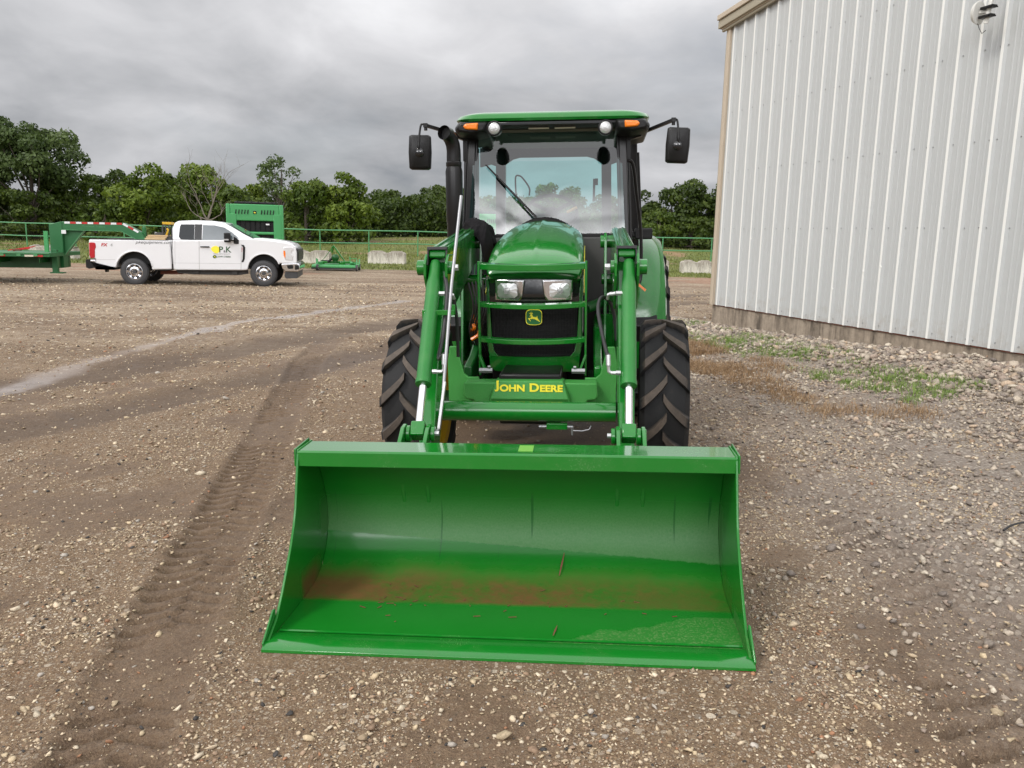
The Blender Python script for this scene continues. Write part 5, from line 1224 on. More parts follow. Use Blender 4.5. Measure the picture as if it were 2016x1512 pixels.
    # cowl behind hood
    mb = MB(); rings = [[(math.sin(u)*w_, y, zt-.02+math.cos(u)*.0+(-.12*(abs(math.sin(u)))**2.2)) for u in np.linspace(-1.45, 1.45, 17)]+[(w_, y, 1.35), (-w_, y, 1.35)] for y, w_, zt in ((3.155, .235, 1.69), (3.20, .25, 1.725), (3.235, .25, 1.72))]
    mb.loft(rings); mb.build('cowl', 'black_plastic', T)
    # exhaust: right-hand stack on the viewer's left
    mb = MB()
    ex_ = -.625
    pts = [(ex_, 3.03, 1.30), (ex_, 3.03, 1.44), (ex_, 3.03, 1.46), (ex_, 3.03, 1.66), (ex_, 3.03, 1.68), (ex_, 3.03, 2.02), (ex_+.0, 3.03, 2.05), (ex_, 3.03, 2.055), (ex_, 3.03, 2.08), (ex_, 3.03, 2.085), (ex_, 3.03, 2.12), (ex_-.0, 3.03, 2.16), (ex_-.004, 3.025, 2.20), (ex_-.015, 3.01, 2.235), (ex_-.030, 2.98, 2.262), (ex_-.05, 2.93, 2.272)]
    rd = [.050, .050, .056, .056, .060, .060, .052, .055, .055, .050, .050, .049, .049, .049, .049, .049]
    mb.tube(pts, rd, 28, cap=False); mb.tube([(ex_-.05, 2.931, 2.272), (ex_-.036, 2.965, 2.266)], [.0485, .046], 28, cap=False)
    e = mb.build('exhaust_stack', 'black_paint', T, ang=35)
    mb = MB(); mb.tube([(ex_-.036, 2.96, 2.266), (ex_-.034, 2.963, 2.2655)], .047, 24); mb.build('pipe_mouth', 'black_matte', e)
    # cab interior
    mb = MB(); mb.box((0, 4.0, 1.18), (1.2, 1.5, .1)); mb.box((.03, 3.42, 1.42), (.42, .25, .40)); mb.box((-.48, 4.2, 1.35), (.2, .7, .3)); mb.box((.50, 4.2, 1.35), (.2, .7, .3)); intr = mb.build('cab_floor', 'cab_liner', T, bevel=.02)
    mb = MB(); mb.tube([(.03, 3.50, 1.55), (.03, 3.72, 1.72)], .03, 12); c0 = Vector((.03, 3.76, 1.755)); ax = Vector((0, .62, .78)); ux = Vector((1, 0, 0)); uy = ax.cross(ux).normalized()
    pts = [c0+(ux*math.cos(a)+uy*math.sin(a))*.195 for a in np.linspace(0, 2*math.pi, 37)]
    mb.tube(pts, .013, 10, cap=False)
    for a in (math.radians(90), math.radians(215), math.radians(325)): mb.bar(c0, c0+(ux*math.cos(a)+uy*math.sin(a))*.19, .03, .012, ax)
    mb.cyl(c0-ax*.02, c0+ax*.015, .05); mb.build('steering_wheel', 'black_plastic', T)
    mb = MB(); mb.box((.02, 4.25, 1.45), (.48, .46, .12)); mb.box((.02, 4.50, 1.62), (.44, .10, .30)); mb.build('seat', 'cab_liner', T, bevel=.04)
    a = TF.y(1116, 418, 3.6); b_ = TF.y(1136, 408, 3.6); mb = MB(); mb.tube([a, b_], .012, 8); mb.build('control_knob', 'orange_lens', T)
    # lever rails by the rear posts
    mb = MB(); mb.tube(catmull([TF.y(*k) for k in ((1016, 385, 4.4), (1015, 350, 4.4), (1022, 346, 4.4), (1030, 352, 4.4), (1042, 370, 4.4), (1042, 385, 4.4))]), .007, 8); mb.tube([TF.y(1169, 395, 4.4), TF.y(1170, 352, 4.4)], .010, 8); c = TF.y(1174, 358, 4.4); mb.box(tuple(c), (.028, .02, .055)); mb.build('hand_rail', 'black_plastic', T)
    mb = MB(); mb.box((.04, 4.0, 2.335), (1.15, 1.1, .02)); mb.build('headliner', 'headliner', T)
    return T
tractor()

def jacket():
    o_ = TF
    c = TF.y(943, 455, 2.78)
    rg = np.random.default_rng(9); nu, nv = 44, 30
    U, V = np.meshgrid(np.linspace(0, 1, nu), np.linspace(0, 1, nv))
    # a cloth bunched over the boom: arch in x, falling front and back
    a = (U-.5)*2; b_ = (V-.5)*2
    x = c[0]+a*.135+.02*np.sin(V*9)
    top = 1.69-.05*np.abs(a)**2.2-.08*np.clip(a, 0, 1)**2
    y = 2.80+b_*.17
    z = top-.10*np.abs(b_)**2-.13*np.clip(-b_, 0, 1)**3*np.clip(a+.3, 0, 1)
    f1_ = fbm(U*5+3, V*4, 77, 4)-.5; f2_ = fbm(U*9, V*3+7, 78, 3)-.5
    z = z+.075*f1_; y = y+.07*f2_; x = x+.05*(fbm(U*4, V*6, 79, 3)-.5)
    # right edge hangs
    hang = np.clip(a-.35, 0, 1); z = z-.22*hang*(.6+.4*np.sin(V*7)); x = x-.05*hang
    hl = np.clip(-a-.5, 0, 1); z = z-.22*hl
    W = np.stack([x, y, z], -1).reshape(-1, 3)
    W = (TF.o+W@TF.R.T)
    idx = np.arange(nu*nv).reshape(nv, nu); F = np.stack([idx[:-1, :-1], idx[:-1, 1:], idx[1:, 1:], idx[1:, :-1]], -1).reshape(-1, 4)
    o = np_mesh('cloth', W, F, 'cloth', smooth=True)
    so = o.modifiers.new('solid', 'SOLIDIFY'); so.thickness = .006
    ss = o.modifiers.new('sub', 'SUBSURF'); ss.levels = 1; ss.render_levels = 1
    tag(o, 'black cloth bunched over the loader arm beside the exhaust stack', 'cloth')
jacket()
# ================================================================== PICKUP
tz = gz(-9, 23.5)
KF = Frame((-10.656, 23.19, 0.0), math.radians(10.2))
def kz(zx, zy, v=0.0): return KF.y(140+zx/4.2, 410+zy/4.2, v)      # enlarged-crop coordinates -> truck plane
def kp(pts, v=0.0): r = [kz(a, b, v) for a, b in pts]; return [(p[0], p[2]) for p in r]
def wheel(parent, c, R, w, rimr, side):
    mb = MB(); w2 = w/2
    mb.lathe([(rimr, -w2*.8), (rimr+.02, -w2*.95), (R-.07, -w2), (R-.02, -w2*.9), (R, -w2*.7), (R, w2*.7), (R-.02, w2*.9), (R-.07, w2), (rimr+.02, w2*.95), (rimr, w2*.8)], c, (0, 1, 0), 48, cap=False)
    for i in range(56):
        a = 2*math.pi*i/56
        for q, o_ in ((-.62, 0), (-.15, .5), (.32, 0), (.75, .5)):
            aa = a+o_*2*math.pi/56; mb.box((c[0]+math.cos(aa)*(R+.002), c[1]+q*w2, c[2]+math.sin(aa)*(R+.002)), (.016, w2*.36, .028), Matrix.Rotation(-aa, 3, 'Y'))
    t_ = mb.build('tyre', 'grey_rubber', parent, ang=30)
    mb = MB(); s = -side
    f = -w2*.80
    mb.lathe([(rimr+.012, f-.005), (rimr-.005, f-.012), (rimr-.018, f+.01), (rimr-.03, f+.05), (rimr*.78, f+.055), (rimr*.62, f+.015), (rimr*.45, f+.008), (rimr*.40, f+.04), (.0, f+.04)], c, (0, 1, 0), 40, cap=False)
    rim = mb.build('wheel_rim', 'chrome', t_, ang=35)
    mb = MB()
    for i in range(8):
        a = 2*math.pi*(i+.5)/8; mb.box((c[0]+math.cos(a)*rimr*.70, c[1]+f+.026, c[2]+math.sin(a)*rimr*.70), (.035, .03, .07), Matrix.Rotation(-a, 3, 'Y'))
    mb.lathe([(.055, f-.005), (.05, f-.02), (0, f-.022)], c, (0, 1, 0), 20)
    for i in range(8):
        a = 2*math.pi*i/8; mb.cyl((c[0]+math.cos(a)*.085, c[1]+f+.02, c[2]+math.sin(a)*.085), (c[0]+math.cos(a)*.085, c[1]+f-.012, c[2]+math.sin(a)*.085), .011, n=6)
    mb.build('hub', 'dark_steel', t_, ang=35)
def pickup():
    K = thing('pickup_truck', 'white extended cab pickup truck hitched to the green gooseneck trailer', 'truck', KF.o, KF.m)
    W = 2.0
    def arch(cx, cy_, rx, ry, a0, a1, n=12): return [(cx+math.cos(math.radians(a0+(a1-a0)*i/n))*rx, cy_-math.sin(math.radians(a0+(a1-a0)*i/n))*ry) for i in range(n+1)]
    bed = [(147, 256), (812, 264), (818, 290), (826, 380), (834, 505), (700, 507), (668, 508)]+arch(520, 500, 148, 142, 3, 177)+[(362, 490), (207, 487), (202, 415), (149, 412), (144, 300)]
    P = kp(bed); mb = MB(); mb.prism(P, 'y', 0, W); bd = mb.build('cargo_bed', 'white_paint', K, bevel=.035, seg=3)
    zt = P[0][1]; xa, xb = P[0][0], P[1][0]
    mb = MB(); mb.box(((xa+xb)/2, W/2, zt+.004), (xb-xa-.16, W-.30, .012)); bl = mb.build('bed_opening', 'black_plastic', bd)
    mb = MB()
    for y in (.055, W-.055): mb.box(((xa+xb)/2, y, zt+.012), (xb-xa-.05, .10, .018))
    mb.build('bed_rail_cap', 'black_plastic', bd, bevel=.004)
    mb = MB()
    ar = kp(arch(520, 500, 148, 142, 8, 172, 20)); ar2 = kp(arch(520, 500, 158, 153, 8, 172, 20))
    mb.prism(ar+ar2[::-1], 'y', -.018, .012); mb.build('wheel_arch', 'white_paint', bd, bevel=.008)
    mb = MB(); xc = kz(520, 500)[0]; mb.box((xc, W/2, .78), (1.0, W-.30, .40)); mb.build('wheel_well', 'black_matte', K)
    # cab and nose
    body = [(836, 262), (1050, 262), (1240, 262), (1395, 250), (1430, 247), (1520, 252), (1640, 262), (1760, 280), (1825, 296), (1855, 318), (1866, 360), (1868, 442), (1858, 458), (1742, 456)]+arch(1592, 508, 132, 128, 24, 178)+[(1455, 512), (1405, 514), (858, 510), (846, 495), (838, 380)]
    P = kp(body); mb = MB(); mb.prism(P, 'y', 0, W); cb = mb.build('body', 'white_paint', K, bevel=.045, seg=3)
    mb = MB(); ar = kp(arch(1592, 508, 132, 128, 20, 176, 20)); ar2 = kp(arch(1592, 508, 142, 139, 20, 176, 20)); mb.prism(ar+ar2[::-1], 'y', -.018, .012); mb.build('wheel_arch', 'white_paint', cb, bevel=.008)
    mb = MB(); xc = kz(1592, 500)[0]; mb.box((xc-.03, W/2, .72), (.86, W-.30, .42)); mb.build('wheel_well', 'black_matte', K)
    # hood bulge
    mb = MB(); hp_ = kp([(1440, 248), (1530, 247), (1660, 257), (1780, 277), (1835, 298), (1800, 300), (1440, 262)]); mb.prism(hp_, 'y', .30, W-.30); mb.build('hood', 'white_paint', cb, bevel=.04, seg=3)
    # greenhouse
    gh = [(836, 264), (828, 165), (845, 118), (878, 104), (1000, 99), (1150, 103), (1255, 120), (1330, 158), (1415, 208), (1500, 252), (1440, 264)]
    P = kp(gh); z0 = P[0][1]; z1 = max(p[1] for p in P)
    def ins(z): return .02+.17*max(0, (z-z0)/(z1-z0))
    mb = MB(); n = len(P); vs = [(p[0], ins(p[1]), p[1]) for p in P]+[(p[0], W-ins(p[1]), p[1]) for p in P]
    mb.add(vs, [tuple(range(n))[::-1], tuple(range(n, 2*n))]+[(i, (i+1) % n, n+(i+1) % n, n+i) for i in range(n)])
    gr = mb.build('cab_roof', 'white_paint', K, bevel=.04, seg=3)
    def pane(name, pts, mat, off=.006):
        for far in (0, 1):
            mb = MB(); q = kp(pts); vs = [((p[0]), (ins(p[1])-off) if not far else W-ins(p[1])+off, p[1]) for p in q]; vs2 = [(v[0], v[1]+(.01 if not far else -.01), v[2]) for v in vs]; n = len(vs)
            mb.add(vs+vs2, [tuple(range(n))[::-1], tuple(range(n, 2*n))]+[(i, (i+1) % n, n+(i+1) % n, n+i) for i in range(n)]); mb.build(name, mat, K, bevel=.003)
    pane('window', [(892, 150), (900, 133), (1012, 133), (1014, 262), (905, 257), (888, 235)], 'dark_glass')
    pane('window_pillar', [(1015, 132), (1075, 133), (1078, 264), (1017, 263)], 'black_gloss')
    pane('window', [(1083, 138), (1180, 142), (1262, 160), (1330, 203), (1388, 252), (1386, 293), (1240, 291), (1165, 270), (1083, 264)], 'mid_glass', .009)
    # windshield on the raked front
    a, b_ = kz(1275, 128), kz(1500, 250)
    mb = MB(); o_ = np.array([.012, 0, .014]); za, zb = a[2], b_[2]
    mb.add([(a[0]+.012, ins(za)+.05, za+.016), (b_[0]+.012, ins(zb)+.07, zb+.016), (b_[0]+.012, W-ins(zb)-.07, zb+.016), (a[0]+.012, W-ins(za)-.05, za+.016)], [(0, 1, 2, 3)]); ws = mb.build('windshield', 'mid_glass', K)
    mb = MB(); q0 = kz(1445, 238); mb.bar((q0[0], .10, q0[2]-.00), (q0[0]+.15, .5, q0[2]-.03), .02, .02); mb.build('wiper', 'black_plastic', ws)
    mb = MB(); q0 = kz(1447, 250, .08); mb.cyl(q0, (q0[0]-.02, .08, q0[2]+.52), .004, .003, 6); mb.build('radio_antenna', 'black_plastic', cb)
    # shut lines
    mb = MB()
    def line(pts, w=.012):
        q = kp(pts)
        for p0, p1 in zip(q[:-1], q[1:]): mb.bar((p0[0], -.0005, p0[1]), (p1[0], -.0005, p1[1]), w, .003, (0, 1, 0))
    line([(838, 262), (838, 380), (848, 500), (856, 507), (1058, 508), (1405, 508), (1408, 300)]); line([(1058, 268), (1060, 508)]); line([(858, 268), (860, 470)], .006); line([(208, 425), (365, 425)], .008); line([(838, 452), (1403, 458)], .007)
    mb.build('shut_line', 'grey_silver', cb)
    # handle, mirror, vent
    mb = MB(); q = kz(1107, 319); mb.box((q[0], -.022, q[2]), (.25, .028, .032)); mb.build('door_handle', 'black_plastic', cb, bevel=.008)
    for v, s in ((-.13, -1), (W+.13, 1)):
        mb = MB(); q = kz(1292, 243, v); mb.box((q[0], v, q[2]), (.17, .16, .27)); mb.bar((q[0]+.05, v, q[2]-.06), (q[0]+.20, v-s*.14, q[2]-.08), .05, .05); mi = mb.build('door_mirror', 'black_plastic', K, bevel=.035, seg=3)
        mb = MB(); mb.box((q[0]-.02, v-.082 if s < 0 else v+.082, q[2]-.055), (.13, .01, .035)); mb.build('mirror_lamp', 'zinc_bright', mi)
    mb = MB(); mb.prism(kp([(1345, 232), (1388, 262), (1386, 296), (1345, 294)]), 'y', -.02, .03); mb.build('mirror_mount', 'black_plastic', cb, bevel=.006)
    mb = MB(); mb.prism(kp([(1407, 303), (1428, 303), (1440, 325), (1436, 420), (1424, 445), (1409, 445), (1418, 420), (1422, 325)]), 'y', -.012, .01); mb.build('fender_vent', 'black_plastic', cb, bevel=.004)
    # lamps
    mb = MB(); mb.prism(kp([(147, 285), (150, 281), (190, 282), (203, 292), (206, 320), (197, 345), (199, 405), (190, 412), (158, 412), (151, 385)]), 'y', -.012, .22); mb.build('tail_lamp', 'red_lens', K, bevel=.02, seg=3)
    mb = MB(); mb.prism(kp([(1756, 322), (1832, 320), (1838, 345), (1822, 355), (1822, 378), (1836, 388), (1834, 430), (1776, 430), (1762, 400), (1754, 350)]), 'y', -.014, .30); hl_ = mb.build('headlight', 'lamp_reflector', K, bevel=.012)
    mb = MB(); mb.prism(kp([(1757, 350), (1770, 352), (1774, 380), (1772, 412), (1763, 404), (1755, 375)]), 'y', -.022, -.004); mb.build('side_marker', 'orange_lens', hl_, bevel=.004)
    mb = MB(); g0 = kp([(1815, 334), (1872, 334), (1882, 372), (1878, 438), (1822, 440), (1812, 385)]); mb.prism(g0, 'y', .03, W-.03); gl_ = mb.build('grille', 'black_plastic', K, bevel=.02)
    mb = MB()
    for k in range(6):
        zz = g0[3][1]+(g0[0][1]-g0[3][1])*(k+.5)/6; mb.box((max(p[0] for p in g0)-.03, W/2, zz), (.05, W-.3, .03)); mb.box(((g0[0][0]+g0[1][0])/2+.01, .022, zz), (.20, .012, .022))
    mb.build('grille_bar', 'dark_steel', gl_)
    # bumpers
    mb = MB(); mb.prism(kp([(1735, 462), (1750, 456), (1872, 452), (1890, 470), (1892, 512), (1876, 526), (1770, 524), (1748, 500)]), 'y', -.03, W+.03); bf = mb.build('bumper', 'chrome', K, bevel=.03, seg=3)
    mb = MB(); mb.prism(kp([(1786, 470), (1832, 468), (1838, 480), (1836, 500), (1800, 502), (1788, 490)]), 'y', -.036, .05); mb.prism(kp([(1850, 470), (1884, 470), (1886, 505), (1852, 508)]), 'y', -.036, .3); mb.build('bumper_recess', 'black_plastic', bf, bevel=.006)
    mb = MB(); mb.prism(kp([(1770, 524), (1876, 524), (1872, 545), (1875, 572), (1868, 580), (1776, 582), (1762, 560)]), 'y', .02, W-.02); mb.build('air_dam', 'dark_steel', bf, bevel=.01)
    mb = MB(); mb.prism(kp([(128, 424), (200, 422), (205, 440), (205, 488), (150, 496), (132, 480)]), 'y', -.02, W+.02); br = mb.build('bumper', 'chrome', K, bevel=.03, seg=3)
    mb = MB(); mb.prism(kp([(122, 424), (160, 421), (164, 440), (198, 444), (206, 484), (206, 506), (360, 510), (362, 488), (204, 484), (150, 500), (126, 488)]), 'y', -.024, W+.024); mb.prism(kp([(185, 500), (216, 500), (216, 540), (200, 540), (196, 520), (185, 512)]), 'y', .9, 1.1); mb.build('bumper_trim', 'black_plastic', br)
    # underside
    mb = MB(); mb.prism(kp([(702, 446), (800, 452), (832, 460), (836, 512), (770, 520), (704, 516)]), 'y', .02, .30); mb.build('bed_step', 'black_plastic', K, bevel=.015)
    mb = MB(); mb.prism(kp([(850, 512), (1450, 514), (1455, 545), (1380, 556), (1000, 550), (870, 540)]), 'y', .22, .34); mb.box((kz(900, 520)[0], W/2, .52), (4.0, .8, .16)); mb.prism(kp([(1000, 516), (1050, 516), (1050, 545), (1000, 545)]), 'y', .16, .24); mb.prism(kp([(1320, 516), (1370, 516), (1370, 552), (1320, 552)]), 'y', .16, .24); mb.build('frame_rail', 'dark_steel', K, bevel=.01)
    mb = MB(); mb.prism(kp([(715, 517), (900, 524), (900, 550), (715, 550)]), 'y', .35, .5); mb.build('rusty_shaft', 'rust', K)
    R = .365
    for zx, zy in ((522, 530), (1592, 546)):
        for v in (.13, W-.13):
            c = kz(zx, zy, 0); wheel(K, (c[0], v, R-.01), R, .27, .215, 1)
    # lettering
    q = kz(685, 282); text('web_lettering', 'pkequipment.com', .118, 'dark_steel', bd, (q[0], -.003, q[2]), Matrix.Rotation(math.radians(-.6), 4, 'Y'), .001, -.0005, shear=.3, sx=1.14)
    q = kz(272, 303); text('lettering', 'FX', .115, 'decal_red', bd, (q[0]-.0, -.003, q[2]), None, .001, .004, shear=.15, sx=1.15); text('lettering', '4', .115, 'grey_silver', bd, (kz(332, 303)[0], -.003, q[2]), None, .001, .003, shear=.15)
    q = kz(1272, 344)
    text('door_lettering', 'P K', .235, 'green_dark', cb, (q[0], -.003, q[2]), None, .001, .003, sx=1.0); text('door_lettering', '&', .09, 'dark_steel', cb, (q[0]-.012, -.003, q[2]-.045), None, .001, .002)
    q2 = kz(1246, 379); text('door_lettering', 'EQUIPMENT', .055, 'grey_silver', cb, (q2[0], -.003, q2[2]), None, .001, .0, sx=1.5)
    q3 = kz(1265, 401); text('door_lettering', 'JOHN DEERE', .055, 'green_dark', cb, (q3[0], -.003, q3[2]), None, .001, .001, sx=1.15)
    mb = MB(); c = kz(1198, 342)
    mb.prism([(c[0]+math.cos(a)*.115*(1+.2*math.cos(a*2+.8)), c[2]+math.sin(a)*.105) for a in np.linspace(0, 6.283, 24)[:-1] if not (-.9 < ((a+math.pi) % (2*math.pi))-math.pi < -.2)], 'y', -.003, -.001); mb.build('door_emblem', 'decal_yellow', cb, smooth=False)
    mb = MB(); c = kz(1188, 401); mb.prism([(c[0]+math.cos(a)*.055, c[2]+math.sin(a)*.045) for a in np.linspace(0, 6.283, 20)[:-1]], 'y', -.003, -.001); mb.build('door_emblem', 'green_dark', cb, smooth=False)
    mb = MB(); mb.prism([(c[0]-.03, c[2]), (c[0]-.005, c[2]+.018), (c[0]+.03, c[2]-.01), (c[0]+.02, c[2]-.02), (c[0]-.01, c[2]-.005)], 'y', -.005, -.003); mb.build('door_emblem', 'decal_yellow', cb, smooth=False)
    q = kz(1415, 342); text('badge', 'F-250', .05, 'decal_red', cb, (q[0], -.014, q[2]), Matrix.Rotation(math.radians(-80), 4, 'Y'), .001, 0)
    # loads
    b1 = kz(630, 250, .8); b2 = kz(795, 252, .8)
    ld = thing('lumber', 'pale wooden boards stacked in the truck bed behind the cab', 'lumber', KF.w(((b1[0]+b2[0])/2, .8, zt)), KF.m)
    for k in range(3):
        mb = MB(); mb.box((.0+.03*k, -.05+.05*k, .04+.045*k), (b2[0]-b1[0], .5, .04)); mb.build('board', 'wood_plank', ld, bevel=.003)
    q = kz(800, 168, .9)
    yb = thing('equipment', 'yellow topped black machine standing in the truck bed against the cab', 'machine', KF.w((q[0], .9, zt)), KF.m)
    h = q[2]-zt
    mb = MB()
    for dx in (-.10, .06): mb.tube([(dx, -.2, 0), (dx, -.2, h+.05), (dx+.06, -.2, h+.13)], .025, 8); mb.tube([(dx, .2, 0), (dx, .2, h+.1)], .025, 8)
    mb.box((-.22, 0, .12), (.22, .35, .2)); mb.box((-.05, 0, .06), (.3, .5, .12)); mb.build('frame', 'dark_steel', yb, bevel=.01)
    mb = MB(); mb.box((.02, 0, h+.15), (.24, .45, .07)); mb.tube([(.0, -.23, .15), (.06, -.23, .3), (.02, -.23, h)], .03, 8); mb.build('cover', 'yellow_paint', yb, bevel=.02)
    mb = MB(); mb.box((-.30, -.15, .20), (.05, .05, .06)); mb.build('lamp', 'zinc_bright', yb)
    return K
pickup()

# ================================================================== GOOSENECK TRAILER
def gz5(px, py, v=1.0): return KF.y(px/6.3, 400+py/6.3, v)
def trailer():
    G = thing('gooseneck_trailer', 'dark green flatbed gooseneck trailer with red and white tape hitched over the pickup bed', 'trailer', KF.o, KF.m)
    V0, V1 = .82, 1.16
    def q(pts, v): return [(gz5(a, b, v)[0], gz5(a, b, v)[2]) for a, b in pts]
    neck = [(765, 226), (1522, 244), (1748, 362), (1800, 440), (1800, 470), (1720, 470), (1500, 345), (765, 326)]
    mb = MB(); mb.prism(q(neck, V0), 'y', V0, V1); nk = mb.build('neck', 'trailer_green', G, bevel=.012)
    mb = MB(); q_ = q([(1765, 305), (1765, 470)], V0); mb.cyl((q_[0][0]+.01, .98, q_[1][1]-.1), (q_[0][0]+.01, .98, q_[0][1]), .055, n=20); mb.sphere((q_[0][0]+.01, .98, q_[0][1]), .052); mb.build('coupler_post', 'trailer_green', nk)
    # vertical column: the two uprights joined by a face plate
    mb = MB(); c = q([(765, 226), (800, 800), (650, 815), (605, 262)], V0); mb.prism(c, 'y', V0-.02, V1+.02); col = mb.build('column', 'trailer_green', G, bevel=.012)
    mb = MB(); mb.prism(q([(768, 330), (1020, 342), (795, 640)], V0), 'y', .93, 1.05); mb.build('gusset', 'trailer_green', col, bevel=.003)
    mb = MB()
    a, b_ = q([(1022, 342), (795, 640)], V0); mb.bar((a[0], .99, a[1]), (b_[0], .99, b_[1]), .20, .018, (0, 0, 1))
    a, b_ = q([(770, 326), (1505, 345)], V0); mb.bar((a[0], .99, a[1]-.006), (b_[0], .99, b_[1]-.006), .38, .018)
    a, b_ = q([(1505, 345), (1715, 460)], V0); mb.bar((a[0], .99, a[1]-.006), (b_[0], .99, b_[1]-.006), .38, .018)
    mb.build('flange', 'pipe_green', nk)
    # tape
    for rr_, pts in ((0, ((798, 240), (1518, 256))), (1, ((1525, 256), (1720, 362)))):
        a, b_ = [np.array((gz5(px, py, V0)[0], 0, gz5(px, py, V0)[2])) for px, py in pts]
        n = 10 if rr_ == 0 else 3
        for k in range(n):
            p0 = a+(b_-a)*k/n; p1 = a+(b_-a)*(k+.94)/n; mb = MB(); mb.bar((p0[0], V0-.004, p0[2]-.0), (p1[0], V0-.004, p1[2]-.0), .055, .005, (0, 1, 0)); mb.build('reflective_tape', 'decal_red' if k % 2 else 'decal_white', nk)
    mb = MB(); a = q([(793, 355), (790, 300)], V0); mb.box((a[0][0], V0-.024, a[0][1]), (.12, .004, .10)); mb.build('sticker', 'decal_white', col)
    a_ = gz5(1165, 288, V0); text('lettering', 'Precision Trailers', .085, 'pipe_green', nk, (a_[0], V0-.003, a_[2]), Matrix.Rotation(math.radians(.8), 4, 'Y'), .001, 0)
    # deck
    d = q([(628, 618), (628, 668), (-2400, 668), (-2400, 618)], -.2)
    zt, zb = d[0][1], d[1][1]; x1 = d[0][0]; x0 = x1-8.5
    mb = MB()
    for v in (-.25, 2.17): mb.box(((x0+x1)/2, v, (zt+zb)/2), (x1-x0, .06, zt-zb))
    mb.box((x1-.03, .96, (zt+zb)/2), (.06, 2.35, zt-zb)); mb.box(((x0+x1)/2, .96, zt-.03), (x1-x0-.06, 2.34, .03)); dk = mb.build('deck', 'trailer_green', G, bevel=.006)
    mb = MB()
    for k in range(12): mb.box((x1-.35-k*.42, -.285, zt-.055), (.10, .04, .07))
    mb.box(((x0+x1)/2, -.30, zt-.012), (x1-x0, .03, .022)); mb.build('rub_rail', 'pipe_green', dk)
    for k in range(16):
        if k % 2 and k > 12: continue
        mb = MB(); xx_ = x1-.28-.47*(k//2)*2.0-(0.12 if k % 2 else 0)*2.0; mb.box((xx_, -.2835, zb+.028), (.22, .006, .05)); mb.build('reflective_tape', 'decal_cream' if k % 2 else 'decal_red', dk)
    mb = MB(); z2 = gz5(0, 795, .5)[2]; mb.box(((x0+x1)/2-.05, .55, (zb+z2)/2), (x1-x0, .16, zb-z2)); mb.box(((x0+x1)/2-.05, 1.40, (zb+z2)/2), (x1-x0, .16, zb-z2))
    for k in range(8): mb.box((x1-.3-k*1.0, .15, (zb+z2)/2+.1), (.03, .7, (zb-z2)*.6))
    mb.build('main_beam', 'green_dark', dk, bevel=.01)
    # landing leg and tires far left
    mb = MB(); l = q([(668, 575), (668, 862)], .35); mb.box((l[0][0], .40, (l[0][1]+l[1][1])/2), (.14, .14, l[0][1]-l[1][1])); mb.box((l[0][0]+.05, .40, l[1][1]), (.35, .25, .03)); mb.build('landing_leg', 'trailer_green', G, bevel=.006)
    mb = MB(); s_ = q([(598, 345), (600, 605)], .5)
    for v in (.30, 1.7): mb.box((s_[0][0], v, (s_[0][1]+s_[1][1])/2), (.10, .08, s_[0][1]-s_[1][1]))
    mb.build('stake', 'baler_green', dk)
    for k in range(2):
        for v in (-.05, 1.95):
            c = (x0+2.0+k*.9, v+.05, .37); wheel(G, c, .37, .22, .2, 1)
    # red implement lying on the deck
    a = gz5(100, 608, .6); b_ = gz5(425, 575, .6)
    t = thing('tool', 'small red hand tool lying across the green trailer deck', 'tool', KF.w((a[0], .6, zt)), KF.m)
    ln = b_[0]-a[0]; mb = MB(); mb.bar((0, 0, .03), (ln*.95, 0, .14), .04, .03); mb.bar((ln*.15, .1, .02), (ln*.85, -.05, .10), .03, .03); mb.bar((ln*.5, -.1, .05), (ln, .1, .16), .02, .02); mb.build('handle', 'decal_red', t)
    mb = MB(); mb.box((ln*.35, 0, .05), (ln*.3, .16, .05)); mb.build('head', 'rust', t, bevel=.01)
trailer()

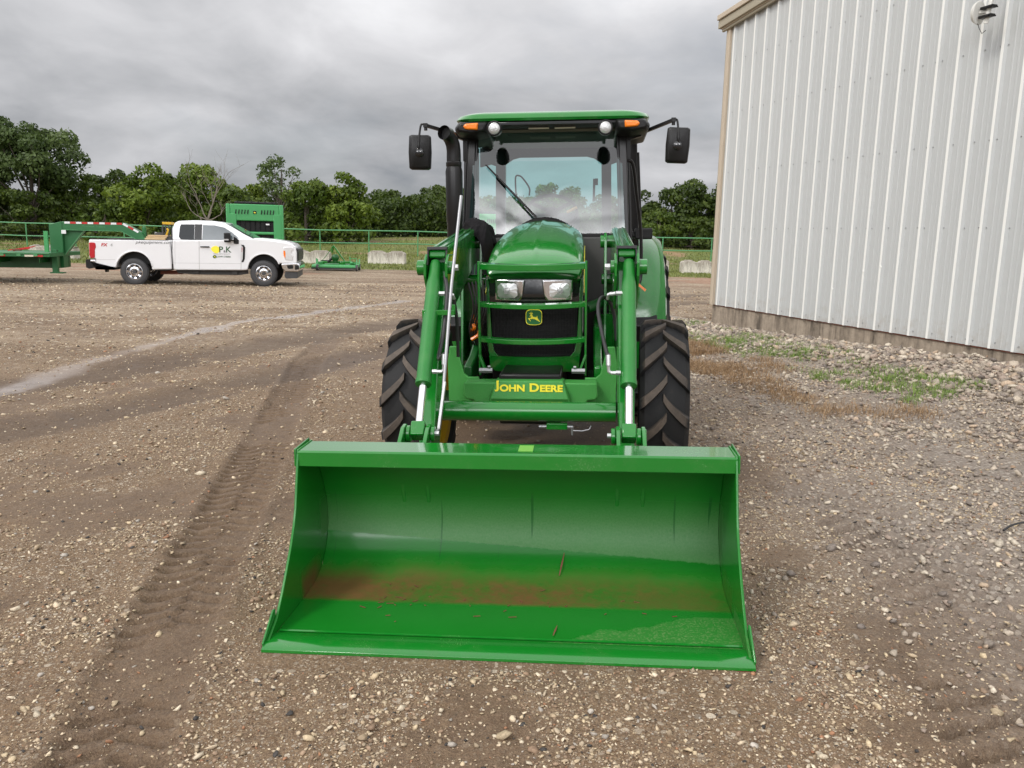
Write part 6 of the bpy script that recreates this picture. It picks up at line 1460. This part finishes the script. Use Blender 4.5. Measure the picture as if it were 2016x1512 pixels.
# ================================================================== BALERS
def baler(px0, px1, pytop, Y, label, full=True):
    a = on_y(px0, pytop, Y); b_ = on_y(px1, pytop+2, Y); w = b_[0]-a[0]; h = a[2]; cx = (a[0]+b_[0])/2; g = gz(cx, Y)
    B = thing('round_baler', label, 'baler', (cx, Y, g), Matrix.Rotation(-math.atan2(cx, Y)*.86, 4, 'Z')); h -= g
    mb = MB()
    for s in (-1, 1):
        mb.prism([(0, .45), (0, h), (.10, h), (.9, h*.98), (2.0, h*.75), (2.3, h*.45), (2.0, .5), (1.0, .4)], 'x', s*w/2, s*(w/2-.14))
    mb.box((0, .10, h-.30), (w-.28, .16, .60)); mb.box((0, .10, .62), (w-.28, .16, .30)); bd = mb.build('body_panel', 'baler_green', B, bevel=.03)
    mb = MB(); mb.box((0, .22, (h-.6+.75)/2), (w*.66, .06, h-.6-.75)); bl = mb.build('belts', 'black_matte', B)
    mb = MB()
    for k in range(8): mb.box((-w*.31+k*w*.62/7, .18, (h-.6+.75)/2), (w*.066, .02, h-.6-.76))
    mb.build('belt', 'black_plastic', bl)
    mb = MB()
    for s in (-1, 1): mb.box((s*w*.40, .05, (h-.35+.6)/2), (w*.15, .10, h-.95))
    mb.cyl((-w*.34, .06, h-1.05), (w*.34, .06, h-1.05), .055); mb.build('front_frame', 'baler_green', bd, bevel=.02)
    mb = MB()
    for s in (-1, 1):
        for k in range(5): mb.box((s*(w*.12+k*w*.052), .012, h-.28), (.035, .02, .16), ('Y', s*.0+.15))
    mb.build('vent_slots', 'black_matte', bd)
    mb = MB(); mb.box((0, .012, h-.29), (.12, .02, .11)); mb.build('badge', 'black_gloss', bd, bevel=.02)
    mb = MB(); mb.prism([(-.035, h-.30), (0, h-.27), (.04, h-.31), (0, h-.325)], 'y', -.001, -.004); mb.build('badge_mark', 'decal_yellow', bd)
    mb = MB(); mb.cyl((-w*.36, .35, h+.05), (w*.36, .35, h+.05), .05); mb.box((0, .5, h+.03), (w*.7, .25, .05))
    for k in range(6): mb.box((-w*.3+k*w*.12, .3, h+.08), (.03, .05, .12))
    mb.build('roller', 'black_plastic', B)
    for x, z in ((-w*.40, h*.47), (w*.42, h*.42), (w*.22, h-.72), (-w*.27, h-1.0)):
        mb = MB(); mb.box((x, -.002, z), (.13, .006, .12 if abs(x) > w*.35 else .05)); mb.build('warning_label', 'decal_white', bd)
    for s in (-1, 1):
        mb = MB(); mb.lathe([(.2, -.14), (.42, -.15), (.45, -.08), (.45, .08), (.42, .15), (.2, .14), (0, .1)], (s*(w/2+.22), 1.1, .45), (1, 0, 0), 32); mb.build('wheel', 'grey_rubber', B)
    mb = MB(); mb.bar((0, .1, .55), (0, -1.6, .45), .14, .12); mb.build('drawbar', 'baler_green', B)
    return B
baler(447, 555, 401, 31.0, 'big green round baler with black belts standing behind the white pickup')
baler(915, 988, 420, 33.0, 'pale green baler seen behind the tractor cab and through its windshield')

# ================================================================== MOWER
def mower():
    a = on_z(612, 531, .0); b_ = on_z(712, 534, .0); c = (a+b_)/2; w = b_[0]-a[0]; s = w/100.0
    Mo = thing('finish_mower', 'low green rear finish mower with a slanted drawbar on the edge of the grass', 'mower', (c[0], c[1], gz(c[0], c[1])), Matrix.Rotation(math.radians(3), 4, 'Z'))
    mb = MB(); mb.prism([(-.55, .12), (-.45, .24), (.55, .26), (.65, .14)], 'x', -.92, .92); mb.box((0, -.58, .16), (1.8, .05, .08)); dk = mb.build('deck', 'baler_green', Mo, bevel=.02)
    mb = MB(); mb.box((0, -.56, .09), (1.85, .04, .06)); mb.build('skirt', 'dark_steel', dk)
    mb = MB()
    for x in (-.6, .25, .7): mb.cyl((x, 0, .24), (x, 0, .36), .13)
    mb.box((.0, .1, .33), (1.3, .3, .10)); mb.build('belt_cover', 'green_paint', dk, bevel=.02)
    mb = MB(); mb.sphere((-.02, -.05, .52), .16); mb.cyl((-.02, -.05, .3), (-.02, -.05, .5), .1); mb.build('gearbox', 'green_dark', Mo)
    mb = MB(); mb.bar((.42, 0, .3), (-.12, .1, 1.02), .05, .05); mb.bar((-.16, .15, .72), (-.12, .1, 1.02), .05, .03); mb.bar((-.20, .0, .70), (-.16, 0, .98), .04, .03); mb.tube([(-.15, .1, .95), (-.5, .2, .5), (-.65, .2, .35)], .012); mb.build('hitch_frame', 'green_paint', Mo, bevel=.006)
    mb = MB(); mb.cyl((-.32, -.1, .34), (-.12, -.08, .52), .05); mb.box((-.45, .1, .38), (.35, .2, .06)); mb.build('drive_shaft', 'black_plastic', Mo)
    for x, y in ((-.66, -.62), (.93, -.55), (-.9, .5), (.9, .5)):
        mb = MB(); mb.cyl((x-.04, y, .13), (x+.04, y, .13), .13, n=24); wl = mb.build('caster_wheel', 'grey_rubber', Mo); mb = MB(); mb.cyl((x-.045, y, .13), (x+.045, y, .13), .07, n=20); mb.build('hub', 'grey_silver', wl)
        mb = MB(); mb.bar((x, y, .22), (x, y+.05, .46), .05, .05); mb.bar((x, y+.05, .30), (x*.8, y+.35, .30), .05, .05); mb.build('caster_arm', 'baler_green', wl)
    mb = MB(); mb.bar((.62, -.2, .30), (.60, -.2, .58), .04, .04); mb.bar((.60, -.2, .50), (.9, -.2, .50), .03, .03); mb.sphere((.68, -.3, .32), .06); mb.build('lever', 'baler_green', Mo)
mower()

# ================================================================== CONCRETE BLOCKS
def conc():
    m = bpy.data.materials.new('block_concrete'); m.use_nodes = True; t = m.node_tree; b = t.nodes['Principled BSDF']; b.inputs['Roughness'].default_value = .9
    tcn = N(t, 'ShaderNodeTexCoord'); sp = N(t, 'ShaderNodeSeparateXYZ'); L(t, tcn.outputs['Object'], sp.inputs[0])
    mp_ = N(t, 'ShaderNodeMapping'); mp_.inputs['Scale'].default_value = (5, 5, .9); L(t, tcn.outputs['Object'], mp_.inputs[0])
    a = N(t, 'ShaderNodeTexNoise', inp={'Scale': 1.7, 'Detail': 8.0, 'Roughness': .65}); L(t, mp_.outputs[0], a.inputs['Vector'])
    ad = N(t, 'ShaderNodeMath', operation='MULTIPLY_ADD', inp={1: .55, 2: -.05}); L(t, sp.outputs[2], ad.inputs[0])
    s = N(t, 'ShaderNodeMath', operation='ADD'); L(t, ad.outputs[0], s.inputs[0]); L(t, a.outputs[0], s.inputs[1])
    r = N(t, 'ShaderNodeValToRGB'); L(t, s.outputs[0], r.inputs[0]); e = r.color_ramp.elements; e[0].position = .52; e[0].color = (.62, .58, .50, 1); e[1].position = .78; e[1].color = (.30, .265, .22, 1)
    n2_ = N(t, 'ShaderNodeTexNoise', inp={'Scale': 25.0, 'Detail': 6.0}); L(t, tcn.outputs['Object'], n2_.inputs['Vector'])
    mx_ = N(t, 'ShaderNodeMix', data_type='RGBA', blend_type='OVERLAY', inp={0: .4}); L(t, r.outputs[0], mx_.inputs[6]); L(t, n2_.outputs[0], mx_.inputs[7]); L(t, mx_.outputs[2], b.inputs['Base Color'])
    bp = N(t, 'ShaderNodeBump', inp={'Strength': .6, 'Distance': .02}); L(t, n2_.outputs[0], bp.inputs['Height']); L(t, bp.outputs[0], b.inputs['Normal'])
    MATS['block'] = m
conc()
def block(px0, px1, pyb, lab, hh=.60, yaw=0.0, Yf=None, grp='concrete barrier blocks along the grass'):
    a = on_z(px0, pyb, .0); b_ = on_z(px1, pyb, 0.); Y = Yf or (a[1]+b_[1])/2
    a = on_y(px0, pyb, Y); b_ = on_y(px1, pyb, Y); w = b_[0]-a[0]; cx = (a[0]+b_[0])/2; g = gz(cx, Y)
    mb = MB(); rr = random.Random(int(px0))
    # notched top block: raised shoulders either side of a lifting slot
    sh = [(-w/2+.04, -.06), (w/2-.04, -.06), (w/2, .03), (w/2, hh-.07), (w/2-.10, hh), (.16, hh), (.10, hh-.05), (-.10, hh-.05), (-.16, hh), (-w/2+.10, hh), (-w/2, hh-.07), (-w/2, .03)]
    mb.prism(sh, 'y', -.30, .30)
    mb.prism([(-w/2+.14, hh-.001), (-.20, hh-.001), (-.24, hh+.05), (-w/2+.18, hh+.05)], 'y', -.18, .18); mb.prism([(w/2-.14, hh-.001), (.20, hh-.001), (.24, hh+.05), (w/2-.18, hh+.05)], 'y', -.18, .18)
    o = mb.build('concrete_block', 'block', None, bevel=.03, seg=2)
    o.matrix_world = Matrix.Translation((cx, Y+.3, g+.0)) @ Matrix.Rotation(yaw, 4, 'Z')
    tag(o, lab, 'concrete block', grp)
block(724, 797, 521, 'whitish concrete block on the grass right of the green mower')
block(566, 648, 516, 'long concrete block partly hidden behind the pickup hood and the mower', Yf=41.5)
block(1262, 1317, 530, 'cream concrete block peeking out right of the tractor fender', Yf=40.5)
block(1342, 1404, 531, 'grey concrete block beside the barn corner', Yf=40.3, hh=.58)
block(1404, 1475, 532, 'grey concrete block mostly hidden behind the barn corner', Yf=40.3)
block(56, 99, 497, 'grey concrete block behind the trailer deck, left of the neck column', Yf=41.0)
block(128, 145, 505, 'short broken concrete block right of the trailer neck column', Yf=40.0, hh=.55)

# ================================================================== PIPE FENCE
def fence():
    F_ = thing('pipe_fence', 'long green pipe fence with two rails crossing the grass behind the truck', 'fence', (0, 50.3, gz(0, 50.3)))
    o = np.array([0, 50.3, gz(0, 50.3)])
    def yl(x): return 50.3+0.0*x
    xs = [-8.82-2.95*k for k in range(-14, 12)]; H1, H2 = 1.47, .60
    def g(x): return gz(x, yl(x))
    tops = sorted([(x, g(x)) for x in xs+[-48, 40]])
    for hh, r_ in ((H1, .036), (H2+.12, .032)):
        mb = MB(); mb.tube([(x-o[0], yl(x)-o[1], gg+hh-o[2]+.02*math.sin(x*.7)) for x, gg in tops], r_, 8); mb.build('rail', 'pipe_green', F_)
    for x in xs:
        mb = MB(); mb.cyl((x-o[0], yl(x)-o[1], g(x)-.15-o[2]), (x-o[0], yl(x)-o[1], g(x)+H1-o[2]), .036, n=8); mb.build('post', 'pipe_green', F_)
    mb = MB()
    for hh in (.22, .40, .80, .98, 1.15, 1.31): mb.tube([(x-o[0], yl(x)+.04-o[1], gg+hh-o[2]) for x, gg in tops], .0018, 4)
    mb.build('wire', 'dark_steel', F_)
fence()

# ================================================================== TREES
def leaf_mat(name, c1, c2, c3):
    m = bpy.data.materials.new(name); m.use_nodes = True; t = m.node_tree; t.nodes.clear(); o = N(t, 'ShaderNodeOutputMaterial')
    a = N(t, 'ShaderNodeAttribute', attribute_name='tone'); r = N(t, 'ShaderNodeValToRGB'); L(t, a.outputs['Fac'], r.inputs[0]); e = r.color_ramp.elements
    e[0].color = (*c1, 1); e[1].color = (*c3, 1); k = e.new(.5); k.color = (*c2, 1)
    d = N(t, 'ShaderNodeBsdfPrincipled', inp={'Roughness': .5}); L(t, r.outputs[0], d.inputs['Base Color']); d.inputs['Specular IOR Level'].default_value = .3
    tr = N(t, 'ShaderNodeBsdfTranslucent'); L(t, r.outputs[0], tr.inputs[0]); mx_ = N(t, 'ShaderNodeMixShader', inp={0: .30}); L(t, d.outputs[0], mx_.inputs[1]); L(t, tr.outputs[0], mx_.inputs[2]); L(t, mx_.outputs[0], o.inputs[0]); MATS[name] = m
leaf_mat('leaf_mid', (0.0324, 0.0594, 0.0072), (0.0765, 0.1215, 0.0144), (0.1485, 0.2025, 0.0306))
leaf_mat('leaf_bright', (0.0414, 0.0720, 0.0072), (0.1008, 0.1530, 0.0144), (0.1890, 0.2475, 0.0324))
leaf_mat('leaf_dark', (0.0234, 0.0432, 0.0063), (0.0540, 0.0855, 0.0117), (0.1080, 0.1485, 0.0234))
leaf_mat('leaf_grey', (0.0324, 0.0594, 0.0126), (0.0765, 0.1170, 0.0306), (0.1350, 0.1845, 0.0585))
pmat('bark', (.085, .068, .052), .9, var=.35, scale=8); pmat('bark_dead', (.19, .16, .135), .85, var=.25, scale=8)
def crown_mesh(rx, ry, rz, cz, lobes, leaves, size, seed, low=.0):
    rg = np.random.default_rng(seed)
    # lobes: sub-crowns spread over the ellipsoid
    u = rg.normal(0, 1, (lobes, 3)); u /= np.linalg.norm(u, axis=1, keepdims=True); u[:, 2] = np.where(u[:, 2] < -.85+low, -u[:, 2], u[:, 2])
    rad = rg.uniform(.35, .92, lobes)[:, None]; C = u*rad*np.array([rx, ry, rz])+np.array([0, 0, cz])
    nb = int(lobes*.28) if low == 0 else 0
    if nb:
        aa = rg.uniform(0, 2*np.pi, nb); C[:nb] = np.stack([np.cos(aa)*rx*.75*rg.uniform(.5, 1, nb), np.sin(aa)*ry*.8, cz-rz*rg.uniform(.68, .98, nb)], -1)
    lr = rg.uniform(.20, .36, lobes)*min(rx, rz)*1.05
    p = lr**2; p /= p.sum(); li = rg.choice(lobes, leaves, p=p)
    v = rg.normal(0, 1, (leaves, 3)); v /= np.linalg.norm(v, axis=1, keepdims=True); v[:, 2] = np.abs(v[:, 2])*np.where(rg.uniform(0, 1, leaves) < .75, 1, -1)
    rr_ = lr[li]*(.60+.42*rg.uniform(0, 1, leaves)**.7)
    nz_ = fbm(v[:, 0]*3+li*7.1, v[:, 1]*3+v[:, 2]*3, seed, 3); rr_ = rr_*(.72+.6*nz_)
    P = C[li]+v*rr_[:, None]*np.array([1.08, 1.08, .85])
    nr = v+rg.normal(0, .55, (leaves, 3)); nr /= np.linalg.norm(nr, axis=1, keepdims=True)
    t1 = np.cross(nr, rg.normal(0, 1, (leaves, 3))); t1 /= np.linalg.norm(t1, axis=1, keepdims=True); t2 = np.cross(nr, t1)
    s = (size*rg.uniform(.6, 1.4, leaves))[:, None]
    V = np.stack([P-t1*s, P-t2*s*.55+nr*s*.12, P+t1*s, P+t2*s*.55-nr*s*.10], 1).reshape(-1, 3)
    F = np.arange(leaves*4).reshape(-1, 4)
    tone = np.clip(.5+rg.normal(0, .17, leaves)+(rg.uniform(-.22, .22, lobes))[li], 0, 1)
    return V, F, np.repeat(tone, 4), C
def tree_trunk(C, h, r0, seed, name_p, nl=9):
    rr = random.Random(seed); mb = MB(); k = 7; pts = [Vector((math.sin(i*1.3+seed)*.05*i*h*.04, math.cos(i*1.7+seed)*.05*i*h*.04, h*.85*i/(k-1)-.15)) for i in range(k)]
    mb.tube(pts, [r0*(1-.82*i/(k-1))*(1.35 if i == 0 else 1) for i in range(k)], 8)
    idx = sorted(range(len(C)), key=lambda i: C[i][2])[:: max(1, len(C)//nl)]
    for i in idx:
        e = Vector(C[i]); q = min(k-2, max(1, int((e.z/h)*.55*(k-1)))); b = pts[q]; m_ = (b+e)/2+Vector((rr.uniform(-.3, .3), rr.uniform(-.3, .3), -.1*h*.2)); mb.tube([b, m_, e], [r0*.42, r0*.25, r0*.08], 6)
    return mb
def tree(px, pyt, wpx, Y, mat, lab, seed, grp='trees of the wood beyond the fence', kind='tree', dens=1.0, lobes=34, rzf=None, size=.165, low=0.0, depth=None):
    top = on_y(px, pyt, Y); g = gz(top[0], Y); h = top[2]-g; w = wpx/FPX*Y/2*1.24
    rx = w; rz = (h*.50 if rzf is None else h*(rzf if rzf < .45 else .52)); cz = h-rz*.90
    T_ = thing(kind, lab, 'tree', (top[0], Y, g), Matrix.Rotation(0, 4, 'Z'), grp)
    n = int(dens*(rx*rz)*600)
    V, F, tone, C = crown_mesh(rx*.86, (depth or rx*.8), rz*.88, cz, lobes, n, size, seed, low)
    np_mesh('crown', V, F, mat, T_, {'tone': tone})
    tree_trunk(C, h, .035*h*.6+.06, seed, T_).build('trunk', 'bark', T_)
    return T_
TL = [
 # px, top, width, Y, material, label
 (52, 236, 215, 66, 'leaf_grey', 'tallest spreading tree with a forked trunk at the far left', dict(dens=1.0, lobes=40, rzf=.40, size=.16, low=.1)),
 (-50, 226, 170, 66, 'leaf_grey', 'tall tree at the left edge beside the tallest spreading tree', dict(lobes=30, rzf=.42)),
 (128, 330, 110, 69, 'leaf_mid', 'rounded dark tree under the right side of the tallest spreading tree', {}),
 (30, 362, 130, 63, 'leaf_dark', 'low dark bushy tree in front of the tallest spreading tree', dict(rzf=.5)),
 (-40, 340, 140, 64, 'leaf_dark', 'low dark bushy tree at the left edge of the wood', dict(rzf=.5)),
 (190, 340, 90, 75, 'leaf_dark', 'dark tree between the tallest tree and the bright tree above the truck bed', {}),
 (243, 338, 90, 80, 'leaf_dark', 'dark tree standing back behind the bright tree above the truck bed', {}),
 (283, 332, 150, 64, 'leaf_bright', 'bright green rounded tree above the truck bed', dict(lobes=34, rzf=.5)),
 (205, 388, 90, 62, 'leaf_mid', 'low bush tree above the trailer neck', dict(rzf=.5)),
 (390, 316, 120, 68, 'leaf_bright', 'tall bright green tree above the white cab', dict(lobes=32)),
 (335, 324, 90, 76, 'leaf_mid', 'mid green tree between the two bright trees above the truck', {}),
 (455, 362, 100, 66, 'leaf_mid', 'lower green tree behind the big round baler', dict(rzf=.5)),
 (505, 355, 90, 72, 'leaf_bright', 'yellowish green tree below the thin open crowned tree', dict(rzf=.5)),
 (552, 304, 92, 70, 'leaf_grey', 'thin open crowned tree standing above its neighbours right of the baler', dict(dens=.42, lobes=18, rzf=.34, size=.14)),
 (600, 345, 110, 64, 'leaf_mid', 'full green tree just right of the big round baler', dict(lobes=32, rzf=.5)),
 (683, 343, 110, 65, 'leaf_bright', 'full bright tree with a pointed top behind the mower', dict(lobes=32, rzf=.5)),
 (645, 352, 70, 72, 'leaf_mid', 'tree filling the gap between the two full trees right of the baler', {}),
 (765, 368, 90, 86, 'leaf_dark', 'distant dark tree above the white concrete block', {}),
 (812, 382, 100, 75, 'leaf_grey', 'olive green broad tree left of the exhaust stack', dict(lobes=30, rzf=.5)),
 (740, 412, 60, 73, 'leaf_dark', 'low dark tree behind the white concrete block', dict(rzf=.5)),
 (868, 362, 100, 88, 'leaf_dark', 'distant tree behind the exhaust stack', {}),
 (930, 372, 100, 84, 'leaf_mid', 'tree seen left of the cab through the pillar gap', {}),
 (1000, 388, 100, 78, 'leaf_mid', 'tree seen through the left part of the windshield', {}),
 (1075, 360, 110, 82, 'leaf_mid', 'tree seen in the middle of the cab window above the steering wheel', {}),
 (1120, 368, 90, 84, 'leaf_mid', 'tree seen through the cab right of the steering wheel', {}),
 (1200, 382, 90, 84, 'leaf_dark', 'tree seen through the right edge of the cab', {}),
 (1275, 376, 90, 76, 'leaf_dark', 'dark tree just right of the grab rail of the cab', dict(rzf=.5)),
 (1325, 362, 110, 74, 'leaf_dark', 'broad dark tree midway between the cab and the barn', dict(lobes=34, rzf=.5)),
 (1385, 360, 120, 76, 'leaf_dark', 'broad dark tree beside the barn corner', dict(lobes=34, rzf=.5)),
 (1450, 358, 120, 76, 'leaf_dark', 'dark tree hidden behind the barn corner', {}),
 (1300, 418, 80, 69, 'leaf_mid', 'low green tree in front of the dark trees right of the cab', dict(rzf=.5)),
 (1365, 424, 80, 70, 'leaf_dark', 'low dark tree in front of the broad dark tree by the barn', dict(rzf=.5)),
]
for i, (px, pt, w_, Y, mt, lab, kw) in enumerate(TL):
    tree(px, pt, w_, Y, mt, lab, 1000+i*13, **kw)
def dead_tree():
    base = on_y(410, 452, 61); g = gz(base[0], 61)
    T_ = thing('dead_tree', 'bare dead tree with pale forked branches above the white cab', 'tree', (base[0], 61, g)); mb = MB(); rr = random.Random(4)
    top = on_y(415, 338, 61)[2]-g
    def br(p, d, l, r, dep):
        pts = [p]; q = p.copy(); dd = d.copy()
        for k in range(4):
            dd = (dd+Vector((rr.uniform(-.28, .28), rr.uniform(-.15, .15), rr.uniform(-.10, .16)))).normalized(); q = q+dd*l/4; pts.append(q.copy())
        mb.tube(pts, [r, r*.85, r*.68, r*.52, r*.38], 6)
        if dep:
            for k in range(rr.choice((2, 3))):
                s = pts[rr.choice((2, 3, 4))]; a = rr.uniform(-1.1, 1.1); nd = (dd+Vector((math.sin(a)*1.1, rr.uniform(-.4, .4), .25))).normalized(); br(s, nd, l*.72, r*.50, dep-1)
    br(Vector((0, 0, -.1)), Vector((0, 0, 1)), top*.42, .11, 0)
    for d, l in (((-.40, 0, 1), .42), ((.12, 0, 1), .50), ((.40, .1, .9), .36), ((-.95, 0, .15), .26), ((.95, 0, .1), .20)):
        br(Vector((rr.uniform(-.03, .03), 0, top*.34)), Vector(d).normalized(), top*l, .055, 3)
    mb.build('branches', 'bark_dead', T_)
dead_tree()
# understorey: one continuous hedge-like mass no one could count
def brush():
    rg = np.random.default_rng(88); n = 90000
    y = rg.uniform(72, 84, n); x = rg.uniform(-58, 26, n)
    hgt = (1.7+3.0*fbm(x*.22, y*.22, 501, 4))*(.8+.2*sstep(70, 76, y)); f = rg.uniform(0, 1, n)**.8
    z = terrain(x, y)+hgt*f
    P = np.stack([x, y, z], -1); nr = rg.normal(0, 1, (n, 3)); nr /= np.linalg.norm(nr, axis=1, keepdims=True)
    t1 = np.cross(nr, rg.normal(0, 1, (n, 3))); t1 /= np.linalg.norm(t1, axis=1, keepdims=True); t2 = np.cross(nr, t1); s = rg.uniform(.10, .26, n)[:, None]
    V = np.stack([P-t1*s, P-t2*s*.55, P+t1*s, P+t2*s*.55], 1).reshape(-1, 3)
    o = np_mesh('undergrowth', V, np.arange(n*4).reshape(-1, 4), 'leaf_dark', attrs={'tone': np.repeat(np.clip(rg.normal(.35, .2, n), 0, 1), 4)}); o['kind'] = 'stuff'; o['label'] = 'dark undergrowth filling the foot of the wood'
brush()

def loose_cable():
    mb = MB(); a = on_z(1978, 1026, 0.12); pts = []
    for dx, dy, dz in ((0, 0, .0), (.06, .03, .02), (.13, .03, .035), (.22, .0, .03), (.34, -.05, .01)):
        x, y = a[0]+dx, a[1]+dy; pts.append((x, y, float(terrain(np.array([x]), np.array([y]), fine=True)[0])+.012+dz))
    mb.tube(catmull(pts), .006, 8); o = mb.build('cable', 'hose_rubber'); tag(o, 'short black cable lying on the pale gravel at the right edge', 'cable')
loose_cable()
